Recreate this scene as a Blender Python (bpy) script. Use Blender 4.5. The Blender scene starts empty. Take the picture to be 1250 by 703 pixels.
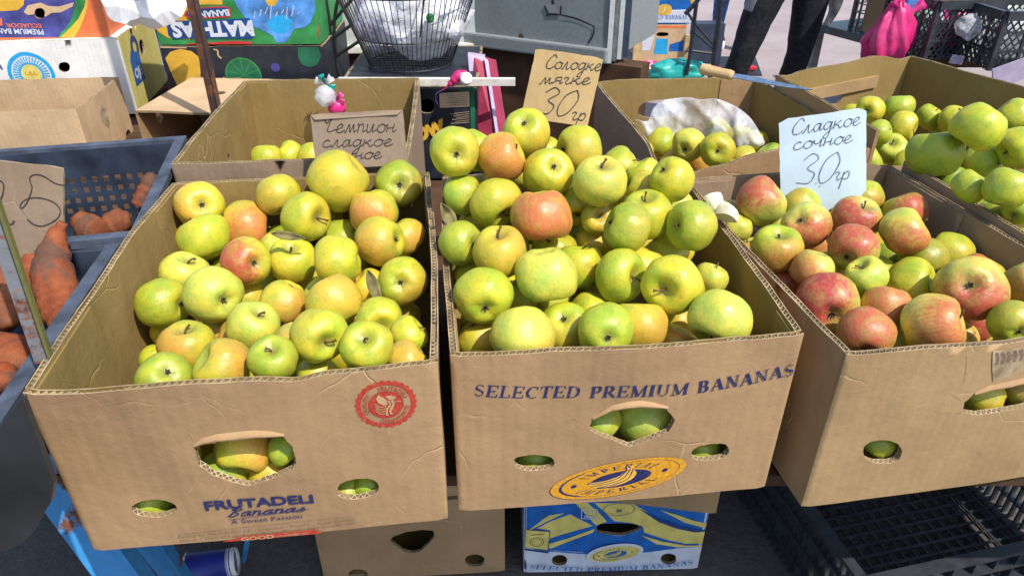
import bpy, bmesh, math, random
import numpy as np
from mathutils import Vector, Matrix, noise
from mathutils.geometry import delaunay_2d_cdt

# ---------------------------------------------------------------- camera, sky, sun
SC = bpy.context.scene
COL = SC.collection
GZ = 1.39                                   # eye height over the ground
PITCH = math.radians(31.5)
FPX = 881.0                                 # focal length for a 1250 px wide frame
CAM = Vector((0, 0, GZ))
FW = Vector((0, math.cos(PITCH), -math.sin(PITCH)))
UP = Vector((0, math.sin(PITCH), math.cos(PITCH)))
RI = Vector((1, 0, 0))
cd = bpy.data.cameras.new('camera')
cd.sensor_width = 36
cd.lens = 36 * FPX / 1250
cd.clip_start = 0.05
cd.clip_end = 500
co = bpy.data.objects.new('camera', cd)
COL.objects.link(co)
co.location = CAM
co.rotation_euler = (math.radians(90) - PITCH, 0, 0)
SC.camera = co

SUN = Vector((0.50, -0.50, 1.0)).normalized()      # towards the sun
w = bpy.data.worlds.new('World')
SC.world = w
w.use_nodes = True
nt = w.node_tree
sky = nt.nodes.new('ShaderNodeTexSky')
sky.sky_type = 'NISHITA'
sky.sun_disc = False
sky.sun_elevation = math.asin(SUN.z)
sky.sun_rotation = math.atan2(SUN.x, SUN.y)
sky.altitude = 100
sky.dust_density = 1.5
nt.links.new(sky.outputs[0], nt.nodes['Background'].inputs[0])
nt.nodes['Background'].inputs[1].default_value = 0.15
ld = bpy.data.lights.new('sun', 'SUN')
ld.energy = 3.6
ld.angle = math.radians(0.6)
ld.color = (1.0, 0.94, 0.85)
lo = bpy.data.objects.new('sun', ld)
COL.objects.link(lo)
lo.rotation_euler = SUN.to_track_quat('Z', 'Y').to_euler()
lo.location = (2, -2, 5)
SC.view_settings.view_transform = 'Standard'
SC.view_settings.look = 'None'
SC.view_settings.gamma = 1
SC.view_settings.exposure = 0.58
SC.cycles.max_bounces = 8

# ---------------------------------------------------------------- helpers
R = math.radians
rnd = random.Random(7)


def ray(px, py):
    return FW + RI * ((px - 625) / FPX) - UP * ((py - 351.5) / FPX)


def aty(px, py, y):
    d = ray(px, py)
    return CAM + d * (y / d.y)


def atz(px, py, z):
    d = ray(px, py)
    return CAM + d * ((z - GZ) / d.z)


def mk(name, vs, fs, mats, parent=None, smooth=False, midx=None, uv=None):
    me = bpy.data.meshes.new(name)
    me.from_pydata([tuple(v) for v in vs], [], fs)
    if not isinstance(mats, (list, tuple)):
        mats = [mats]
    for m in mats:
        me.materials.append(m)
    if midx is not None:
        me.polygons.foreach_set('material_index', midx)
    if smooth:
        me.polygons.foreach_set('use_smooth', [True] * len(me.polygons))
    if uv is not None:
        l = me.uv_layers.new(name='UVMap')
        l.data.foreach_set('uv', [c for f in uv for p in f for c in p])
    me.update()
    return lk(name, me, parent)


def lk(name, me, parent=None):
    o = bpy.data.objects.new(name, me)
    COL.objects.link(o)
    if parent is not None:
        o.parent = parent
    return o


def tag(o, label=None, cat=None, group=None, kind=None):
    if label:
        o['label'] = label
    if cat:
        o['category'] = cat
    if group:
        o['group'] = group
    if kind:
        o['kind'] = kind
    return o


def empty(name, loc, label, cat, group=None, rz=0.0):
    o = lk(name, None)
    o.empty_display_size = 0.05
    o.location = loc
    o.rotation_euler = (0, 0, rz)
    return tag(o, label, cat, group)


class MB:
    """collects vertices and faces of one mesh"""
    def __init__(s):
        s.v, s.f, s.m = [], [], []

    def add(s, vs, fs, mi=0):
        b = len(s.v)
        s.v += [Vector(v) for v in vs]
        s.f += [tuple(i + b for i in f) for f in fs]
        s.m += [mi] * len(fs)

    def box(s, c, size, rot=None, mi=0, bev=0.0):
        x, y, z = [k / 2 for k in size]
        c = Vector(c)
        if bev <= 0:
            vs = [Vector((a * x, b * y, d * z)) for d in (-1, 1) for b in (-1, 1) for a in (-1, 1)]
            fs = [(0, 2, 3, 1), (4, 5, 7, 6), (0, 1, 5, 4), (2, 6, 7, 3), (0, 4, 6, 2), (1, 3, 7, 5)]
        else:
            bm = bmesh.new()
            bmesh.ops.create_cube(bm, size=1)
            for v in bm.verts:
                v.co = Vector((v.co.x * 2 * x, v.co.y * 2 * y, v.co.z * 2 * z))
            bmesh.ops.bevel(bm, geom=bm.edges[:], offset=bev, segments=2, affect='EDGES', profile=0.6)
            bm.verts.index_update()
            vs = [v.co.copy() for v in bm.verts]
            fs = [tuple(v.index for v in f.verts) for f in bm.faces]
            bm.free()
        if rot is not None:
            vs = [rot @ v for v in vs]
        s.add([v + c for v in vs], fs, mi)

    def bar(s, a, b, wd, th, up=(0, 0, 1), mi=0):
        a, b = Vector(a), Vector(b)
        d = (b - a)
        L = d.length
        d.normalize()
        u = Vector(up)
        side = d.cross(u)
        if side.length < 1e-4:
            side = d.cross(Vector((1, 0, 0)))
        side.normalize()
        u = side.cross(d).normalized()
        rot = Matrix((d, side, u)).transposed()
        s.box((a + b) / 2, (L, wd, th), rot, mi)

    def tube(s, pts, r, n=6, cap=True, mi=0):
        pts = [Vector(p) for p in pts]
        rs = r if isinstance(r, (list, tuple)) else [r] * len(pts)
        vs, fs = [], []
        side = None
        for i, p in enumerate(pts):
            d = (pts[min(i + 1, len(pts) - 1)] - pts[max(i - 1, 0)]).normalized()
            if side is None:
                side = d.orthogonal().normalized()
            side = (side - d * side.dot(d)).normalized()
            u = d.cross(side)
            for k in range(n):
                a = 2 * math.pi * k / n
                vs.append(p + (side * math.cos(a) + u * math.sin(a)) * rs[i])
        for i in range(len(pts) - 1):
            for k in range(n):
                fs.append((i * n + k, i * n + (k + 1) % n, (i + 1) * n + (k + 1) % n, (i + 1) * n + k))
        if cap:
            fs.append(tuple(range(n))[::-1])
            fs.append(tuple((len(pts) - 1) * n + k for k in range(n)))
        s.add(vs, fs, mi)

    def build(s, name, mats, parent=None, smooth=False):
        return mk(name, s.v, s.f, mats, parent, smooth, s.m)


def crom(pts, n=6, closed=False):
    """Catmull-Rom through 2-D or 3-D points"""
    P = [Vector(p) for p in pts]
    out = []
    N = len(P)
    rng = range(N) if closed else range(N - 1)
    for i in rng:
        p0 = P[(i - 1) % N] if closed or i > 0 else P[0]
        p1, p2 = P[i], P[(i + 1) % N]
        p3 = P[(i + 2) % N] if closed or i + 2 < N else P[-1]
        for k in range(n):
            t = k / n
            out.append(0.5 * ((2 * p1) + (p2 - p0) * t + (2 * p0 - 5 * p1 + 4 * p2 - p3) * t * t + (3 * p1 - p0 - 3 * p2 + p3) * t ** 3))
    if not closed:
        out.append(P[-1])
    return out


def inside(p, poly):
    x, y = p
    c = False
    j = len(poly) - 1
    for i in range(len(poly)):
        xi, yi = poly[i]
        xj, yj = poly[j]
        if (yi > y) != (yj > y) and x < (xj - xi) * (y - yi) / (yj - yi) + xi:
            c = not c
        j = i
    return c


# ---------------------------------------------------------------- materials
class NT:
    def __init__(s, name):
        s.m = bpy.data.materials.new(name)
        s.m.use_nodes = True
        s.t = s.m.node_tree
        s.b = s.t.nodes['Principled BSDF']

    def n(s, typ, **kw):
        o = s.t.nodes.new('ShaderNode' + typ)
        for k, v in kw.items():
            if k in o.inputs.keys() if isinstance(k, str) else False:
                o.inputs[k].default_value = v
            else:
                setattr(o, k, v)
        return o

    def l(s, a, b):
        s.t.links.new(a, b)

    def set(s, **kw):
        for k, v in kw.items():
            k = k.replace('_', ' ')
            s.b.inputs[k].default_value = v

    def coord(s, scale=(1, 1, 1), out='Object'):
        c = s.n('TexCoord')
        mp = s.n('Mapping')
        mp.inputs['Scale'].default_value = scale
        s.l(c.outputs[out], mp.inputs['Vector'])
        return mp.outputs[0]

    def noise(s, vec, scale, detail=4, rough=0.55):
        o = s.n('TexNoise')
        o.inputs['Scale'].default_value = scale
        o.inputs['Detail'].default_value = detail
        o.inputs['Roughness'].default_value = rough
        s.l(vec, o.inputs['Vector'])
        return o.outputs['Fac']

    def ramp(s, fac, *stops):
        r = s.n('ValToRGB')
        e = r.color_ramp.elements
        while len(e) < len(stops):
            e.new(0.5)
        for k, (p, c) in enumerate(stops):
            e[k].position = p
            e[k].color = (*c, 1) if len(c) == 3 else c
        s.l(fac, r.inputs[0])
        return r.outputs[0]

    def rng(s, fac, a, b, c=0.0, d=1.0):
        r = s.n('MapRange')
        r.inputs[1].default_value, r.inputs[2].default_value = a, b
        r.inputs[3].default_value, r.inputs[4].default_value = c, d
        s.l(fac, r.inputs[0])
        return r.outputs[0]

    def mix(s, fac, a, b, mode='MIX'):
        m = s.n('MixRGB', blend_type=mode)
        for k, x in ((0, fac), (1, a), (2, b)):
            if hasattr(x, 'is_linked'):
                s.l(x, m.inputs[k])
            elif k == 0:
                m.inputs[0].default_value = x
            else:
                m.inputs[k].default_value = (*x, 1)
        return m.outputs[0]

    def math(s, op, a, b=0.0, c=0.0):
        m = s.n('Math', operation=op)
        for k, x in enumerate((a, b, c)):
            if hasattr(x, 'is_linked'):
                s.l(x, m.inputs[k])
            else:
                m.inputs[k].default_value = x
        return m.outputs[0]

    def col(s, x):
        if hasattr(x, 'is_linked'):
            s.l(x, s.b.inputs['Base Color'])
        else:
            s.b.inputs['Base Color'].default_value = (*x, 1)

    def bump(s, h, strength=0.3, dist=0.001):
        b = s.n('Bump')
        b.inputs['Strength'].default_value = strength
        b.inputs['Distance'].default_value = dist
        s.l(h, b.inputs['Height'])
        s.l(b.outputs[0], s.b.inputs['Normal'])


def plain(name, c, rough=0.6, var=0.25, scale=30, metal=0.0, spec=0.5, bump=0.0, bscale=120):
    k = NT(name)
    v = k.coord()
    f = k.noise(v, scale, 5)
    k.col(k.ramp(f, (0.3, tuple(x * (1 - var) for x in c)), (0.7, tuple(min(1, x * (1 + var)) for x in c))))
    k.set(Roughness=rough, Metallic=metal, Specular_IOR_Level=spec)
    if bump > 0:
        k.bump(k.noise(v, bscale, 4), bump, 0.002)
    return k.m


def cardboard(name, base, stain_shade=(0.2, 0.12, 0.05), stain_shade_amt=0.35, wrinkle=0.5, scale=1.0):
    k = NT(name)
    oi = k.n('ObjectInfo')
    ad = k.n('VectorMath', operation='MULTIPLY_ADD')
    v0 = k.coord()
    cmb = k.n('CombineXYZ')
    for i in range(3):
        k.l(oi.outputs['Random'], cmb.inputs[i])
    k.l(cmb.outputs[0], ad.inputs[0])
    ad.inputs[1].default_value = (13, 7, 5)
    k.l(v0, ad.inputs[2])
    v = ad.outputs[0]
    big = k.noise(v, 7 * scale, 5, 0.6)
    c = k.ramp(big, (0.3, tuple(x * 0.84 for x in base)), (0.52, base), (0.75, tuple(min(1, x * 1.12) for x in base)))
    fib = k.noise(v, 420, 3, 0.7)
    c = k.mix(k.rng(fib, 0.3, 0.7, 0.0, 0.22), c, tuple(x * 0.62 for x in base))
    st = k.noise(v, 3.1, 6, 0.62)
    c = k.mix(k.rng(st, 0.48, 0.72, 0, stain_shade_amt), c, stain_shade)  # board stains, deepened to carry soft streaky shade as well
    st2 = k.noise(v, 16, 6, 0.7)
    c = k.mix(k.rng(st2, 0.56, 0.74, 0, 0.45), c, tuple(x * 0.7 for x in base))
    # pale worn creases
    vo = k.n('TexVoronoi', feature='DISTANCE_TO_EDGE')
    vo.inputs['Scale'].default_value = 8
    nz = k.n('TexNoise')
    nz.inputs['Scale'].default_value = 5
    nz.inputs['Detail'].default_value = 4
    k.l(v, nz.inputs['Vector'])
    vm = k.n('VectorMath', operation='MULTIPLY_ADD')
    k.l(nz.outputs['Color'], vm.inputs[0])
    vm.inputs[1].default_value = (0.13, 0.13, 0.13)
    k.l(v, vm.inputs[2])
    k.l(vm.outputs[0], vo.inputs['Vector'])
    line = k.rng(vo.outputs['Distance'], 0.0, 0.012, 1, 0)
    keep = k.rng(k.noise(v, 6, 3), 0.52, 0.66)
    cr = k.math('MULTIPLY', line, keep)
    c = k.mix(k.math('MULTIPLY', cr, wrinkle), c, tuple(min(1, x * 1.5 + 0.06) for x in base))
    k.col(c)
    k.set(Roughness=0.82, Specular_IOR_Level=0.25)
    flute = k.n('TexWave', bands_direction='X')
    flute.inputs['Scale'].default_value = 22
    flute.inputs['Distortion'].default_value = 0.6
    k.l(v, flute.inputs['Vector'])
    dg_ = k.n('Mapping')
    dg_.inputs['Rotation'].default_value = (0.5, 0.6, 0.5)
    dg_.inputs['Scale'].default_value = (14, 14, 4)
    k.l(v, dg_.inputs['Vector'])
    h = k.math('ADD', k.math('MULTIPLY', k.noise(v, 24, 6, 0.6), 0.8), k.math('MULTIPLY', k.noise(dg_.outputs[0], 1.0, 2, 0.4), 2.6))
    h = k.math('ADD', h, k.math('MULTIPLY', cr, -0.4))
    h = k.math('ADD', h, k.math('MULTIPLY', fib, 0.08))
    h = k.math('ADD', h, k.math('MULTIPLY', flute.outputs['Fac'], 0.07))
    k.bump(h, 0.6, 0.0045)
    return k.m


def edge_mat(name, pale=(0.50, 0.41, 0.27), dark=(0.13, 0.085, 0.045)):
    """cut edge of corrugated board: the fluting shows as a fine wave"""
    k = NT(name)
    u = k.n('UVMap')
    sp = k.n('SeparateXYZ')
    k.l(u.outputs[0], sp.inputs[0])
    ph = k.math('MULTIPLY', sp.outputs[0], 2 * math.pi / 0.0072)
    wv = k.math('MULTIPLY', k.math('SINE', ph), 0.34)
    d = k.math('ABSOLUTE', k.math('SUBTRACT', k.math('SUBTRACT', sp.outputs[1], 0.5), wv))
    fl = k.rng(d, 0.08, 0.2, 1, 0)
    lin = k.rng(k.math('ABSOLUTE', k.math('SUBTRACT', sp.outputs[1], 0.5)), 0.36, 0.42, 0, 1)
    f = k.math('MAXIMUM', fl, lin)
    c = k.mix(f, dark, pale)
    nz = k.noise(k.coord(), 55, 5)
    c = k.mix(k.rng(nz, 0.40, 0.62, 0, 0.85), c, (0.27, 0.19, 0.10))
    k.col(c)
    k.set(Roughness=0.9, Specular_IOR_Level=0.1)
    return k.m


M = {}
M['card'] = cardboard('brown_cardboard', (0.370, 0.232, 0.122), (0.19, 0.122, 0.062), 0.55)
M['card_b'] = cardboard('tan_cardboard', (0.37, 0.245, 0.122), (0.20, 0.13, 0.055), 0.55)
M['card_in'] = cardboard('cardboard_inside', (0.27, 0.185, 0.066), (0.16, 0.12, 0.022), 0.5)  # darker and olive: inner shade and bounce off the apples put into colour
M['card_grey'] = cardboard('shade_grey_cardboard', (0.30, 0.21, 0.14))  # greyed tone puts wall shade into the board colour
M['card_pale'] = cardboard('pale_cardboard', (0.56, 0.39, 0.23), stain_shade_amt=0.15)
M['card_sign'] = cardboard('sign_cardboard', (0.43, 0.30, 0.14), stain_shade_amt=0.45, wrinkle=0.3)
M['card_sign_grey'] = cardboard('grey_sign_cardboard', (0.27, 0.205, 0.15), stain_shade_amt=0.45, wrinkle=0.3)
M['edge'] = edge_mat('corrugated_edge')
M['card_crease'] = plain('worn_crease', (0.42, 0.265, 0.14), 0.9, 0.3, 90, spec=0.1)
M['paper_edge'] = plain('torn_paper_edge', (0.37, 0.285, 0.17), 0.9, 0.5, 34, spec=0.1)
M['white_card'] = cardboard('white_cardboard', (0.80, 0.79, 0.76), (0.6, 0.56, 0.5), 0.25, 0.1)
M['yellow_card'] = cardboard('yellow_cardboard', (0.66, 0.56, 0.17), (0.4, 0.35, 0.12), 0.25, 0.1)
M['paper'] = plain('white_paper', (0.43, 0.53, 0.61), 0.75, 0.10, 12, spec=0.2, bump=0.5, bscale=16)  # blue-grey puts shade and backlight into the white sheet
M['paper_w'] = plain('bright_paper', (0.70, 0.70, 0.72), 0.75, 0.06, 9, spec=0.2)


def ink(name, c, card, wear=0.61):
    """flexo print: blotchy, rubbed through to the board in places"""
    k = NT(name)
    v = k.coord()
    a = k.noise(v, 60, 6, 0.7)
    b = k.noise(v, 260, 3, 0.7)
    cc = k.ramp(b, (0.3, tuple(x * 0.75 for x in c)), (0.7, tuple(min(1, x * 1.3) for x in c)))
    f = k.math('MULTIPLY', k.rng(a, wear, wear + 0.12), k.rng(b, 0.35, 0.6, 0.35, 1))
    k.col(k.mix(f, cc, card))
    k.set(Roughness=0.8, Specular_IOR_Level=0.15)
    return k.m


CARD_ = (0.36, 0.22, 0.11)
M['ink_blue'] = ink('navy_print', (0.026, 0.030, 0.105), CARD_)
M['ink_navy'] = plain('navy_ink', (0.022, 0.026, 0.095), 0.7, 0.3, 120, spec=0.2)
M['ink_red'] = ink('red_print', (0.40, 0.045, 0.030), CARD_, 0.57)
M['ink_orange'] = ink('orange_print', (0.56, 0.27, 0.022), CARD_, 0.62)
M['ink_orange_b'] = plain('light_orange_print', (0.70, 0.40, 0.06), 0.7, 0.16, 60, spec=0.2)
M['ink_card'] = plain('unprinted_board', (0.45, 0.29, 0.15), 0.8, 0.15, 60, spec=0.2)
M['ink_grey'] = plain('grey_print', (0.19, 0.12, 0.09), 0.75, 0.4, 260, spec=0.2)
M['pen'] = plain('pen_ink', (0.028, 0.024, 0.028), 0.5, 0.3, 200, spec=0.3)
M['pen_b'] = plain('grey_pen_ink', (0.06, 0.065, 0.08), 0.5, 0.3, 200, spec=0.3)
M['p_blue'] = plain('blue_print', (0.008, 0.11, 0.40), 0.55, 0.3, 30, spec=0.35)
M['slate'] = plain('dark_slate_paint', (0.03, 0.045, 0.075), 0.5, 0.3, 20)
M['p_navy'] = plain('dark_blue_print', (0.010, 0.05, 0.19), 0.55, 0.3, 40, spec=0.35)
M['p_yellow'] = plain('yellow_print', (0.62, 0.52, 0.14), 0.55, 0.2, 30, spec=0.35)
M['p_white'] = plain('white_print', (0.54, 0.58, 0.66), 0.55, 0.12, 30, spec=0.35)
M['p_green'] = plain('green_print', (0.03, 0.22, 0.06), 0.5, 0.4, 14, spec=0.35)
M['p_dgreen'] = plain('dark_green_print', (0.015, 0.12, 0.06), 0.5, 0.4, 14, spec=0.35)
M['p_gold'] = plain('gold_print', (0.62, 0.36, 0.04), 0.5, 0.4, 9, spec=0.35)
M['p_red'] = plain('bright_red_print', (0.50, 0.03, 0.04), 0.5, 0.3, 30, spec=0.35)
M['p_sky'] = plain('sky_blue_print', (0.08, 0.25, 0.60), 0.5, 0.6, 16, spec=0.35)
M['p_cyan'] = plain('cyan_print', (0.02, 0.33, 0.66), 0.5, 0.2, 30, spec=0.35)
M['p_orange'] = plain('orange_red_print', (0.72, 0.17, 0.06), 0.5, 0.2, 20, spec=0.35)
M['p_dark'] = plain('black_print', (0.018, 0.021, 0.032), 0.5, 0.4, 30, spec=0.35)
M['p_purple'] = plain('purple_blue_print', (0.06, 0.06, 0.24), 0.5, 0.5, 22, spec=0.35)
M['blue_plastic'] = plain('dusty_blue_plastic', (0.026, 0.037, 0.060), 0.6, 0.6, 18, spec=0.35, bump=0.1)
M['blue_rim'] = plain('dusty_blue_rim', (0.060, 0.075, 0.105), 0.65, 0.5, 26, spec=0.3, bump=0.15)
M['black_plastic'] = plain('black_plastic', (0.030, 0.034, 0.040), 0.40, 0.4, 30, spec=0.5)
M['blue_paint'] = None
M['steel'] = plain('bare_steel', (0.20, 0.21, 0.22), 0.5, 0.4, 30, metal=0.6)
M['wire'] = plain('dark_wire', (0.05, 0.05, 0.055), 0.42, 0.4, 30, metal=0.7)
M['wood'] = plain('pale_wood', (0.50, 0.34, 0.17), 0.75, 0.3, 14, spec=0.2)
M['white_wood'] = plain('white_painted_wood', (0.60, 0.57, 0.50), 0.7, 0.2, 40, spec=0.3)
M['dark_wood'] = plain('dark_brown_board', (0.075, 0.040, 0.022), 0.75, 0.3, 14, spec=0.2)
M['maroon'] = plain('maroon_card', (0.27, 0.022, 0.055), 0.55, 0.25, 20)
M['lilac'] = plain('lilac_card', (0.36, 0.30, 0.42), 0.6, 0.2, 20)
M['pink'] = plain('pink_plastic', (0.62, 0.03, 0.20), 0.35, 0.3, 16, spec=0.6)
M['pink_b'] = plain('magenta_plastic', (0.55, 0.02, 0.15), 0.4, 0.3, 25, spec=0.6)
M['teal'] = plain('teal_plastic', (0.01, 0.33, 0.30), 0.35, 0.3, 14, spec=0.6)
M['jeans_black'] = plain('black_denim', (0.017, 0.018, 0.022), 0.85, 0.5, 60, spec=0.2, bump=0.5, bscale=18)
M['jeans_blue'] = plain('blue_denim', (0.05, 0.12, 0.30), 0.85, 0.5, 40, spec=0.2, bump=0.4, bscale=20)
M['skin'] = plain('skin', (0.52, 0.30, 0.21), 0.5, 0.1, 20)
M['shirt'] = plain('grey_cotton', (0.2, 0.2, 0.22), 0.85, 0.2, 30)
M['hair'] = plain('dark_hair', (0.03, 0.02, 0.015), 0.6, 0.4, 60)
M['shoe_red'] = plain('red_canvas', (0.50, 0.05, 0.05), 0.6, 0.2, 40)
M['shoe_black'] = plain('black_leather', (0.02, 0.02, 0.02), 0.4, 0.2, 40)
M['rubber_white'] = plain('white_rubber', (0.75, 0.73, 0.7), 0.6, 0.1, 40)
M['stem'] = plain('woody_stem', (0.11, 0.07, 0.025), 0.8, 0.5, 5, spec=0.2)
M['calyx'] = plain('dry_calyx', (0.05, 0.04, 0.022), 0.9, 0.5, 8, spec=0.1)
M['dry_leaf'] = plain('dry_leaf', (0.20, 0.17, 0.07), 0.8, 0.4, 60, spec=0.2)
M['cut_apple'] = plain('cut_apple_flesh', (0.78, 0.73, 0.52), 0.5, 0.12, 30)
M['cup_blue'] = plain('blue_cup_paper', (0.022, 0.035, 0.24), 0.4, 0.15, 40)
M['cup_white'] = plain('white_cup_paper', (0.75, 0.76, 0.74), 0.5, 0.06, 40)
M['label_tan'] = plain('tan_label', (0.52, 0.40, 0.25), 0.7, 0.15, 40)
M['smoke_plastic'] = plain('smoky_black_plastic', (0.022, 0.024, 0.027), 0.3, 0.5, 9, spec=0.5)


def rusty(name, paint, rust_at=0.55):
    k = NT(name)
    v = k.coord()
    a = k.noise(v, 14, 8, 0.68)
    b = k.noise(v, 70, 5)
    c = k.ramp(b, (0.3, tuple(x * 0.8 for x in paint)), (0.7, paint))
    rst = k.ramp(b, (0.3, (0.06, 0.022, 0.012)), (0.55, (0.17, 0.06, 0.025)), (0.75, (0.30, 0.13, 0.05)))
    f = k.rng(a, rust_at, rust_at + 0.05)
    k.col(k.mix(f, c, rst))
    k.l(k.rng(f, 0, 1, 0.42, 0.85), k.b.inputs['Roughness'])
    k.bump(a, 0.3, 0.003)
    return k.m


M['blue_paint'] = rusty('chipped_blue_paint', (0.045, 0.27, 0.60), 0.60)
M['rust'] = rusty('brown_rusted_steel', (0.075, 0.042, 0.035), 0.52)
M['rust_grey'] = rusty('rust_flaked_steel', (0.17, 0.18, 0.20), 0.46)
M['rust_green'] = rusty('olive_rust_paint', (0.13, 0.13, 0.045), 0.52)
M['grey_metal'] = rusty('pale_grey_paint', (0.235, 0.26, 0.265), 0.66)
M['pale_metal'] = rusty('pale_green_grey_paint', (0.47, 0.51, 0.49), 0.68)


def film(name, c, alpha, rough=0.25):
    k = NT(name)
    v = k.coord()
    a = k.noise(v, 9, 5, 0.6)
    k.col(c)
    k.set(Roughness=rough, Specular_IOR_Level=0.6)
    k.l(k.rng(a, 0.35, 0.65, alpha - 0.18, min(1, alpha + 0.18)), k.b.inputs['Alpha'])
    k.set(Subsurface_Weight=0.0)
    rg_ = k.math('ABSOLUTE', k.math('SUBTRACT', k.noise(v, 22, 3, 0.5), 0.5))
    k.bump(k.math('ADD', k.math('MULTIPLY', rg_, -1.6), k.noise(v, 9, 2, 0.4)), 0.35, 0.012)
    return k.m


M['bag'] = film('white_plastic_film', (0.80, 0.82, 0.86), 0.48, 0.14)
M['bag_clear'] = film('clear_plastic_film', (0.84, 0.83, 0.88), 0.78)
M['bag_lilac'] = film('lilac_plastic_film', (0.62, 0.55, 0.70), 0.6)
M['bag_teal'] = film('pale_teal_film', (0.35, 0.62, 0.60), 0.6)


def ground_mat():
    k = NT('worn_asphalt')
    v = k.coord()
    a = k.noise(v, 2.2, 7, 0.62)
    b = k.noise(v, 55, 6, 0.7)
    c = k.ramp(a, (0.3, (0.065, 0.058, 0.055)), (0.6, (0.13, 0.117, 0.108)), (0.8, (0.21, 0.19, 0.17)))
    c = k.mix(k.rng(b, 0.35, 0.75, 0, 0.5), c, (0.03, 0.028, 0.033))
    k.col(c)
    k.set(Roughness=0.85, Specular_IOR_Level=0.3)
    h = k.math('ADD', k.math('MULTIPLY', k.noise(v, 9, 7, 0.7), 1.0), k.math('MULTIPLY', b, 0.35))
    k.bump(h, 0.9, 0.02)
    return k.m


def pave_mat():
    k = NT('pinkish_concrete')
    v = k.coord()
    a = k.noise(v, 1.7, 7, 0.62)
    b = k.noise(v, 30, 6, 0.7)
    c = k.ramp(a, (0.3, (0.27, 0.225, 0.225)), (0.7, (0.38, 0.325, 0.32)))
    c = k.mix(k.rng(b, 0.5, 0.75, 0, 0.5), c, (0.26, 0.21, 0.21))
    k.col(c)
    k.set(Roughness=0.9, Specular_IOR_Level=0.2)
    k.bump(b, 0.5, 0.006)
    return k.m


M['ground'] = ground_mat()
M['pave'] = pave_mat()


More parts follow.
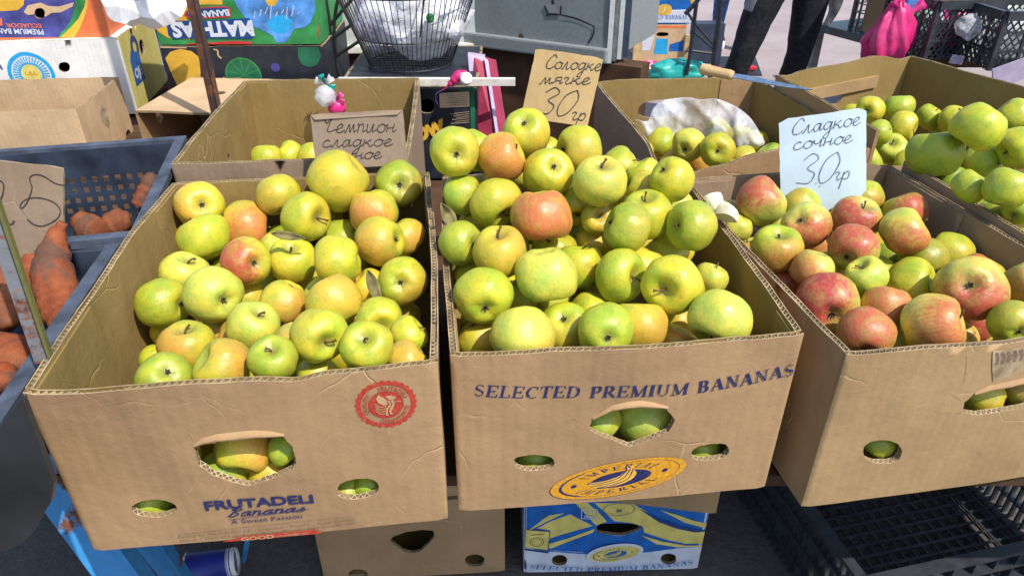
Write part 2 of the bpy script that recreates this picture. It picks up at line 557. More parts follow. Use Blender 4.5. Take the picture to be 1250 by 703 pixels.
def apple_mat():
    k = NT('apple_skin')

    def attr(n):
        a = k.n('Attribute', attribute_type='OBJECT', attribute_name=n)
        return a
    base = attr('skin_tone').outputs['Vector']
    blush = attr('blush').outputs['Fac']
    red = attr('redness').outputs['Fac']
    bdir = attr('blush_side').outputs['Vector']
    seed = attr('seed').outputs['Fac']
    tc = k.n('TexCoord')
    P = tc.outputs['Object']
    cmb = k.n('CombineXYZ')
    k.l(seed, cmb.inputs[0])
    k.l(seed, cmb.inputs[2])
    ad = k.n('VectorMath', operation='ADD')
    k.l(P, ad.inputs[0])
    k.l(cmb.outputs[0], ad.inputs[1])
    V = ad.outputs[0]
    st = k.n('VectorMath', operation='MULTIPLY')
    k.l(V, st.inputs[0])
    st.inputs[1].default_value = (7, 7, 0.9)
    streak = k.noise(st.outputs[0], 1.6, 4, 0.65)
    big = k.noise(V, 1.4, 4, 0.55)
    mid = k.noise(V, 4.5, 5, 0.6)
    # ground tone wanders from green to yellow
    warm = k.mix(1.0, base, (1.25, 1.06, 0.75), 'MULTIPLY')
    cool = k.mix(1.0, base, (0.72, 0.90, 0.80), 'MULTIPLY')
    c = k.mix(k.rng(big, 0.36, 0.62), cool, warm)
    c = k.mix(k.rng(streak, 0.4, 0.65, 0, 0.35), c, k.mix(1.0, base, (1.18, 1.12, 1.5), 'MULTIPLY'))
    # blush on the side that saw the sun on the tree
    nn = k.n('VectorMath', operation='NORMALIZE')
    k.l(P, nn.inputs[0])
    dt = k.n('VectorMath', operation='DOT_PRODUCT')
    k.l(nn.outputs[0], dt.inputs[0])
    k.l(bdir, dt.inputs[1])
    d = k.math('ADD', dt.outputs['Value'], k.math('MULTIPLY', k.math('SUBTRACT', mid, 0.5), 1.2))
    d = k.math('ADD', d, k.math('MULTIPLY', k.math('SUBTRACT', streak, 0.5), 0.8))
    d = k.math('ADD', d, k.math('MULTIPLY', blush, 0.55))
    f = k.math('MULTIPLY', k.rng(d, 0.25, 1.15), k.rng(blush, 0, 0.75, 0, 1))
    f = k.math('MINIMUM', k.math('MULTIPLY', f, k.rng(streak, 0.32, 0.55, 0.85, 1.0)), 0.92)
    bc = k.mix(red, (0.62, 0.27, 0.065), (0.43, 0.022, 0.050))
    bc = k.mix(k.rng(streak, 0.42, 0.62, 0, 0.55), bc, k.mix(red, (0.54, 0.16, 0.04), (0.25, 0.010, 0.026)))
    c = k.mix(f, c, bc)
    # pale lenticels
    vo = k.n('TexVoronoi')
    vo.inputs['Scale'].default_value = 9
    k.l(V, vo.inputs['Vector'])
    c = k.mix(k.rng(vo.outputs['Distance'], 0.03, 0.11, 0.55, 0), c, (0.72, 0.66, 0.30))
    # scattered brown specks and scuffs
    vo2 = k.n('TexVoronoi')
    vo2.inputs['Scale'].default_value = 3.2
    k.l(V, vo2.inputs['Vector'])
    sp = k.n('SeparateColor')
    k.l(vo2.outputs['Color'], sp.inputs[0])
    spk = k.math('MULTIPLY', k.rng(vo2.outputs['Distance'], 0.03, 0.085, 0.8, 0), k.rng(sp.outputs[0], 0.60, 0.62))
    c = k.mix(spk, c, (0.12, 0.06, 0.02))
    sc = k.noise(V, 2.6, 7, 0.72)
    c = k.mix(k.rng(sc, 0.57, 0.68, 0, 0.6), c, (0.34, 0.21, 0.05))
    gr = k.noise(V, 3.3, 6, 0.66)
    c = k.mix(k.rng(gr, 0.46, 0.66, 0, 0.42), c, k.mix(1.0, base, (0.55, 0.72, 0.6), 'MULTIPLY'))
    # russet round the stem, dark in the eye
    xyz = k.n('SeparateXYZ')
    k.l(P, xyz.inputs[0])
    rho = k.math('SQRT', k.math('ADD', k.math('MULTIPLY', xyz.outputs[0], xyz.outputs[0]), k.math('MULTIPLY', xyz.outputs[1], xyz.outputs[1])))
    rr = k.math('ADD', rho, k.math('MULTIPLY', k.math('SUBTRACT', mid, 0.5), 0.35))
    top = k.math('MULTIPLY', k.rng(rr, 0.08, 0.36, 0.75, 0), k.rng(xyz.outputs[2], 0.2, 0.4))
    c = k.mix(top, c, (0.20, 0.17, 0.05))
    bot = k.math('MULTIPLY', k.rng(rr, 0.05, 0.28, 0.8, 0), k.rng(xyz.outputs[2], -0.4, -0.2, 1, 0))
    c = k.mix(bot, c, (0.17, 0.17, 0.05))
    k.col(c)
    k.l(k.rng(mid, 0.3, 0.7, 0.30, 0.48), k.b.inputs['Roughness'])
    k.set(Specular_IOR_Level=0.5, Subsurface_Weight=0.12, Subsurface_Scale=0.02)
    k.b.inputs['Subsurface Radius'].default_value = (1.0, 0.8, 0.25)
    k.bump(k.math('ADD', k.noise(V, 9, 4), k.math('MULTIPLY', sc, 0.6)), 0.10, 0.05)
    return k.m


M['apple'] = apple_mat()


def potato_mat():
    k = NT('sweet_potato_skin')
    v = k.coord()
    a = k.noise(v, 28, 7, 0.68)
    b = k.noise(v, 130, 5, 0.7)
    c = k.ramp(a, (0.28, (0.13, 0.020, 0.007)), (0.5, (0.26, 0.054, 0.014)), (0.72, (0.33, 0.10, 0.034)))
    dirt = k.noise(v, 11, 8, 0.72)
    c = k.mix(k.rng(dirt, 0.52, 0.60, 0, 0.85), c, (0.075, 0.048, 0.036))
    c = k.mix(k.rng(b, 0.58, 0.70, 0, 0.7), c, (0.06, 0.03, 0.02))
    oi = k.n('ObjectInfo')
    c = k.mix(k.rng(oi.outputs['Random'], 0, 1, 0.0, 0.55), c, (0.17, 0.075, 0.035))
    k.col(c)
    k.set(Roughness=0.7, Specular_IOR_Level=0.3)
    k.bump(k.math('ADD', a, k.math('MULTIPLY', b, 0.4)), 0.6, 0.006)
    return k.m


M['potato'] = potato_mat()
# ---------------------------------------------------------------- lettering
# serif capitals as strokes: (points, width) + serifs (x, y, half length); thick .15 / thin .055
T, t_ = 0.15, 0.06


def arc(cx, cy, rx, ry, a0, a1, n=10):
    return [(cx + rx * math.cos(R(a0 + (a1 - a0) * i / n)), cy + ry * math.sin(R(a0 + (a1 - a0) * i / n))) for i in range(n + 1)]


SERIF = {
    'S': (0.56, [(arc(.27, .75, .19, .21, 25, 200, 9), t_), ([(.08, .72), (.14, .58), (.28, .5), (.42, .42), (.46, .3)], T), (arc(.27, .25, .2, .22, 10, -165, 9), t_)], [(.46, .86, 0.0)]),
    'E': (0.66, [([(.16, 0), (.16, 1)], T), ([(.1, .97), (.58, .97)], t_), ([(.1, .03), (.6, .03)], t_), ([(.16, .5), (.46, .5)], t_), ([(.58, 1), (.58, .76)], t_), ([(.6, 0), (.6, .26)], t_), ([(.46, .38), (.46, .62)], t_)], [(.16, .97, .14), (.16, .03, .14)]),
    'L': (0.62, [([(.17, 0), (.17, 1)], T), ([(.1, .03), (.56, .03)], t_), ([(.57, 0), (.57, .28)], t_)], [(.17, .97, .15), (.17, .03, .15)]),
    'C': (0.72, [(arc(.42, .5, .32, .47, 55, 130, 6), t_), (arc(.42, .5, .3, .45, 125, 235, 9), T), (arc(.42, .5, .32, .47, 230, 310, 6), t_), ([(.62, .98), (.62, .7)], t_)], []),
    'T': (0.68, [([(.34, 0), (.34, 1)], T), ([(.04, .97), (.64, .97)], t_), ([(.05, 1), (.05, .74)], t_), ([(.63, 1), (.63, .74)], t_)], [(.34, .03, .15)]),
    'D': (0.78, [([(.17, 0), (.17, 1)], T), ([(.1, .97), (.36, .97)], t_), ([(.1, .03), (.36, .03)], t_), (arc(.34, .5, .34, .46, 90, 45, 4), t_), (arc(.34, .5, .32, .46, 50, -50, 9), T), (arc(.34, .5, .34, .46, -45, -90, 4), t_)], [(.17, .97, .14), (.17, .03, .14)]),
    'P': (0.64, [([(.17, 0), (.17, 1)], T), ([(.1, .97), (.36, .97)], t_), ([(.17, .46), (.36, .46)], t_), (arc(.34, .715, .2, .25, 80, -80, 8), T)], [(.17, .97, .14), (.17, .03, .16)]),
    'R': (0.74, [([(.17, 0), (.17, 1)], T), ([(.1, .97), (.36, .97)], t_), ([(.17, .48), (.36, .48)], t_), (arc(.34, .73, .19, .24, 80, -80, 8), T), ([(.34, .48), (.64, .03)], T)], [(.17, .97, .14), (.17, .03, .15), (.66, .03, .1)]),
    'M': (0.96, [([(.16, 0), (.16, 1)], t_), ([(.16, .98), (.46, .04)], T), ([(.46, .04), (.78, .98)], t_), ([(.80, 0), (.80, 1)], T)], [(.14, .97, .11), (.82, .97, .11), (.16, .03, .13), (.80, .03, .15)]),
    'I': (0.36, [([(.18, 0), (.18, 1)], T)], [(.18, .97, .16), (.18, .03, .16)]),
    'U': (0.78, [([(.17, 1), (.17, .3)], T), (arc(.39, .3, .22, .27, 180, 360, 9), t_), ([(.61, .3), (.61, 1)], t_)], [(.17, .97, .15), (.61, .97, .13)]),
    'B': (0.70, [([(.17, 0), (.17, 1)], T), ([(.1, .97), (.36, .97)], t_), ([(.17, .52), (.36, .52)], t_), ([(.1, .03), (.36, .03)], t_), (arc(.34, .745, .17, .22, 80, -80, 8), T), (arc(.34, .275, .22, .24, 80, -80, 8), T)], [(.17, .97, .14), (.17, .03, .14)]),
    'A': (0.76, [([(.10, 0), (.36, 1)], t_), ([(.36, 1), (.64, 0)], T), ([(.19, .34), (.54, .34)], t_)], [(.10, .03, .11), (.65, .03, .14)]),
    'N': (0.80, [([(.16, 0), (.16, 1)], t_), ([(.14, .98), (.63, .02)], T), ([(.64, 0), (.64, 1)], t_)], [(.13, .97, .12), (.16, .03, .13), (.64, .97, .13)]),
    ' ': (0.42, [], []),
}


def ribbon(pts, wd, cap=True):
    """a flat stroke of constant width: vertices and quads in 2-D"""
    P = [Vector((p[0], p[1])) for p in pts]
    vs, fs = [], []
    for i, p in enumerate(P):
        d = (P[min(i + 1, len(P) - 1)] - P[max(i - 1, 0)])
        d = d.normalized() if d.length > 1e-9 else Vector((1, 0))
        n = Vector((-d.y, d.x)) * wd / 2 * (0.92 + 0.35 * noise.noise((i * 0.45, P[0].x * 91, P[0].y * 77)))
        vs += [p + n, p - n]
    for i in range(len(P) - 1):
        fs.append((2 * i, 2 * i + 1, 2 * i + 3, 2 * i + 2))
    return vs, fs


def serif_glyphs(text, spacing=0.06, shear=0.0):
    """list of (vertices2d, faces) per stroke and the run length, cap height 1"""
    out, x = [], 0.0
    for ch in text:
        adv, st, se = SERIF[ch]
        for pts, wd in st:
            out.append(ribbon([(x + a + b * shear, b) for a, b in pts], wd))
        for a, b, hl in se:
            if hl > 0:
                out.append(ribbon([(x + a - hl + b * shear, b), (x + a + hl + b * shear, b)], 0.06))
        x += adv + spacing
    return out, x - spacing


_fc = {}


def font_glyphs(text, bold=0.0, shear=0.0, space=1.0):
    """outline of the built-in face as one flat mesh, cap height 1"""
    cu = bpy.data.curves.new('t', 'FONT')
    cu.body = text
    cu.size = 1.0
    cu.offset = bold
    cu.shear = shear
    cu.space_character = space
    cu.resolution_u = 3
    ob = bpy.data.objects.new('t', cu)
    COL.objects.link(ob)
    dg = bpy.context.evaluated_depsgraph_get()
    me = bpy.data.meshes.new_from_object(ob.evaluated_get(dg))
    vs = [Vector((v.co.x, v.co.y)) for v in me.vertices]
    fs = [tuple(p.vertices) for p in me.polygons]
    bpy.data.objects.remove(ob)
    bpy.data.curves.remove(cu)
    bpy.data.meshes.remove(me)
    h = 0.70
    vs = [v / h for v in vs]
    x0 = min(v.x for v in vs)
    x1 = max(v.x for v in vs)
    return [([Vector((v.x - x0, v.y)) for v in vs], fs)], x1 - x0


# cursive letters, x-height 1
CUR = {
    'Со': None,
    'С': (1.15, [[(1.1, 1.5), (.85, 1.95), (.5, 1.7), (.15, .9), (.25, .15), (.7, .0), (1.2, .4)]]),
    'с': (.95, [[(.75, .85), (.45, 1.0), (.12, .6), (.2, .1), (.55, 0), (.98, .3)]]),
    'о': (.95, [[(.5, 1), (.12, .7), (.15, .2), (.5, 0), (.85, .35), (.75, .85), (.5, 1), (.7, .85), (1.0, .8)]]),
    'л': (1.0, [[(0, .1), (.15, .05), (.38, .8), (.5, 1), (.56, .2), (.75, 0), (1.02, .35)]]),
    'д': (1.05, [[(.8, .85), (.45, 1), (.1, .55), (.3, .05), (.68, .35), (.84, 1), (.8, .1), (.7, -.8), (.4, -1.0), (.3, -.7), (1.05, .25)]]),
    'к': (1.0, [[(.1, 1), (.08, 0)], [(.75, .95), (.2, .5), (.5, .4), (.72, 0), (1.02, .25)]]),
    'е': (.92, [[(0, .3), (.45, .5), (.68, .8), (.45, 1), (.15, .6), (.2, .1), (.5, 0), (.95, .3)]]),
    'м': (1.2, [[(0, .1), (.15, .05), (.38, .95), (.52, .2), (.62, .15), (.85, .95), (.95, .1), (1.22, .3)]]),
    'ш': (1.35, [[(0, 1), (.1, .1), (.35, .15), (.5, .95), (.55, .1), (.8, .15), (.98, .95), (1.0, .1), (1.36, .35)]]),
    'я': (1.0, [[(0, .1), (.3, .5), (.2, .85), (.5, 1.02), (.76, .95), (.76, .1), (1.02, .3)], [(.76, .5), (.3, .5)]]),
    'г': (.8, [[(0, .75), (.2, 1), (.45, .85), (.3, .3), (.5, 0), (.82, .3)]]),
    'ч': (1.0, [[(.05, 1), (.12, .55), (.5, .5), (.74, 1), (.72, .1), (1.02, .3)]]),
    'н': (1.0, [[(.1, 1), (.1, 0)], [(.1, .5), (.7, .55)], [(.72, 1), (.7, .1), (1.02, .3)]]),
    'Ч': (1.25, [[(0, 2.0), (.05, 1.4), (.35, 1.1), (.75, 1.9), (.45, .4), (.7, .1), (1.25, .4)]]),
    'п': (.98, [[(0, .85), (.15, 1), (.15, 0), (.22, .75), (.5, 1), (.65, .7), (.65, .1), (1.0, .35)]]),
    'и': (.98, [[(.02, 1), (.1, .1), (.4, .15), (.62, 1), (.62, .1), (1.0, .35)]]),
    'а': (.98, [[(.7, .85), (.45, 1), (.1, .6), (.2, .05), (.5, .15), (.72, 1), (.72, .1), (1.0, .3)]]),
    'р': (.92, [[(.12, 1), (.05, -1.1)], [(.1, .55), (.45, 1), (.75, .65), (.6, .1), (.12, .15)]]),
    '3': (1.15, [[(.1, 1.55), (.55, 1.95), (.95, 1.6), (.45, 1.02), (.95, .65), (.75, .05), (.0, .12)]]),
    '0': (1.25, [[(.85, 1.95), (.3, 1.5), (.1, .6), (.35, 0), (.85, .3), (1.15, 1.3), (.85, 1.95)]]),
    '5': (1.3, [[(1.25, 1.75), (1.15, 1.55), (.75, 1.75), (.35, 2.0), (.2, 1.8), (.25, 1.1), (.0, .75), (.15, .95), (.7, 1.05), (1.05, .6), (.9, .1), (.5, 0), (.2, .3)]]),
    '2': (1.2, [[(.0, 1.5), (.5, 2.0), (.85, 1.5), (.4, .5), (.0, .1), (.4, .2), (.9, -.05), (1.1, .3)]]),
    's': (.8, [[(0, .1), (.3, .5), (.45, 1.0), (.6, .55), (.55, .1), (.25, 0), (.1, .2)], [(.55, .1), (.8, .3)]]),
    'B': (1.2, [[(.25, 0), (.4, 1.0), (.5, 1.9)], [(.1, 1.6), (.6, 2.0), (1.0, 1.6), (.45, 1.05), (.95, .6), (.6, 0), (.1, .15)]]),
    '.': (.3, [[(.1, .06), (.16, .0)]]),
    ' ': (.6, []),
}


def cursive(text, wd=0.09, shear=0.15):
    out, x = [], 0.0
    for ch in text:
        adv, st = CUR[ch]
        for pts in st:
            q = [(x + a + b * shear, b) for a, b in pts]
            if len(q) > 2:
                q = crom(q, 6)
            out.append(ribbon(q, wd))
        x += adv
    return out, x


class Face:
    """a flat or slightly bulged printed face; S(u, v, off) gives the 3-D point"""
    def __init__(s, S, parent):
        s.S, s.parent, s.lift = S, parent, 0.0008
        s.lim = None

    def draw(s, name, pieces, mat, place, lift=None):
        """pieces: [(2-D vertices, faces)]; place maps (x, y) to (u, v)"""
        mb = MB()
        for vs, fs in pieces:
            lf = s.lift if lift is None else lift
            Q_ = [place(v[0], v[1]) for v in vs]
            if s.lim:
                Q_ = [(min(max(a, 0.0008), s.lim[0] - 0.0008), min(max(b, 0.0008), s.lim[1] - 0.0008)) for a, b in Q_]
            mb.add([s.S(a, b, lf) for a, b in Q_], fs)
            if lift is None:
                s.lift += 6e-6
        if lift is None:
            s.lift += 1.4e-4
        o = mb.build(name, mat, s.parent)
        return o

    def poly(s, name, pts, mat, sub=0.014):
        """filled polygon given in (u, v)"""
        if s.lim:
            pts = [(min(max(a, 0.0008), s.lim[0] - 0.0008), min(max(b, 0.0008), s.lim[1] - 0.0008)) for a, b in pts]
        P = [Vector((p[0], p[1])) for p in pts]
        n = len(P)
        grid = []
        if max(max(p.x for p in P) - min(p.x for p in P), max(p.y for p in P) - min(p.y for p in P)) > 0.4:
            sub = 0.02
        if sub:
            x0, x1 = min(p.x for p in P), max(p.x for p in P)
            y0, y1 = min(p.y for p in P), max(p.y for p in P)
            pl = [(p.x, p.y) for p in P]
            x = x0 + sub / 2
            while x < x1:
                y = y0 + sub / 2
                while y < y1:
                    if inside((x, y), pl):
                        grid.append(Vector((x, y)))
                    y += sub
                x += sub
        r = delaunay_2d_cdt(P + grid, [(i, (i + 1) % n) for i in range(n)], [], 1, 1e-7)
        return s.draw(name, [([v for v in r[0]], [tuple(f) for f in r[2]])], mat, lambda a, b: (a, b))

    def text(s, name, glyphs, length, base, height, mat, fit=True):
        """base: polyline of (u, v) along which the text runs from first to last point"""
        B = [Vector((p[0], p[1])) for p in base]
        seg = [(B[i + 1] - B[i]).length for i in range(len(B) - 1)]
        tot = sum(seg)
        kx = tot / length if fit else height

        def place(x, y):
            d = x * kx
            i = 0
            while i < len(seg) - 1 and d > seg[i]:
                d -= seg[i]
                i += 1
            dr = (B[i + 1] - B[i]).normalized()
            p = B[i] + dr * d + Vector((-dr.y, dr.x)) * (y * height)
            return p.x, p.y
        return s.draw(name, glyphs, mat, place)


# ---------------------------------------------------------------- cardboard cartons
def panel(name, parent, O, U, N, L, H, mats, holes=(), t=0.007, bulge=0.0, dents=(), wob=0.0015,
          flute=True, rnd_ends=(True, True), flare=0.0, seed=0.0, V=Vector((0, 0, 1)), outline=None, step=0.022, amp=0.0022):
    """a sheet of corrugated board with cut-out holes; mats = (outer, inner, edge)"""
    O, U, N = Vector(O), Vector(U), Vector(N)

    def rim(u):
        z = H + wob * (noise.noise((u * 14 + seed, seed, 0.3)) + 0.6 * noise.noise((u * 45 + seed, seed, 4.3)))
        for (c, dv, wd) in dents:
            z += dv * math.exp(-((u - c) / wd) ** 2)
        return z

    def S(u, v, off=0.0):
        k = rim(u) / H if outline is None else 1.0
        vv = v * k
        b = bulge * math.sin(math.pi * min(max(u / L, 0), 1)) * (0.35 + 0.65 * v / H)
        b += amp * noise.noise((u * 9 + seed, v * 9, seed * 1.7)) * min(1, 8 * min(u, L - u) / L + 0.1)
        b += flare * v / H
        for e, d in ((rnd_ends[0], u), (rnd_ends[1], L - u)):
            if e and d < 0.006:
                b -= 0.0026 * (1 - max(d, 0) / 0.006) ** 2
        return O + U * u + V * vv + N * (b + off)

    ol = outline or [(0, 0), (L, 0), (L, H), (0, H)]

    def dense(poly, st):
        out = []
        for i in range(len(poly)):
            a, b = Vector(poly[i]), Vector(poly[(i + 1) % len(poly)])
            n = max(1, int((b - a).length / st))
            out += [a.lerp(b, j / n) for j in range(n)]
        return out
    def fray(lp, k):
        return [Vector((p.x + 0.0012 * noise.noise((p.x * 160, p.y * 160, k)), p.y + 0.0012 * noise.noise((p.x * 160, p.y * 160, k + 7)))) for p in lp]
    loops = [dense(ol, 0.012)] + [fray(dense(h, 0.004), seed + i) for i, h in enumerate(holes)]
    pts, edges = [], []
    for lp in loops:
        b = len(pts)
        pts += [Vector((p[0], p[1])) for p in lp]
        edges += [(b + i, b + (i + 1) % len(lp)) for i in range(len(lp))]
    hp = [[(p[0], p[1]) for p in lp] for lp in loops[1:]]
    op = [(p[0], p[1]) for p in loops[0]]
    us = [0.002, 0.004, 0.007] + [0.007 + (L - 0.014) * i / max(1, int(L / step)) for i in range(1, max(1, int(L / step)))] + [L - 0.007, L - 0.004, L - 0.002]
    nb = len(pts)
    for u in us:
        nv = max(2, int(H / step))
        for j in range(1, nv):
            q = (u, H * j / nv)
            if inside(q, op) and not any(inside(q, h) for h in hp) and all(min((Vector(q) - Vector(p)).length for p in h) > 0.006 for h in hp):
                pts.append(Vector(q))
    r = delaunay_2d_cdt(pts, edges, [], 0, 1e-7)
    P2 = r[0]
    tris = []
    for f in r[2]:
        c = sum((P2[i] for i in f), Vector((0, 0))) / len(f)
        q = (c.x, c.y)
        if inside(q, op) and not any(inside(q, h) for h in hp):
            a = (P2[f[1]] - P2[f[0]]).cross(P2[f[2]] - P2[f[0]])
            tris.append(tuple(f) if a > 0 else tuple(f)[::-1])
    # orientation: U x V should point along N
    flip = (U.cross(V)).dot(N) < 0
    mb_v = [S(p.x, p.y) for p in P2] + [S(p.x, p.y, -t) for p in P2]
    n = len(P2)
    fs, mi, uv = [], [], []

    def face(f, m, q=None):
        fs.append(f)
        mi.append(m)
        uv.append(q or [(0, 0)] * len(f))
    for f in tris:
        face(f[::-1] if flip else f, 0)
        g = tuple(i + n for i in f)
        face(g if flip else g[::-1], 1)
    # cut edges
    for li, lp in enumerate(loops):
        d = 0.0
        for i in range(len(lp)):
            a, b = lp[i], lp[(i + 1) % len(lp)]
            ln = (Vector(b) - Vector(a)).length
            top = li == 0 and flute and abs(a[1] - H) < 1e-6 and abs(b[1] - H) < 1e-6
            dz = -0.004 if top else 0
            base = len(mb_v)
            qa, qb = S(a[0], a[1]), S(b[0], b[1])
            qc, qd = S(b[0], b[1], -t), S(a[0], a[1], -t)
            mb_v += [q + V * dz for q in (qa, qb, qc, qd)]
            side = li == 0 and abs(a[0] - b[0]) < 1e-6
            face((base, base + 1, base + 2, base + 3), 0 if side else 2, [(d, 0), (d + ln, 0), (d + ln, 1), (d, 1)])
            if top:       # paper liners standing proud of the flutes
                for o1, o2 in ((0.0, -0.0011), (-t + 0.0011, -t)):
                    base = len(mb_v)
                    mb_v += [S(a[0], a[1], o1), S(b[0], b[1], o1), S(b[0], b[1], o2), S(a[0], a[1], o2)]
                    face((base, base + 1, base + 2, base + 3), 3)
                    base = len(mb_v)
                    oi_ = o2 if o1 == 0.0 else o1
                    mb_v += [S(a[0], a[1], oi_), S(b[0], b[1], oi_), S(b[0], b[1], oi_) - V * 0.004, S(a[0], a[1], oi_) - V * 0.004]
                    face((base, base + 1, base + 2, base + 3), 1)
            d += ln
    if flute and outline is None:      # the wave itself
        nst = int(L / 0.0009)
        prev = None
        for i in range(nst + 1):
            u = 0.001 + (L - 0.002) * i / nst
            ph = math.sin(2 * math.pi * u / 0.0074)
            crush = noise.noise((u * 11 + seed * 3.1, 0.7, 2.2))
            off = -t / 2 + (t / 2 - 0.0014) * ph * min(1.0, max(0.25, 0.95 + crush))
            cur = (S(u, H, off + 0.00045), S(u, H, off - 0.00045))
            if crush < -0.42:
                prev = None
                continue
            if prev:
                base = len(mb_v)
                mb_v += [prev[0] - V * .0006, cur[0] - V * .0006, cur[1] - V * .0006, prev[1] - V * .0006]
                face((base, base + 1, base + 2, base + 3), 3)
                base = len(mb_v)
                mb_v += [prev[0] - V * .0006, cur[0] - V * .0006, cur[0] - V * 0.004, prev[0] - V * 0.004]
                face((base, base + 1, base + 2, base + 3), 3)
            prev = cur
    o = mk(name, mb_v, fs, list(mats) + [M['paper_edge']], parent, False, mi, uv)
    ns = 2 * len(tris)
    o.data.polygons.foreach_set('use_smooth', [k < ns for k in range(len(fs))])
    return o, S


def lens(cu, cv, w, h, top=0.55, n=22, skew=0.0):
    """hand-hole outline"""
    out = []
    for i in range(n):
        a = 2 * math.pi * i / n
        x, y = math.cos(a), math.sin(a)
        y = y * (top if y > 0 else 1 - top) * 2 / 1.0
        out.append((cu + w / 2 * math.copysign(abs(x) ** 0.85, x), cv + h / 2 * math.copysign(abs(y) ** 0.9, y) + skew * x))
    return out


class Carton:
    """open-topped carton: origin at the front near-left foot (x, y, z) with yaw in degrees"""
    def __init__(s, label, x, y, z, yaw, W, D, H, mats, group='open fruit cartons', amp=0.0022, fine=False, holes=None, dents=None, bulge=None, wob=0.0018,
                 name='cardboard_carton', seed=1.0, closed=False, cat='carton', skip=(), flare=0.0, outlines=None, t=0.007, flute=True, corners=None, wallmats=None, floor=True):
        s.x, s.y, s.z, s.yaw, s.W, s.D, s.H, s.t = x, y, z, yaw, W, D, H, t
        s.root = empty(name, (x, y, z), label, cat, group, R(yaw))
        holes, dents, bulge, outlines = holes or {}, dents or {}, bulge or {}, outlines or {}
        s.mw = Matrix.Translation((x, y, z)) @ Matrix.Rotation(R(yaw), 4, 'Z')
        h = W / 2
        C4 = [Vector(c).to_3d() if len(c) == 2 else Vector(c) for c in (corners or [(-h, 0), (h, 0), (h, D), (-h, D)])]
        s.faces = {}
        s.geo = {}
        for i, (key, nm) in enumerate((('front', 'front_wall'), ('right', 'side_wall'), ('back', 'back_wall'), ('left', 'side_wall'))):
            a, b = C4[i], C4[(i + 1) % 4]
            L = (b - a).length
            U = (b - a) / L
            N = Vector((U.y, -U.x, 0))
            ends = True
            if key in ('right', 'left'):
                a = a + U * (t + 0.0008)
                L -= 2 * (t + 0.0008)
                ends = False
            s.geo[key] = (s.mw @ a, (s.mw.to_3x3() @ U), (s.mw.to_3x3() @ N), L)
            if key in skip:
                continue
            hh = [q if not callable(q) else q(s) for q in holes.get(key, [])]
            o, S = panel(nm, s.root, a + Vector((0, 0, 0.0)), U, N, L, H, (wallmats or {}).get(key, mats), hh, t, bulge.get(key, 0.002), dents.get(key, ()), wob,
                         flute, (ends, ends), flare, seed + i * 3.7, outline=outlines.get(key), amp=amp, step=0.012 if key == 'front' and i == 0 and fine else 0.022)
            s.faces[key] = Face(S, o)
            s.faces[key].lim = (L, H)
        zf = 0.004
        if floor:
            o, S = panel('floor_panel', s.root, C4[0] + Vector((0.008, 0.008, zf)), (C4[1] - C4[0]).normalized(), Vector((0, 0, -1)),
                         (C4[1] - C4[0]).length - 0.016, (C4[3] - C4[0]).length - 0.016, (mats[0], mats[1], mats[2]), t=0.004, flute=False,
                         rnd_ends=(False, False), V=(C4[3] - C4[0]).normalized(), step=0.1, wob=0)
        if closed:
            o, S = panel('lid', s.root, C4[0] + Vector((0.001, 0.001, H - 0.0005)), (C4[1] - C4[0]).normalized(), Vector((0, 0, 1)),
                         (C4[1] - C4[0]).length - 0.002, (C4[3] - C4[0]).length - 0.002, (mats[0], mats[1], mats[2]), t=0.004, flute=False,
                         rnd_ends=(False, False), V=(C4[3] - C4[0]).normalized(), step=0.06, wob=0)
            s.faces['lid'] = Face(S, o)

    def uv(s, px, py, key='front'):
        """where the sight line of a picture point meets a wall, in wall coordinates"""
        O, U, N, L = s.geo[key]
        d = ray(px, py)
        t = (O - CAM).dot(N) / d.dot(N)
        p = CAM + d * t - O
        return p.dot(U), p.z

    def uvs(s, pts, key='front'):
        return [s.uv(a, b, key) for a, b in pts]

    def inner_flap(s, key, u0, u1, v0=0.004, v1=None, th=0.0025, mat=None, name='corner_flap'):
        """the second ply folded in at the corners"""
        f = s.faces[key]
        v1 = v1 or s.H - 0.004
        mb = MB()
        n = 6
        for k in range(n):
            a, b = v0 + (v1 - v0) * k / n, v0 + (v1 - v0) * (k + 1) / n
            q = [f.S(u0, a, -s.t - th), f.S(u1, a, -s.t - th), f.S(u1, b, -s.t - th), f.S(u0, b, -s.t - th)]
            r_ = [f.S(u0, a, -s.t + 0.001), f.S(u1, a, -s.t + 0.001), f.S(u1, b, -s.t + 0.001), f.S(u0, b, -s.t + 0.001)]
            mb.add(q + r_, [(3, 2, 1, 0), (0, 4, 7, 3), (1, 2, 6, 5)] + ([(2, 3, 7, 6)] if k == n - 1 else []))
        return mb.build(name, mat or M['card_in'], f.parent)


# ---------------------------------------------------------------- ground
def sheet(name, x0, x1, y0, y1, z, m, nx=1, ny=1):
    vs = [(x0 + (x1 - x0) * i / nx, y0 + (y1 - y0) * j / ny, z) for j in range(ny + 1) for i in range(nx + 1)]
    fs = [(j * (nx + 1) + i, j * (nx + 1) + i + 1, (j + 1) * (nx + 1) + i + 1, (j + 1) * (nx + 1) + i) for j in range(ny) for i in range(nx)]
    return tag(mk(name, vs, fs, m), kind='structure')


sheet('ground', -120, 120, -60, 200, 0.0, M['ground'])
sheet('pavement', -60, 60, 3.3, 120, 0.004, M['pave'])

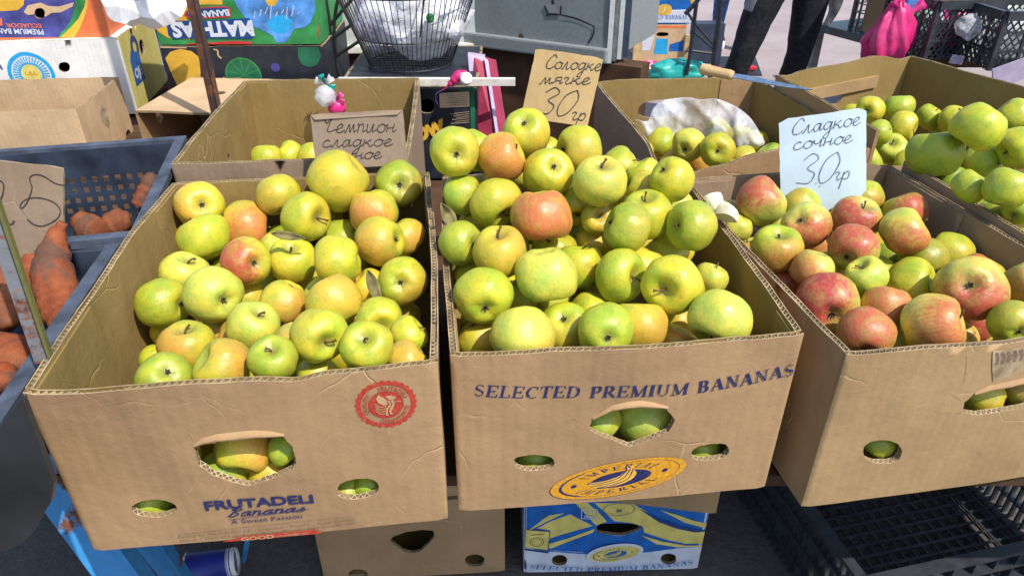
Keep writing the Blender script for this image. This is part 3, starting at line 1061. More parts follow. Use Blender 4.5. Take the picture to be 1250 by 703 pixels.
# ---------------------------------------------------------------- display table under the fruit
tb = empty('display_table', (0.1, 0.7, 0), 'blue steel market table with chipped paint under the open fruit cartons', 'table')
tb.location = (0, 0, 0)
mb = MB()
for i in range(6):
    y = 0.79 + i * 0.17
    m_ = MB()
    m_.box((0.17, y, 0.647), (2.5, 0.1685, 0.02), bev=0.002)
    m_.build('plank', M['dark_wood'], tb)
for y0, y1, x in ((0.80, 1.6, -0.9), (0.85, 1.6, -0.30), (0.95, 1.6, 0.35), (0.85, 1.6, 1.25)):
    m_ = MB()
    m_.bar((x, y0, 0.62), (x, y1, 0.62), 0.04, 0.03)
    m_.build('rail', M['blue_paint'], tb)
for x0, x1, y in ((-0.92, 1.3, 1.0), (-0.92, 1.3, 1.58)):
    m_ = MB()
    m_.bar((x0, y, 0.588), (x1, y, 0.588), 0.04, 0.03)
    m_.build('rail', M['blue_paint'], tb)


def angle_leg(a, b, wd, m):
    m_ = MB()
    a, b = Vector(a), Vector(b)
    m_.bar(a, b, wd, 0.005, up=(0.15, -1, 0.2))
    off = Vector((wd / 2, 0.012, 0))
    m_.bar(a + off, b + off, 0.005, 0.03, up=(0.15, -1, 0.2))
    return m_.build('leg', m, tb)


pa, pb = aty(73, 607, 0.70), aty(150, 712, 0.66)
angle_leg(pa - (pb - pa) * 0.45, pa + (pb - pa) * 3.2, 0.056, M['blue_paint'])
pa, pb = aty(146, 665, 0.80), aty(178, 705, 0.80)
m_ = MB()
m_.tube([pa + (pa - pb) * 2.2, pb + (pb - pa) * 9], 0.016, 8)
m_.build('brace', M['rust'], tb)
pa, pb = aty(178, 664, 0.86), aty(206, 705, 0.86)
angle_leg(pa + (pa - pb) * 1.6, pb + (pb - pa) * 9, 0.046, M['blue_paint'])
pa, pb = aty(303, 655, 1.05), aty(293, 705, 1.10)
m_ = MB()
m_.tube([pa + (pa - pb) * 1.4, pb + (pb - pa) * 0.7], 0.006, 6)
m_.build('brace', M['blue_paint'], tb)
for x, y in ((1.24, 0.82), (1.24, 1.57), (-0.88, 1.57)):
    m_ = MB()
    m_.bar((x, y, 0.0), (x, y, 0.60), 0.04, 0.04, up=(0, 1, 0))
    m_.build('leg', M['blue_paint'], tb)
m_ = MB()
m_.box((-0.31, 0.92, 0.679), (0.36, 0.2, 0.042), bev=0.003)
m_.build('batten', M['wood'], tb)
m_ = MB()
m_.box((-0.40, 1.40, 0.676), (0.36, 0.3, 0.036), bev=0.003)
m_.build('batten', M['wood'], tb)

# ---------------------------------------------------------------- the open fruit cartons
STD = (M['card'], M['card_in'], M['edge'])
P1 = lambda L, x0, y0, k: [(x0 + a / k, y0 + b / k) for a, b in L]


def pell(cx, cy, rx, ry, n=18, rot=0.0, pw=0.9):
    out = []
    for i in range(n):
        a = 2 * math.pi * i / n
        x = rx * math.copysign(abs(math.cos(a)) ** pw, math.cos(a))
        y = ry * math.copysign(abs(math.sin(a)) ** pw, math.sin(a))
        out.append((cx + x * math.cos(rot) - y * math.sin(rot), cy + x * math.sin(rot) + y * math.cos(rot)))
    return out


H1 = P1([(112, 182), (128, 150), (200, 128), (300, 112), (400, 103), (530, 105), (575, 155), (595, 228), (570, 272), (480, 318), (375, 356), (300, 342), (200, 308), (130, 260)], 210, 500, 3.904)
c1 = Carton('brown banana carton with round red seal on its front, full of yellow-green apples', -0.277, 0.568, 0.704, 6.53, 0.404, 0.516, 0.232, STD,
            holes={'front': [lambda c: c.uvs(H1), lambda c: c.uvs(pell(188, 619, 28, 11, pw=1.0)), lambda c: c.uvs(pell(436.7, 595, 26, 12.5, rot=-0.08))],
                   'right': [lens(0.25, 0.14, 0.09, 0.035)]},
            bulge={'front': 0.006, 'left': 0.010, 'right': 0.005}, dents={'front': [(0.26, -0.004, 0.02), (0.05, -0.003, 0.05)], 'left': [(0.3, -0.004, 0.08)]}, seed=2.1, fine=True, t=0.008)
c1.inner_flap('left', 0.34, 0.50)
c1.inner_flap('left', 0.0, 0.09)
c1.inner_flap('back', 0.0, 0.035)
c1.inner_flap('right', 0.38, 0.50)

H2 = P1([(458, 235), (470, 205), (530, 168), (620, 152), (700, 165), (728, 205), (710, 240), (640, 270), (585, 288), (540, 270), (490, 255)], 540, 430, 2.575)
c2 = Carton('brown banana carton with orange oval emblem on its front, heaped with yellow-green apples', 0.131, 0.643, 0.681, 5.6, 0.397, 0.50, 0.241, STD,
            holes={'front': [lambda c: c.uvs(H2), lambda c: c.uvs(pell(651.8, 563, 25, 9.5, pw=0.8)), lambda c: c.uvs(pell(866.5, 550.5, 23.5, 10, rot=-0.12, pw=0.8))],
                   'right': [lens(0.25, 0.14, 0.09, 0.035)]},
            bulge={'front': 0.006, 'left': 0.004, 'right': 0.006}, seed=5.3, fine=True, t=0.008)
c2.inner_flap('right', 0.0, 0.05)
c2.inner_flap('left', 0.4, 0.48)

H3 = [(1173, 496), (1175, 487), (1186, 477), (1204, 468), (1230, 464), (1270, 456), (1310, 452), (1325, 466), (1310, 480), (1250, 495), (1196, 502), (1178, 500)]
c3 = Carton('brown carton with torn front rim holding red-blushed apples behind the white price card', 0.564, 0.676, 0.665, 9.6, 0.388, 0.504, 0.242, (M['card_b'], M['card_grey'], M['edge']),  # inner walls greyed, their shade put into the board
            holes={'front': [lambda c: c.uvs(H3), lambda c: c.uvs(pell(1076, 549.8, 23.5, 14.5))], 'right': [lens(0.25, 0.13, 0.09, 0.035)]},
            bulge={'front': 0.005, 'left': 0.004, 'right': 0.006}, dents={'front': [(0.2, -0.004, 0.03)], 'back': [(0.05, 0.006, 0.02)]}, seed=9.4, fine=True, t=0.008)
c3.inner_flap('right', 0.30, 0.485, mat=M['card_grey'])
c3.inner_flap('back', 0.3, 0.372, mat=M['card_grey'])

c4 = Carton('olive-tinted brown carton with little tied bags hanging on its back wall', -0.375, 1.155, 0.694, 4.2, 0.397, 0.505, 0.24, (M['card_grey'], M['card_in'], M['edge']),
            holes={'back': [lens(0.155, 0.135, 0.078, 0.052), lens(0.285, 0.03, 0.033, 0.033, n=14)],
                   'left': [lens(0.21, 0.125, 0.018, 0.045, n=14), lens(0.405, 0.05, 0.016, 0.035, n=14)]},
            bulge={'back': 0.005, 'left': 0.006, 'front': -0.002}, seed=13.3, t=0.008)
c4.inner_flap('back', 0.345, 0.389)
c4.inner_flap('left', 0.0, 0.06)
c4.inner_flap('right', 0.36, 0.488)

c5 = Carton('brown carton with a white plastic bag bunched inside, a kitchen knife on its rim', 0.464, 1.236, 0.675, 8.0, 0.397, 0.50, 0.238, STD,
            holes={'left': [lens(0.33, 0.13, 0.02, 0.05, n=14)], 'back': [lens(0.235, 0.165, 0.11, 0.045)], 'right': [lens(0.25, 0.19, 0.04, 0.03, n=14)]},
            bulge={'back': 0.004, 'left': 0.003}, dents={'front': [(0.05, -0.028, 0.05), (0.12, -0.010, 0.03), (0.26, 0.016, 0.08)], 'left': [(0.46, -0.02, 0.04)], 'back': [(0.3, 0.005, 0.1)]}, seed=17.7, t=0.007,
            wallmats={'left': (M['card_grey'], M['card_in'], M['edge'])})  # left wall's shade put into its greyed board
c5.inner_flap('back', 0.0, 0.09, mat=M['card'])
c5.inner_flap('right', 0.02, 0.13, mat=M['card'])

FL6 = Vector((0.672, 1.275))
C6 = [Vector(q) - FL6 for q in ((0.672, 1.275), (1.157, 1.454), (0.995, 1.842), (0.606, 1.672))]
c6 = Carton('brown carton with a slotted back wall holding small green apples, near the pink bag', FL6.x, FL6.y, 0.685, 0.0, 0.41, 0.45, 0.258, STD,
            corners=[tuple(q) for q in C6], holes={'back': [lambda c: c.uvs([(985, 128), (989, 119), (1004, 114), (1026, 109), (1030, 117), (1022, 128)], 'back')]},
            bulge={'right': 0.004, 'back': 0.004}, dents={'front': [(0.26, -0.09, 0.5)], 'back': [(0.03, -0.006, 0.03), (0.39, -0.008, 0.03), (0.13, 0.01, 0.06)]}, seed=21.5)
c6.inner_flap('back', 0.10, 0.40, v0=0.186, v1=0.214, th=0.006, mat=M['card_b'], name='folded_strip')
c6.inner_flap('right', 0.0, 0.09, mat=M['card'])

c7 = Carton('brown carton of large green apples standing beside the red-blushed apples', 0.956, 0.735, 0.672, 9.0, 0.385, 0.50, 0.246, (M['card_grey'], M['card_in'], M['edge']), seed=25.0)

# ---------------------------------------------------------------- print on carton 1
f = c1.faces['front']


def scallop(c, cx, cy, rx, ry, n=26, amp=0.06):
    out = []
    for i in range(n * 4):
        a = 2 * math.pi * i / (n * 4)
        k = 1 + amp * math.cos(a * n)
        out.append((cx + rx * k * math.cos(a), cy + ry * k * math.sin(a)))
    return out


def circ(cx, cy, r, n=40, ry=None):
    return [(cx + r * math.cos(2 * math.pi * i / n), cy + (ry or r) * math.sin(2 * math.pi * i / n)) for i in range(n)]


def ring_piece(cx, cy, r0, r1, ry0=None, ry1=None, a0=0, a1=360, n=40):
    vs, fs = [], []
    for i in range(n + 1):
        a = R(a0 + (a1 - a0) * i / n)
        vs += [Vector((cx + r0 * math.cos(a), cy + (ry0 or r0) * math.sin(a))), Vector((cx + r1 * math.cos(a), cy + (ry1 or r1) * math.sin(a)))]
    for i in range(n):
        fs.append((2 * i, 2 * i + 1, 2 * i + 3, 2 * i + 2))
    return vs, fs


def ident(a, b):
    return a, b


def arc_text(face, name, glyphs, length, cx, cy, r, a_mid, height, mat, fill=None, ry=None, inward=False):
    """text round a circle; inward: read from below with feet outward"""
    arcdeg = fill if fill else length * height / r * 180 / math.pi

    def place(x, y):
        k = x / length - 0.5
        if inward:
            a = R(a_mid + k * arcdeg)
            q = 1 - y * height / r
        else:
            a = R(a_mid - k * arcdeg)
            q = 1 + y * height / r
        return cx + r * q * math.cos(a), cy + (ry or r) * q * math.sin(a)
    return face.draw(name, glyphs, mat, place)


su, sv = c1.uv(471.5, 491.5)
k0 = (c1.uv(508.5, 489.5)[0] - c1.uv(434.5, 493)[0]) / 2
# seal: scalloped red ring, lettered band, red disc with a pale bird
outer = scallop(c1, su, sv, k0, k0, 27, 0.035)
inner = circ(su, sv, k0 * 0.83, len(outer))
f.draw('seal', [(([Vector(p) for p in outer] + [Vector(p) for p in inner]), [(i, (i + 1) % len(outer), len(outer) + (i + 1) % len(outer), len(outer) + i) for i in range(len(outer))]),
                ring_piece(su, sv, k0 * 0.56, k0 * 0.585)], M['ink_red'], ident)
f.poly('seal_disc', circ(su, sv, k0 * 0.545), M['ink_red'], 0.008)
g, L = font_glyphs('FRUTADELI', 0.012)
arc_text(f, 'lettering', g, L, su, sv, k0 * 0.63, 62, k0 * 0.15, M['ink_red'], 88)
g, L = font_glyphs('QUALITY', 0.012)
arc_text(f, 'lettering', g, L, su, sv, k0 * 0.63, 172, k0 * 0.15, M['ink_red'], 70)
g, L = font_glyphs('GUARANTEED', 0.012)
arc_text(f, 'lettering', g, L, su, sv, k0 * 0.63, 300, k0 * 0.15, M['ink_red'], 100)
B = lambda L: [(su + k0 * a, sv + k0 * b) for a, b in L]
f.poly('seal_emblem', B([(-.3, .3), (-.22, .46), (-.05, .33), (.06, .18), (.05, .02), (-.08, 0), (-.24, .12)]), M['ink_card'])
f.poly('seal_emblem', B([(.0, .38), (.2, .4), (.36, .3), (.3, .2), (.12, .22)]), M['ink_card'])
f.draw('seal_emblem', [ribbon(crom(B([(.1, .2), (.13, .0), (.02, -.18), (0, -.45)])), k0 * .07), ribbon(crom(B([(.2, .2), (.24, 0), (.12, -.25), (.16, -.42)])), k0 * .09),
                       ribbon(B([(.24, .12), (.5, .09)]), k0 * .035)] +
       [ribbon(crom(B([(.02, -.02 - .1 * i), (-.2, -.06 - .1 * i), (-.36, .12 - .1 * i)])), k0 * .035) for i in range(4)], M['ink_card'], ident)
# name block
g, L = font_glyphs('FRUTADELI', 0.035)
p = [c1.uv(252, 619.5), c1.uv(384, 608)]
f.text('lettering', g, L, p, 0.0132, M['ink_blue'])
B_ = []
B_, L = cursive('Bапапаs', 0.2, 0.35)
f.text('lettering', B_, L, [c1.uv(277, 627.5), c1.uv(372, 619)], 0.0066, M['ink_blue'])
f.draw('underline', [ribbon([c1.uv(283, 630.5), c1.uv(377, 616)], 0.0009)], M['ink_blue'], ident)
g, L = font_glyphs('A Sweet Passion', 0.0)
f.text('lettering', g, L, [c1.uv(283.5, 635.5), c1.uv(370, 627)], 0.0060, M['ink_blue'])
f.draw('rule', [ribbon([c1.uv(219, 648.5), c1.uv(435, 625.5)], 0.0006)], M['ink_grey'], ident)
g, L = font_glyphs('Packed by: FRUTADELI S.A. / Guayaquil - Ecuador - South America', 0.0)
f.text('lettering', g, L, [c1.uv(219, 652.5), c1.uv(435, 630)], 0.0032, M['ink_grey'])
g, L = font_glyphs('Phone: + (593) 999 6514 / info@frutadeli.com / www.frutadeli.com', 0.0)
f.text('lettering', g, L, [c1.uv(221, 657.5), c1.uv(435, 634.5)], 0.0032, M['ink_grey'])
f.poly('banner', c1.uvs([(273, 660.5), (286, 653.5), (300, 650), (385, 642), (394, 645), (390, 649)]), M['ink_red'], 0.012)
g, L = font_glyphs('GOOD', 0.03)
f.text('lettering', g, L, [c1.uv(296, 656), c1.uv(336, 652)], 0.0062, M['ink_card'])
g, L = font_glyphs('GUARANTEED', 0.0)
f.text('lettering', g, L, [c1.uv(340, 650.5), c1.uv(378, 647)], 0.003, M['ink_card'])


def curled_lip(c, pxs, th=0.004, out=0.008, mat=None, name='hand_hole_lip'):
    """the pushed-out strip of liner along the top of a hand hole"""
    fc = c.faces['front']
    U = c.uvs(pxs)
    mb = MB()
    n = len(U)
    prof = [(0.003, 0.0004), (0.001, 0.0030), (-0.0015, 0.0052), (-0.0045, 0.0056), (-0.0055, 0.0035)]
    vs, fs = [], []
    for i, (u, v) in enumerate(U):
        k = math.sin(math.pi * (i + 0.35) / (n - 0.3)) ** 0.6
        for dv, of in prof:
            vs.append(fc.S(u, v + dv * k * out / 0.008 + 0.002, of * k))
    m = len(prof)
    for i in range(n - 1):
        for j in range(m - 1):
            fs.append((i * m + j, i * m + j + 1, (i + 1) * m + j + 1, (i + 1) * m + j))
    mb.add(vs, fs)
    return mb.build(name, mat or M['card'], fc.parent, True)


curled_lip(c1, P1([(112, 168), (150, 140), (220, 120), (300, 108), (400, 98), (480, 98), (540, 104)], 210, 500, 3.904))
curled_lip(c2, P1([(470, 205), (530, 168), (580, 156), (620, 151), (660, 156), (705, 166)], 540, 430, 2.575), out=0.007)
curled_lip(c3, [(1186, 477), (1204, 468), (1230, 464), (1270, 456), (1310, 452)], out=0.006)

# handling creases: pale broken lines running out from the cut-outs
def creases(c, lines, key='front', wd=0.0008):
    fc = c.faces[key]
    for L_ in lines:
        fc.draw('crease', [ribbon(crom([(a + 0.0015 * math.sin(a * 400), b) for a, b in c.uvs(L_, key)], 5), wd)], M['card_crease'], ident, 0.0004)


creases(c1, [[(362, 580), (385, 584), (411, 592)], [(360, 556), (375, 552), (392, 540), (405, 522)], [(243, 578), (236, 592), (222, 606)],
             [(240, 536), (232, 526), (228, 514)], [(462, 602), (472, 608), (484, 616)]])
creases(c2, [[(826, 512), (838, 506), (846, 496)], [(717, 520), (706, 512), (697, 509)], [(560, 470), (572, 462), (590, 460)]])
creases(c3, [[(1172, 484), (1164, 480), (1157, 477)], [(1171, 500), (1155, 500), (1140, 499)], [(1176, 430), (1176, 450), (1173, 462)], [(1012, 476), (1040, 478), (1060, 474)]])
creases(c4, [[(428, 140), (445, 142), (455, 146)], [(320, 118), (322, 112), (328, 108)]], 'back')

# ---------------------------------------------------------------- print on carton 2
f = c2.faces['front']
base = c2.uvs([(577.6, 480.8), (640, 482.5), (709.6, 482.8), (760, 481), (800, 479), (844, 476), (900, 468.5), (968, 457)])
g, L = serif_glyphs('SELECTED PREMIUM BANANAS', 0.05, 0.06)
f.text('lettering', g, L, base, 0.0168, M['ink_blue'])


def oval_emblem(c, f, C, P, Q, cols, text='IMPERIAL', rot_fix=0.0):
    """C centre, P right end, Q top end (all wall coordinates)"""
    C, P, Q = Vector(C), Vector(P), Vector(Q)
    a, b = P - C, Q - C
    to = lambda x, y: tuple(C + a * x + b * y)
    back, line, core, fruit = cols
    L0 = f.lift
    f.poly('emblem_oval', [to(math.cos(2 * math.pi * i / 48), math.sin(2 * math.pi * i / 48)) for i in range(48)], back, 0.012)

    def cres(x):
        vs, fs = [], []
        n = 60
        for i in range(n + 1):
            t = 2 * math.pi * i / n
            wdt = 0.010 + 0.05 * (math.sin(t + 0.9) < 0) * abs(math.sin(t + 0.9)) ** 2 * (1 if math.cos(t) > 0.2 else 0.15) + 0.03 * (math.cos(t) < -0.6)
            r = 0.90 if math.cos(t) > 0 else 0.88
            vs += [Vector(to(r * math.cos(t), r * math.sin(t))), Vector(to((r - wdt) * math.cos(t), (r - wdt * 1.3) * math.sin(t)))]
        for i in range(n):
            fs.append((2 * i, 2 * i + 1, 2 * i + 3, 2 * i + 2))
        return vs, fs
    L1 = f.lift
    f.draw('emblem_line', [cres(0)], line, ident, L1)
    f.lift = L1
    f.poly('emblem_core', [to(0.03 + 0.45 * math.cos(2 * math.pi * i / 36), -0.02 + 0.46 * math.sin(2 * math.pi * i / 36)) for i in range(36)], core, 0.012)
    bunch = [(-.46, .0), (-.40, .06), (-.2, .06), (0.0, .22), (.08, .50), (.06, .68), (.12, .74), (.18, .68), (.2, .45), (.26, .2), (.22, -.12), (.08, -.34), (-.12, -.40), (-.3, -.34), (-.38, -.2)]
    f.poly('emblem_fruit', [to(x, y) for x, y in bunch], fruit, 0.012)
    L3 = f.lift
    f.draw('emblem_line', [ribbon([to(x, y) for x, y in crom(q, 5)], b.length * 0.05) for q in
                           ([(-.44, -.02), (-.2, -.06), (0, .1), (.1, .5)], [(-.40, -.16), (-.16, -.18), (.06, .0), (.14, .5)], [(-.30, -.32), (-.05, -.28), (.14, -.06), (.18, .5)], [(-.46, .0), (-.4, .06), (-.2, .06), (0, .22), (.08, .5), (.06, .68)], [(-.3, -.34), (-.12, -.4), (.08, -.34), (.22, -.12), (.26, .2), (.2, .45)])], line, ident, L3)
    f.lift = L1
    f.poly('emblem_dot', [to(-0.66 + .045 * math.cos(t * .5236), .1 * math.sin(t * .5236)) for t in range(12)], line)
    f.lift = L1
    f.poly('emblem_dot', [to(0.68 + .045 * math.cos(t * .5236), .02 + .1 * math.sin(t * .5236)) for t in range(12)], line)
    g, L = serif_glyphs(text, 0.34)
    for a0, inward in ((90, False), (270, True)):
        def place(x, y):
            k = x / L - 0.5
            if not inward:
                t = R(a0 - k * 118)
                q = 0.56 + y * 0.2
                return to(q * math.cos(t) * 0.95, q * math.sin(t) * 1.05)
            t = R(a0 + k * 118)
            q = 0.76 - y * 0.2
            return to(q * math.cos(t) * 0.95, q * math.sin(t) * 1.0)
        f.draw('lettering', g, line, place, L3)
    f.lift = L3 + 1.4e-4


C = c2.uv(754, 580.5)
oval_emblem(c2, f, C, c2.uv(836.5, 565), (C[0] + 0.003, C[1] + 0.0300), (M['ink_orange'], M['ink_navy'], M['ink_navy'], M['ink_orange_b']))

# torn strip on carton 3's rim
f = c3.faces['front']
T3 = P1([(445, 215), (650, 195), (650, 240), (653, 345), (560, 370), (450, 402), (445, 320)], 1120, 380, 5.023)
T3 = T3[:1] + [(1255, 417), (1300, 412), (1300, 442), (1255, 446)] + T3[4:]
f.poly('torn_liner', c3.uvs(T3), M['paper_edge'], 0.012)
f.draw('torn_flute', [ribbon(c3.uvs(P1([(470 + i * 37, 222 - i * 4), (480 + i * 37, 260 - i * 4), (470 + i * 37, 298 - i * 5)], 1120, 380, 5.023)), 0.0042) for i in range(7)], M['ink_grey'], ident)

# ---------------------------------------------------------------- cartons stacked on the ground under the table
lb = Carton('plain brown closed carton standing on the ground under the red-seal carton', -0.215, 1.035, 0.004, 4.0, 0.40, 0.34, 0.238, STD, 'cartons stored under the table',
            holes={'front': [lambda c: c.uvs(P1([(460, 285), (480, 260), (560, 232), (650, 220), (715, 222), (725, 255), (690, 300), (640, 345), (590, 358), (540, 345), (490, 310)], 380, 600, 4.808)),
                             lambda c: c.uvs(pell(579.5, 683.5, 12, 7.5)), lambda c: c.uvs(pell(437, 701, 12, 6.5))]},
            seed=31, closed=True, flute=False, name='cardboard_carton')
lb2 = Carton('plain brown carton stacked on the ground carton, seen through the gap between the front cartons', -0.20, 1.04, 0.246, 5.0, 0.40, 0.34, 0.225, (M['card_b'], M['card_in'], M['edge']), 'cartons stored under the table', seed=33, closed=True, flute=False)
BLU = (M['p_white'], M['card_in'], M['edge'])
bb = Carton('blue, yellow and white printed banana carton standing on the ground', 0.222, 1.05, 0.004, 1.5, 0.392, 0.34, 0.238, BLU, 'cartons stored under the table',
            holes={'front': [lambda c: c.uvs(P1([(495, 205), (520, 178), (620, 175), (720, 178), (755, 195), (735, 220), (640, 248), (600, 243), (510, 232)], 620, 600, 4.63)),
                             lambda c: c.uvs(pell(683, 683.5, 9.5, 6.5)), lambda c: c.uvs(pell(816, 681.5, 9.5, 6.5))]}, seed=35, fine=True, closed=True, flute=False, bulge={'front': 0.0}, amp=0.0006)
f = bb.faces['front']
Q = lambda L: bb.uvs(P1(L, 620, 600, 4.63))


def minus_holes(face, c, name, pts, mat):
    """printed area, cut back where the board is cut out"""
    hs = [bb.uvs(P1([(495, 205), (520, 178), (620, 175), (720, 178), (755, 195), (735, 220), (640, 248), (600, 243), (510, 232)], 620, 600, 4.63))]
    n = len(pts)
    pts = [(min(max(a, 0.0012), face.lim[0] - 0.0012), min(max(b, 0.0012), face.lim[1] - 0.0012)) for a, b in pts]
    P = [Vector(p) for p in pts]
    E_ = [(i, (i + 1) % n) for i in range(n)]
    for h in hs:
        b = len(P)
        P += [Vector(p) for p in h]
        E_ += [(b + i, b + (i + 1) % len(h)) for i in range(len(h))]
    pl = [tuple(p) for p in P[:n]]
    gx = 0.01
    while gx < 0.395:
        gy = 0.01
        while gy < 0.24:
            if inside((gx, gy), pl) and not any(inside((gx, gy), h) for h in hs):
                P.append(Vector((gx, gy)))
            gy += 0.016
        gx += 0.016
    r = delaunay_2d_cdt(P, E_, [], 0, 1e-7)
    fs = []
    for t in r[2]:
        q = sum((r[0][i] for i in t), Vector((0, 0))) / len(t)
        if inside(tuple(q), pl) and not any(inside(tuple(q), h) for h in hs):
            fs.append(tuple(t))
    # one object for each separate printed piece
    par = {}

    def find(a):
        while par.setdefault(a, a) != a:
            a = par[a]
        return a
    for t in fs:
        for q in t[1:]:
            par[find(q)] = find(t[0])
    grp = {}
    for t in fs:
        grp.setdefault(find(t[0]), []).append(t)
    lf = face.lift
    for ts in grp.values():
        ids = sorted({i for t in ts for i in t})
        if len(ts) < 3:
            continue
        mp_ = {i: k for k, i in enumerate(ids)}
        face.draw(name, [([r[0][i] for i in ids], [tuple(mp_[i] for i in t) for t in ts])], mat, ident, lf)
    face.lift = lf + 2.2e-4


minus_holes(f, bb, 'blue_print', Q([(62, -40), (1190, -40), (1120, 310), (950, 318), (800, 338), (620, 350), (420, 350), (230, 335), (66, 318)]), M['p_blue'])
for P_, m_ in (([(150, 290), (300, 240), (480, 190), (350, 125), (240, 165), (165, 205), (240, 215), (235, 270)], 'p_yellow'),
               ([(70, 215), (235, 130), (320, 118), (220, 165), (130, 212)], 'p_yellow'),
               ([(380, 60), (450, 60), (520, 120), (560, 165), (500, 185), (490, 180)], 'p_yellow'),
               ([(490, 60), (700, 60), (760, 95), (850, 150), (960, 190), (1060, 210), (1140, 218), (1118, 292), (1000, 288), (880, 262), (770, 225), (760, 190), (700, 172), (600, 160)], 'p_yellow'),
               ([(860, 100), (960, 128), (1050, 160), (1150, 178), (1146, 205), (1000, 170)], 'p_yellow'),
               ([(235, 318), (360, 270), (480, 225), (490, 205), (350, 255), (230, 290)], 'p_yellow'),
               ([(750, 240), (870, 275), (1000, 298), (1105, 300), (1090, 308), (960, 308), (840, 290)], 'p_yellow'),
               ([(730, 85), (850, 165), (960, 205), (1060, 225), (1130, 222), (1128, 214), (1050, 205), (950, 182), (860, 145)], 'p_navy'),
               ([(70, 318), (230, 332), (230, 342), (70, 328)], 'p_navy')):
    minus_holes(f, bb, 'band_print', Q(P_), M[m_])
f.poly('panel_print', Q([(100, 210), (235, 218), (225, 322), (95, 310)]), M['p_yellow'])
c_, r_ = bb.uv(620 + 163 / 4.63, 600 + 278 / 4.63), 0.0155
f.draw('panel_print', [ring_piece(c_[0], c_[1], r_, r_ * 0.88), ring_piece(c_[0], c_[1], r_ * .68, r_ * 0.6), ribbon(Q([(128, 238), (205, 232)]), 0.003)], M['ink_grey'], ident)
f.draw('panel_print', [ribbon(Q(q), 0.0012) for q in ([(100, 210), (235, 218)], [(235, 218), (225, 322)], [(225, 322), (95, 310)], [(95, 310), (100, 210)])], M['ink_grey'], ident)
f.draw('panel_print', [ribbon(Q(q), 0.0016) for q in ([(415, 90), (505, 92)], [(505, 92), (503, 147)], [(503, 147), (415, 143)], [(415, 143), (415, 90)])], M['p_white'], ident)
for tx, a, b in (('KET', (432, 113), (495, 116)), ('FMO', (430, 138), (495, 142))):
    g, L = font_glyphs(tx, 0.03)
    f.text('lettering', g, L, Q([a, b]), 0.0062, M['p_white'])
c_ = bb.uv(620 + 628 / 4.63, 600 + 92 / 4.63)
f.draw('stamp', [ring_piece(c_[0], c_[1], 0.0335, 0.0322, 0.0195, 0.0185)], M['p_navy'], ident)
g, L = font_glyphs('30', 0.03)
f.text('lettering', g, L, Q([(610, 106), (642, 106)]), 0.0075, M['p_navy'])
g, L = serif_glyphs('IMPERIAL', 0.3)
arc_text(f, 'lettering', g, L, c_[0], c_[1], 0.027, 270, 0.0045, M['p_navy'], 110, ry=0.0145, inward=True)
g, L = font_glyphs('Union company', 0.0)
f.text('lettering', g, L, Q([(245, 326), (425, 334)]), 0.0045, M['p_white'])
C = bb.uv(620 + 603 / 4.63, 600 + 341 / 4.63)
f.poly('emblem_base', [(C[0] + 0.062 * math.cos(t * .2618), C[1] + 0.003 + 0.030 * math.sin(t * .2618) + 0.009 * math.cos(t * .2618)) for t in range(24)], M['p_white'], 0.02)
oval_emblem(bb, f, C, (C[0] + 0.0545, C[1] + 0.009), (C[0] + 0.002, C[1] + 0.0245), (M['p_yellow'], M['p_navy'], M['p_blue'], M['p_yellow']))
g, L = serif_glyphs('SELECTED PREMIUM BANANAS', 0.05, 0.06)
f.text('lettering', g, L, Q([(122, 424), (330, 434), (450, 440), (560, 438), (745, 428), (900, 414), (1042, 396)]), 0.0145, M['p_blue'])
f.poly('panel_print', Q([(66, 370), (104, 390), (104, 430), (68, 420)]), M['p_navy'])
# brown carton on the blue one, turned a little so one corner overhangs
p = atz(874, 627, 0.246)
Wd = 0.40
a_ = R(-9)
cxy = Vector((p.x - Wd / 2 * math.cos(a_), p.y - Wd / 2 * math.sin(a_)))
lb3 = Carton('plain brown carton set askew on top of the blue and yellow carton', cxy.x, cxy.y, 0.246, -9.0, Wd, 0.34, 0.22, (M['card_b'], M['card_in'], M['edge']), 'cartons stored under the table', seed=37, closed=True, flute=False)
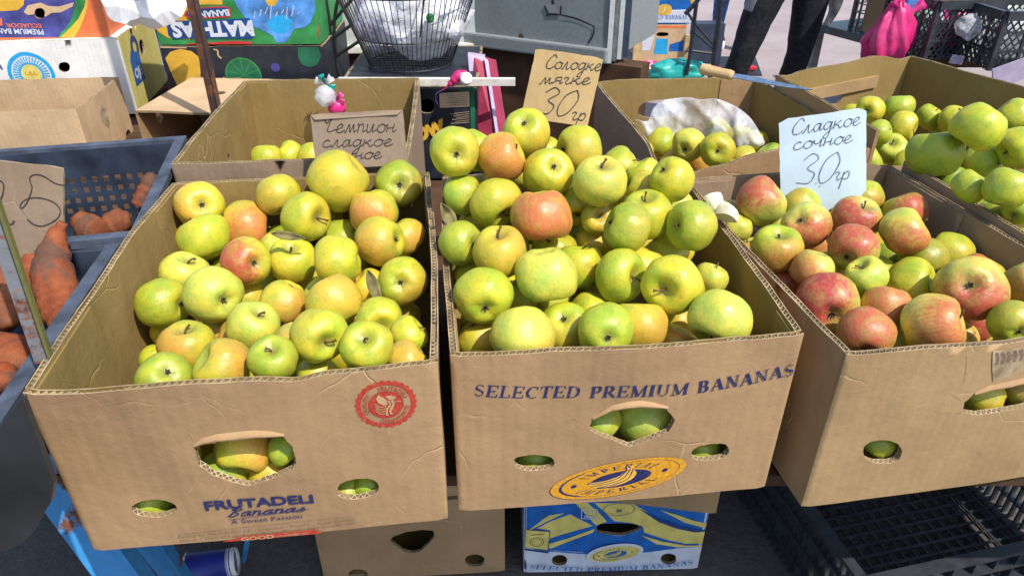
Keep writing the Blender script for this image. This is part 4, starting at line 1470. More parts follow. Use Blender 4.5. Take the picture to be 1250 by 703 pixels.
# ---------------------------------------------------------------- apples
def apple_mesh(i):
    rg = random.Random(100 + i)
    nu, nv = 34, 22
    sq = rg.uniform(0.86, 0.97)
    lob = rg.uniform(0.012, 0.04)
    lean = rg.uniform(-0.10, 0.10)
    taper = rg.uniform(0.02, 0.09)
    ph = rg.uniform(0, 6)
    td, bd = rg.uniform(0.26, 0.34), rg.uniform(0.14, 0.22)
    off = Vector((rg.uniform(-9, 9), rg.uniform(-9, 9), rg.uniform(-9, 9)))
    vs, fs = [], []
    for j in range(nv + 1):
        t = math.pi * (0.5 - 0.5 * math.cos(math.pi * j / nv)) * 0.55 + math.pi * j / nv * 0.45
        s, c = math.sin(t), math.cos(t)
        for k in range(nu):
            a = 2 * math.pi * k / nu
            r = abs(s) ** 0.9 * (1 + taper * c)
            z = sq * (abs(c) ** 0.95) * (1 if c > 0 else -1)
            z -= td * math.exp(-(t / 0.36) ** 2) * 1.25
            z += bd * math.exp(-((math.pi - t) / 0.34) ** 2) * 1.35
            bot = max(0.0, -c)
            r *= 1 + lob * math.cos(5 * a + ph) * (0.25 + bot * 1.6) * (s ** 0.5)
            z += lob * 0.9 * math.cos(5 * a + ph) * bot * s
            p = Vector((r * math.cos(a), r * math.sin(a), z))
            n = noise.noise(p * 1.1 + off) * 0.085 + noise.noise(p * 2.6 + off) * 0.028
            p *= 1 + n
            p.z += lean * p.x * 0.6
            vs.append(p)
    for j in range(nv):
        for k in range(nu):
            fs.append((j * nu + k, (j + 1) * nu + k, (j + 1) * nu + (k + 1) % nu, j * nu + (k + 1) % nu))
    R0 = (max(v.x for v in vs) - min(v.x for v in vs) + max(v.y for v in vs) - min(v.y for v in vs)) / 4
    vs = [v / (R0 * 1.0) for v in vs]
    me = bpy.data.meshes.new('apple')
    me.from_pydata([tuple(v) for v in vs], [], fs)
    me.materials.append(M['apple'])
    me.polygons.foreach_set('use_smooth', [True] * len(me.polygons))
    zt = max(v.z for v in vs[:nu]) if True else 0
    zb = vs[-1].z
    return me, vs[0].z, zb


AM = [apple_mesh(i) for i in range(20)]


def stem_mesh(i):
    rg = random.Random(40 + i)
    L = rg.uniform(0.24, 0.44)
    b = Vector((rg.uniform(-.22, .22), rg.uniform(-.22, .22), 0))
    pts = [Vector((0, 0, -0.06)), Vector((0, 0, L * .35)) + b * .15, Vector((0, 0, L * .75)) + b * .6, Vector((0, 0, L)) + b * 1.2]
    mb = MB()
    mb.tube(crom(pts, 3), [0.045, .042, .04, .038, .036, .035, .036, .04, .048, .062], 6)
    me = bpy.data.meshes.new('stem')
    me.from_pydata([tuple(v) for v in mb.v], [], mb.f)
    me.materials.append(M['stem'])
    me.polygons.foreach_set('use_smooth', [True] * len(me.polygons))
    return me


def calyx_mesh(i):
    rg = random.Random(70 + i)
    mb = MB()
    n = 10
    mb.add([(0, 0, -0.02)] + [(0.075 * math.cos(2 * math.pi * k / n), 0.075 * math.sin(2 * math.pi * k / n), 0.02) for k in range(n)],
           [(0, (k + 1) % n + 1, k + 1) for k in range(n)])
    for k in range(5):
        a = 2 * math.pi * k / 5 + rg.uniform(-.2, .2)
        l = rg.uniform(.05, .12)
        d = Vector((math.cos(a), math.sin(a), 0))
        s = Vector((-d.y, d.x, 0))
        z = Vector((0, 0, -1))
        p = [d * .03 + s * .04, d * .03 - s * .04, d * .075 - s * .035 + z * .05, d * .075 + s * .035 + z * .05, d * (.07 + l * .5) + z * (.12 + rg.uniform(-.05, .06)) + s * rg.uniform(-.05, .05)]
        mb.add(p, [(0, 1, 2, 3), (3, 2, 4)])
    me = bpy.data.meshes.new('calyx')
    me.from_pydata([tuple(v) for v in mb.v], [], mb.f)
    me.materials.append(M['calyx'])
    return me


SM = [stem_mesh(i) for i in range(5)]
CM = [calyx_mesh(i) for i in range(4)]
TONE = {'G': (0.34, 0.41, 0.036), 'Y': (0.45, 0.465, 0.034), 'P': (0.50, 0.52, 0.08), 'L': (0.54, 0.46, 0.042), 'D': (0.23, 0.32, 0.03), 'Q': (0.52, 0.50, 0.10)}  # D: darker green, shade put into the tone of deep apples

# px py r layer end tone blush redness bx by | label
A1 = '''
268 235 29 0 c.12,-.05 L .35 .1 -.7,.3 | yellow apple with a round brown scar ring, at the back corner by the blue crate
337 230 27 0 - L .30 .2 -.7,.7 | yellow apple at the back rim, between the scar-ring apple and the big yellow apple
308 270 32 0 - L .75 .35 .2,.2 | peach-blushed apple just below the scar-ring apple, in the red-seal carton
254 287 34 0 - Y .10 .1 -1,0 | squarish yellow-green apple between the peach-blushed apple and the side wall by the sweet potatoes
222 281 26 1 - G .0 0 1,0 | green apple half hidden behind the squarish yellow-green apple
301 319 31 0 c.45,.1 L .92 .85 -.5,.2 | red-flushed apple showing its dark eye, the reddest in the red-seal carton
226 334 31 0 s.2,-.85 P .0 0 1,0 | pale yellow-green apple lying above the brown-spotted green apple
193 371 33 0 c.75,.05 G .05 .1 1,0 | green apple with brown spots, lowest against the side wall of the red-seal carton
261 360 37 0 c.5,.3 P .12 .1 -1,.5 | large pale apple with its eye turned down, below the red-flushed apple
309 399 33 0 s.3,-.75 P .05 .1 1,0 | plump light green apple in the middle of the front half of the red-seal carton
229 422 35 0 s-.2,-.85 L .45 .3 -.9,.2 | yellow apple with an orange cheek, below the brown-spotted green apple
273 447 36 0 - L .45 .25 .7,-.3 | lobed yellow apple with a brown bruise, resting behind the front rim
201 464 36 0 c.1,-.35 G .0 0 1,0 | green apple showing its eye at the front rim corner nearest the blue crate
337 449 31 0 s-.15,-.6 G .08 .1 1,0 | green apple with a long stem behind the front rim, beside the bruised apple
347 367 29 0 - L .5 .25 .5,.5 | yellow apple with orange tint, between the red-flushed apple and the yellow-orange pair
357 318 30 0 s-.1,-.75 Y .15 .2 -.5,.6 | yellow-green apple with a dry leaf stuck on top, right beside the red-flushed apple
417 203 35 0 - L .12 .1 1,.2 | big smooth yellow apple standing in front of the Champion price card
487 216 29 0 c.05,.0 G .35 .3 1,.6 | green apple with its eye facing out, beside the big smooth yellow apple
379 259 31 0 s.7,.08 Y .05 .1 1,0 | green apple with a side-turned stem pit, below the big smooth yellow apple
404 250 23 1 - L .1 .1 1,0 | yellow apple wedged between the side-turned apple and the orange-peach apple
451 255 30 0 - L .75 .15 -.3,.5 | orange-peach apple below the eye-out green apple at the back of the red-seal carton
465 294 31 0 c.85,-.1 L .45 .2 -.4,.3 | golden apple with a creased side, below the orange-peach apple
503 289 25 1 - L .45 .3 .8,.3 | golden apple half in the shade of the wall next to the second carton
414 285 27 1 - G .05 .1 1,0 | green apple tucked under the apple with the side-turned stem pit
413 319 32 0 - Y .08 .1 -1,0 | round yellow-green apple between the leaf-topped apple and the golden apple
491 343 30 0 c-.1,.1 Y .35 .3 .9,.6 | apple half in shade with a star eye, against the wall next to the second carton
407 369 35 0 - L .35 .2 .2,-.5 | large yellow apple with a peach cheek, in the middle of the red-seal carton
449 350 24 1 - L .2 .1 1,0 | yellow apple behind a curled dry leaf, under the golden apple
463 392 30 0 s.1,.35 Y .0 0 1,0 | yellow-green apple with a small deep pit, below the shaded star-eye apple
383 413 36 0 s.35,.4 Y .22 .2 -.8,-.2 | large apple with a stem pit facing down, above the hand hole of the red-seal carton
502 409 25 1 - Y .12 .1 -1,.3 | pale apple half in shade, behind the front rim above the red seal
449 431 32 0 s-.2,-.4 Y .05 .1 1,0 | yellow-green apple with a stem, directly above the red seal
496 440 27 1 - L .4 .2 0,-.5 | peach-tinted apple mostly in shade, at the front rim corner above the red seal
390 458 28 1 - Y .0 0 1,0 | low yellow apple, only its top above the front rim near the red seal
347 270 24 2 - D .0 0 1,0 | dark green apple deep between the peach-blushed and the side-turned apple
348 404 24 2 - Y .0 0 1,0 | yellow apple mostly hidden between the two plump middle apples
418 425 25 2 - L .3 .1 1,0 | golden apple mostly hidden above the low yellow apple
267 404 24 2 - L .6 .3 1,0 | orange apple deep below the large pale apple
322 352 24 2 - G .0 0 1,0 | small green apple deep below the red-flushed apple
303 362 24 2 - L .2 .1 1,0 | yellow apple deep beside the large pale apple
193 406 24 2 - L .5 .3 1,0 | orange apple in the shade under the brown-spotted green apple
190 442 22 2 - Y .0 0 1,0 | yellow apple low by the side wall, above the front corner green apple
'''
F1 = '''
299 548 37 F - L .55 .2 .8,-.2 | yellow apple filling the hand hole of the red-seal carton
272 580 32 F - G .05 0 1,0 | green apple low in one corner of the red-seal carton's hand hole
335 580 32 F - L .35 .2 .6,.3 | tan-green apple low in the hand hole of the red-seal carton, nearer the seal
352 548 27 F - G .0 0 1,0 | green apple at the end of the red-seal carton's hand hole
183 612 34 F - G .0 0 1,0 | green apple seen through the small vent farthest from the red seal
424 600 26 F - G .0 0 1,0 | green apple seen through the small vent below the red seal
455 592 26 F - G .0 0 1,0 | pale green apple at the end of the small vent below the red seal
'''
A2 = '''
555 185 31 0 c.1,.15 Y .05 .1 1,0 | apple with a big cracked brown eye, at the back rim below the black carton
612 193 31 0 - L .95 .2 .2,.1 | orange-peach apple beside the apple with the cracked eye
642 163 30 0 c-.1,-.55 Y .3 .3 .8,.7 | topmost apple of the heap, in front of the tan price card
669 211 31 0 c.3,-.3 Y .05 .1 1,0 | yellow-green apple below the topmost apple of the heap
706 182 29 0 c-.88,.05 Y .3 .3 0,.2 | apple with a deep side pit, just below the tan price card
732 222 33 0 s.1,-.8 P .12 .1 .5,-.5 | big pale apple under the apple with the deep side pit
757 206 26 1 - Y .0 0 1,0 | yellow-green apple behind the big pale apple
605 248 33 0 s.5,.7 Y .05 .1 1,0 | yellow apple with a long bent stem, against the orange-russet apple
661 263 37 0 - L 1.0 .55 .1,0 | orange-russet apple, the darkest in the oval-emblem carton
565 238 25 1 - G .0 0 1,0 | green apple below the apple with the cracked eye
563 297 28 0 c.7,.05 G .05 .1 1,0 | green apple touching the side wall, below the bent-stem apple
610 308 33 0 s-.1,-.85 L .28 .25 .6,-.2 | pale apple with a faint pink cheek, below the bent-stem apple
667 335 38 0 - P .05 .1 1,0 | large pale green apple under the orange-russet apple
707 325 30 1 - Y .0 0 1,0 | yellow-green apple half behind the large pale green apple
587 362 36 0 c.05,.55 Y .05 .1 -1,0 | round apple with its eye turned to the front rim, by the side wall
637 408 40 0 - P .0 0 1,0 | lumpy pale apple without visible stem, at the front rim
692 400 34 0 c-.05,-.4 Y .3 .3 .5,.8 | apple with a star-shaped eye on top, beside the lumpy pale apple
700 252 26 1 s.2,.7 Y .25 .2 .5,.5 | yellow apple with its pit turned down, peeking out beside the orange-russet apple
638 362 24 2 - Y .0 0 1,0 | yellow apple hidden behind the lumpy pale apple
573 413 28 1 - L .1 .1 1,0 | yellow apple low at the front corner next to the red-seal carton
560 340 24 2 - Y .0 0 1,0 | yellow apple in the gap by the side wall, above the round apple
722 382 27 1 - Y .0 0 1,0 | yellow-green apple behind the apple with the star-shaped eye
820 219 28 0 c-.45,-.5 Y .15 .1 1,0 | apple with a brown flap and twig at its eye, by the torn-rim carton's corner
789 263 32 0 s-.1,-.85 Y .05 .1 1,0 | tall yellow-green apple with a stem on top, below the twig apple
765 278 31 0 - G .0 0 1,0 | smooth green apple overlapping the tall stemmed apple
845 276 32 0 s-.85,-.05 G .0 0 1,0 | green apple with a stem pit on its side, touching the wall by the red-blushed fruit
787 232 24 1 - L .1 .1 1,0 | golden apple behind the tall stemmed apple
757 336 34 0 s.82,.1 G .0 0 1,0 | green apple with a pit on its side, in the centre of the oval-emblem carton
819 350 37 0 s-.4,.28 Y .0 0 1,0 | green apple showing a deep pit with a stalk, above the scarred big apple
816 308 31 1 - Y .0 0 1,0 | yellow-green apple behind the deep-pit apple
868 340 22 1 - P .0 0 1,0 | pale apple in shade against the wall behind the scarred big apple
880 389 40 0 - P .08 .1 .5,.3 | big pale green apple with a small scar, at the corner near the red-blushed fruit
775 397 35 0 - L .45 .3 .8,.3 | yellow apple with a deep orange cheek, behind the front rim
753 422 36 0 c.1,.3 G .0 0 1,0 | green apple showing its eye right behind the front rim
824 424 31 1 - L .5 .2 .3,-.2 | orange-yellow apple low behind the front rim, beside the scarred big apple
724 298 23 2 - L .1 .1 1,0 | yellow apple deep below the smooth green apple
728 267 20 1 s.3,-.2 L .3 .2 1,0 | small yellow apple with a thin stalk, under the big pale apple
889 424 27 2 - Y .0 0 1,0 | apple under the scarred big apple, only its top above the front rim
828 393 23 2 - L .4 .2 1,0 | orange apple deep in the gap beside the scarred big apple
792 303 24 2 - L .0 0 1,0 | yellow apple deep under the smooth green apple
786 214 22 1 - Y .0 0 1,0 | yellow apple at the back rim beside the twig apple
664 186 22 2 - Y .0 0 1,0 | small yellow apple hidden behind the topmost apple of the heap
725 352 23 2 - L .0 0 1,0 | yellow apple deep beside the centre side-pit apple
617 352 22 2 - Y .0 0 1,0 | yellow apple deep below the faint-pink apple
720 425 24 2 - Y .0 0 1,0 | apple sunk behind the front rim beside the star-eye apple
'''
F2 = '''
787 510 37 F - P .0 0 1,0 | big pale apple filling the hand hole of the oval-emblem carton
733 516 28 F - G .0 0 1,0 | green apple at the narrow end of the oval-emblem carton's hand hole
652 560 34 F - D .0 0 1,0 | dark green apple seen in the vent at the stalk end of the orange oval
856 552 26 F - G .0 0 1,0 | green apple filling half of the vent beside the orange oval's tip
'''
A3 = '''
929 246 31 0 - L .8 .8 -.3,-.9 | yellow apple with a red shoulder, next to the white price card at the back corner
984 275 30 0 c-.3,-.25 L .9 .75 .3,.7 | red-orange apple with its eye out, in front of the white price card
1045 267 30 0 s.45,-.75 L 1.0 1.0 -.2,.1 | deep pink-red apple with an upright stem, beside the white price card
1103 283 32 0 - P .7 .7 .2,.6 | pale apple with rosy streaks, touching the back of the shaded side wall
1042 303 31 0 c-.35,.5 L .85 .85 0,-.4 | red-topped apple with its eye turned down, below the deep pink-red apple
935 307 31 0 s.15,-.75 G .6 .3 .3,.6 | greenish apple with a cracked crown and short stem, near the second carton's wall
898 278 18 1 - P .0 0 1,0 | small pale green apple by the cut apple pieces
988 326 27 0 - L .65 .5 -.6,.2 | orange-yellow apple between the cracked-crown apple and the big red apple
1058 337 26 0 s-.4,-.7 P .1 .3 -.8,.5 | yellowish green apple in the middle of the red-blushed fruit
1009 331 27 1 - Y .25 .4 .8,-.3 | green apple peeking over the big red apple
1010 371 39 0 c.2,.5 L 1.0 .98 -.3,-.2 | big red apple with its eye turned down, at the front wall corner
1080 376 31 0 - L .8 .55 .1,-.2 | pink and yellow apple between the big red apple and the pink-yellow front apple
1113 347 34 0 - Y .1 .3 -.6,.5 | large yellow-green apple beside the flat-topped red and yellow apple
1184 353 45 0 c.0,-.15 L .95 .85 .1,.9 | large flat apple, yellow around its eye and red below
1139 397 42 0 - L .75 .55 .5,.1 | large pinkish yellow apple at the front rim of the red-blushed fruit
1056 408 36 0 c.0,.8 L .95 .75 .1,-.2 | pink apple low behind the front rim, under the big red apple
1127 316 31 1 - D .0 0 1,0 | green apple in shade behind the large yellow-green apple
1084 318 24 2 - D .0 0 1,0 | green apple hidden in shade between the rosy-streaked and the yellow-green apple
1236 394 31 0 c.3,.55 G .25 .5 .5,-.4 | pale green apple at the front rim beside the torn strip
1197 400 26 2 - L .9 1.0 0,0 | dark red apple in the shade under the biggest flat apple
1177 411 20 2 - L .4 .5 1,0 | small yellow and pink apple squeezed at the front rim
957 350 22 2 - L .8 .9 0,0 | red apple low by the side wall, under the cracked-crown apple
960 328 24 2 - L .8 .6 0,.5 | orange-red apple under the cracked-crown apple
1000 297 27 1 - L .85 .5 0,.3 | orange apple under the red-orange apple with its eye out
950 277 24 2 - G .1 .3 1,0 | green apple behind the cracked-crown apple
938 205 18 3 - L .4 .2 1,0 | yellow apple peeking out behind the white price card
1258 345 34 0 - L .5 .6 -.4,.3 | yellow and red apple against the shaded side wall, beyond the biggest flat apple
1210 305 30 2 - Y .2 .5 .6,.2 | green apple deep behind the biggest flat apple
'''
F3 = '''
1072 540 24 F - G .0 0 1,0 | green apple seen through the round vent of the torn-rim carton
1199 484 30 F - Y .3 .6 1,.4 | olive apple at the end of the torn-rim carton's hand hole
1252 478 30 F - L .5 .9 .3,-.6 | yellow apple with a purple-red top in the torn-rim carton's hand hole
'''
A4 = '''
325 194 20 0 - Y .0 0 1,0 | yellow-green apple at the low end of the row in the bag-hung carton
354 191 20 0 - Y .0 0 1,0 | second yellow-green apple in the bag-hung carton, counting from the olive side wall
380 193 20 0 - Y .0 0 1,0 | yellow-green apple touching the edge of the Champion price card
497 182 19 0 - G .0 0 1,0 | green apple beside the far edge of the Champion price card
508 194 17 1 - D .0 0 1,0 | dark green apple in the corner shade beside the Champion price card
430 192 20 1 - Y .0 0 1,0 | yellow apple hidden behind the Champion price card
'''
A5 = '''
841 177 21 0 c-.3,.35 P .05 .1 1,0 | pale yellow-green apple leaning on the white plastic bag
876 183 22 0 c.0,.1 Y .0 0 1,0 | ribbed yellow apple with its eye facing out, in the carton with the plastic bag
854 198 19 1 - L .6 .2 0,0 | peach apple below the ribbed yellow apple
824 198 17 1 - L .4 .2 0,0 | orange-tinted apple at the broken front rim, by the plastic bag
906 196 19 1 - L .2 .2 0,0 | yellow apple hidden by the stiff flap near the plastic bag
'''
A6 = '''
1062 134 18 0 c-.3,.1 Y .0 0 1,0 | yellow-green apple nearest the slotted back wall
1097 132 20 0 - G .0 0 1,0 | green apple with a dark spot beside the slotted back wall
1102 154 20 0 - Y .0 0 1,0 | light green apple below the spotted green apple
1074 162 17 0 - G .0 0 1,0 | small green apple by the edge of the white price card
1088 182 20 1 s.0,-.5 P .0 0 1,0 | pale green apple with an upright stem at the carton corner
1134 143 17 1 - Y .0 0 1,0 | yellow-green apple behind the biggest green apple
1165 146 20 1 - Y .0 0 1,0 | yellow-green apple half hidden behind the high yellow apple
1150 155 18 2 - G .0 0 1,0 | green apple in the gap between the two back cartons
'''
A7 = '''
1141 188 36 0 - G .0 0 1,0 | biggest green apple, lying against the wall of the red-blushed fruit
1194 155 33 -2 - Y .0 0 1,0 | high yellow apple on top of the large green apples
1237 142 24 0 - Y .0 0 1,0 | yellow-green apple behind the high yellow apple
1243 180 28 0 s-.8,.4 Y .0 0 1,0 | yellow-green apple with a stem pit beside the high yellow apple
1198 199 25 1 - Y .0 0 1,0 | yellow-green apple in the hollow under the high yellow apple
1184 228 23 0 - G .0 0 1,0 | small round green apple above the corrugated rim
1229 230 29 0 - G .0 0 1,0 | shiny green apple beside the small round green apple
1243 256 21 1 s-.4,.6 G .0 0 1,0 | green apple with a tiny stem at the rim of the red-blushed fruit's carton
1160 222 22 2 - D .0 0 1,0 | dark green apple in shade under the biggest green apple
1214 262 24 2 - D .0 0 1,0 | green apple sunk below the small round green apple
'''

# (carton, list, front list, height of the top layer over the carton's foot: constant, per metre depth, per metre across)
SETS = [
    (c1, A1, F1, lambda x, y: 0.185 + 0.055 * (x / 0.2) * 0.5 + 0.10 * (y - 0.25) * (1 if y > 0.25 else 0.1) + (0.03 if y < 0.12 else 0), 'apples in the red-seal carton'),
    (c2, A2, F2, lambda x, y: 0.178 + 0.40 * y - 0.12 * x * (y / 0.4), 'apples in the oval-emblem carton'),
    (c3, A3, F3, lambda x, y: 0.212 + 0.12 * y, 'red-blushed apples in the torn-rim carton'),
    (c4, A4, '', lambda x, y: 0.155 if y < 0.3 else 0.12, 'apples in the bag-hung carton'),
    (c5, A5, '', lambda x, y: 0.172, 'apples in the carton with the plastic bag'),
    (c6, A6, '', lambda x, y: 0.20, 'small green apples in the slotted carton'),
    (c7, A7, '', lambda x, y: 0.285 - 0.06 * (y - 0.25), 'large green apples beside the red-blushed fruit'),
]
LAY = 0.026


class Ap:
    R = 0.0


def parse(s):
    out = []
    for ln in s.strip().split('\n'):
        if not ln.strip():
            continue
        a, lab = ln.split('|')
        q = a.split()
        o = Ap()
        o.px, o.py, o.r = float(q[0]), float(q[1]), float(q[2])
        o.layer = q[3]
        o.end = q[4][0]
        o.axis = tuple(float(v) for v in q[4][1:].split(',')) if o.end != '-' else None
        o.tone, o.blush, o.red = q[5], float(q[6]), float(q[7])
        o.b = tuple(float(v) for v in q[8].split(','))
        o.label = lab.strip()
        out.append(o)
    return out


def solve(cart, items, h):
    inv = cart.mw.inverted()
    t_in = cart.t + 0.001
    for o in items:
        d = ray(o.px, o.py)
        o.d = d
        o.r *= 2 / (1 + d.length)          # a ball off the lens axis images wider than it is
        if o.layer == 'F':
            O, U, N, L = cart.geo['front']
            k = (O - CAM).dot(N) / d.dot(N)
            Rr = o.r * k / FPX
            for _ in range(4):
                k = (O - N * (cart.t + Rr - 0.0015) - CAM).dot(N) / d.dot(N)
                Rr = o.r * k / FPX
            o.t, o.t0, o.fix, o.L = k, k, True, 0
            continue
        o.L = int(o.layer)
        o.fix = False
        lo_, hi_ = 0.45, 2.6
        for _ in range(40):
            m = (lo_ + hi_) / 2
            p = inv @ (CAM + d * m)
            if p.z > h(p.x, p.y) - LAY * o.L:
                lo_ = m
            else:
                hi_ = m
        o.t = o.t0 = m
    act = [o for o in items]
    for it in range(80):
        for i in range(len(act)):
            a = act[i]
            for j in range(i + 1, len(act)):
                b = act[j]
                pa, pb = CAM + a.d * a.t, CAM + b.d * b.t
                Ra, Rb = a.r * a.t / FPX, b.r * b.t / FPX
                v = pb - pa
                ds = v.length
                pen = (Ra + Rb) * 0.97 - ds
                if pen <= 0:
                    continue
                sa = a.t - 0.02 * (0 if a.fix else -a.L)
                sb = b.t - 0.02 * (0 if b.fix else -b.L)
                s = 1 if (b.t + 0.03 * b.L) >= (a.t + 0.03 * a.L) else -1
                q = min(0.5 * pen, 0.006)
                if not a.fix:
                    a.t = min(max(a.t - s * q, a.t0 - 0.05), a.t0 + 0.07)
                if not b.fix:
                    b.t = min(max(b.t + s * q, b.t0 - 0.05), b.t0 + 0.07)
    for o in act:
        o.R = o.r * o.t / FPX
        o.p = CAM + o.d * o.t
    # small settling moves in all directions, kept inside the walls
    hw = cart.W / 2 - t_in
    for it in range(40):
        for i in range(len(act)):
            a = act[i]
            for j in range(i + 1, len(act)):
                b = act[j]
                v = b.p - a.p
                ds = v.length
                pen = (a.R + b.R) * 0.965 - ds
                if pen > 0 and ds > 1e-5:
                    q = v / ds * min(pen * 0.22, 0.002)
                    if not a.fix:
                        a.p = a.p - q
                    if not b.fix:
                        b.p = b.p + q
        if cart is not c6:
            for o in act:
                l = inv @ o.p
                rr = o.R * 0.98
                if l.z - o.R * 0.35 < cart.H and cart is not c7:
                    l.x = min(max(l.x, -hw + rr), hw - rr)
                    l.y = min(max(l.y, t_in + rr), cart.D - t_in - rr)
                o.p = cart.mw @ l


def filler(cart, items, h, group):
    """apples under the visible top layer, kept only where some of them shows"""
    rg = random.Random(int(cart.x * 1000) + 5)
    inv = cart.mw.inverted()
    pts = [(o.p, o.R) for o in items]
    out = []
    cand = []
    hw = cart.W / 2 - 0.045
    for _ in range(2600):
        x, y = rg.uniform(-hw, hw), rg.uniform(0.045, cart.D - 0.085)
        if cart is c1 and x < -0.115:
            continue
        if cart is c6:
            x, y = rg.uniform(0.03, 0.4), rg.uniform(0.06, 0.40)
        z = h(x, y) - rg.uniform(0.036, 0.135)
        if z < 0.04:
            continue
        cand.append((z, x, y))
    cand.sort(reverse=True)
    for z, x, y in cand:
        p = cart.mw @ Vector((x, y, z))
        Rr = rg.uniform(0.029, 0.036)
        if all((p - q).length > (Rr + r_) * 0.955 for q, r_ in pts):
            pts.append((p, Rr))
            o = Ap()
            o.p, o.R, o.end, o.axis = p, Rr, '-', None
            red = cart is c3
            o.tone = rg.choice('YYLGP')
            o.blush = rg.uniform(0.3, 1.0) if red else (rg.uniform(0.2, 0.6) if rg.random() < 0.3 else 0.0)
            o.red = rg.uniform(0.4, 1.0) if red else 0.2
            o.b = (rg.uniform(-1, 1), rg.uniform(-1, 1))
            o.label = None
            o.group = group
            out.append(o)
    return out


ALL = []
USED = set()
for cart, sa, sf, h, grp in SETS:
    it = parse(sa) + (parse(sf) if sf else [])
    solve(cart, it, h)
    for o in it:
        o.group = grp
        if cart is c3 and o.tone == 'L':
            o.tone = 'Q'
    fl = filler(cart, it, h, grp)
    for o in fl:
        near = sorted((q for q in it if q.R), key=lambda q: (q.p - o.p).length)[0]
        for near in sorted((q for q in it if q.R and 'hidden' not in q.label), key=lambda q: (q.p - o.p).length)[:6]:
            cl_ = near.label.split(',')[0].split(' from the ')[0].split()[:12]
            while cl_[-1] in ('a', 'an', 'the', 'with', 'and', 'of', 'its', 'to', 'by', 'at', 'in', 'next', 'between'):
                cl_.pop()
            o.label = 'half-buried apple under the ' + ' '.join(cl_)
            if o.label not in USED:
                break
        else:
            o.label = 'apple mostly covered by others, one of the ' + grp
        USED.add(o.label)
        
    for o in it:
        o.fill = False
        o.cart = cart
    for o in fl:
        o.fill = True
        o.cart = cart
    ALL += it + fl

# keep a buried apple only if some of it can be seen from the eye or from a step to either side
W_, H_ = 416, 234
keep = np.zeros(len(ALL), int)
for dx, dy, dz, fw_ in ((0, 0, 0, 1.0), (-0.25, 0, 0, 0.35), (0.25, 0, 0, 0.35)):
    zb = np.full((H_, W_), 1e9)
    ib = np.full((H_, W_), -1)
    f_ = FPX * W_ / 1250
    e = CAM + Vector((dx, dy, dz))
    for i, o in enumerate(ALL):
        v = o.p - e
        z = v.dot(FW)
        cx, cy, rr = W_ / 2 + f_ * v.x / z, H_ / 2 - f_ * v.dot(UP) / z, f_ * o.R / z
        x0, x1, y0, y1 = int(max(0, cx - rr)), int(min(W_, cx + rr + 1)), int(max(0, cy - rr)), int(min(H_, cy + rr + 1))
        if x1 <= x0 or y1 <= y0:
            continue
        yy, xx = np.mgrid[y0:y1, x0:x1]
        q = 1 - ((xx + .5 - cx) ** 2 + (yy + .5 - cy) ** 2) / rr ** 2
        ok = q > 0
        zz = z - o.R * np.sqrt(np.clip(q, 0, 1))
        sub = zb[y0:y1, x0:x1]
        m = ok & (zz < sub)
        sub[m] = zz[m]
        ib[y0:y1, x0:x1][m] = i
    ids, cnt = np.unique(ib, return_counts=True)
    for a, b in zip(ids, cnt):
        if a >= 0:
            keep[a] = max(keep[a], int(b * fw_))

arng = random.Random(11)
for i, o in enumerate(ALL):
    if o.fill and keep[i] < (4 if o.cart in (c1, c2, c3) else 50):
        continue
    me, zt, zb_ = AM[arng.randrange(len(AM))]
    ob = lk('apple', me)
    tocam = (CAM - o.p).normalized()
    rx = FW.cross(UP)
    ry = tocam.cross(rx).normalized()
    rx = ry.cross(tocam).normalized()
    ry = tocam.cross(rx)

    def img(x, y):
        k = 1 - x * x - y * y
        return (rx * x - ry * y + tocam * math.sqrt(max(k, 0.0))).normalized()
    if o.axis:
        ax = img(*o.axis)
        if o.end == 'c':
            ax = -ax
    else:
        a = arng.uniform(0, 2 * math.pi)
        tl = arng.uniform(-0.30, -0.05) * arng.choice((1, 1, -1))
        ax = (rx * math.cos(a) + ry * math.sin(a) + tocam * tl).normalized()
    q = ax.to_track_quat('Z', 'Y') @ Matrix.Rotation(arng.uniform(0, 6.28), 3, 'Z').to_quaternion()
    ob.rotation_mode = 'QUATERNION'
    ob.rotation_quaternion = q
    ob.location = o.p
    s = o.R
    ob.scale = (s, s, s)
    bl = (rx * o.b[0] - ry * o.b[1] + tocam * 0.55).normalized()
    bl = q.inverted() @ bl
    tn = TONE[o.tone]
    k = arng.uniform(0.9, 1.08)
    ob['skin_tone'] = [tn[0] * k * arng.uniform(0.93, 1.07), tn[1] * k, tn[2] * k]
    ob['blush'] = float(max(o.blush, arng.choice((0.0, 0.08, 0.16, 0.24))))
    ob['redness'] = float(o.red)
    ob['blush_side'] = [float(v) for v in bl]
    ob['seed'] = arng.uniform(0, 60)
    tag(ob, o.label, 'apple', o.group)
    if o.end == 's' or (o.end == '-' and arng.random() < 0.4):
        c = lk('stem', SM[arng.randrange(5)], ob)
        c.location = (0, 0, zt)
    if o.end == 'c' or (o.end == '-' and arng.random() < 0.4):
        c = lk('calyx', CM[arng.randrange(4)], ob)
        c.location = (0, 0, zb_ - 0.01)
    o.ob = ob


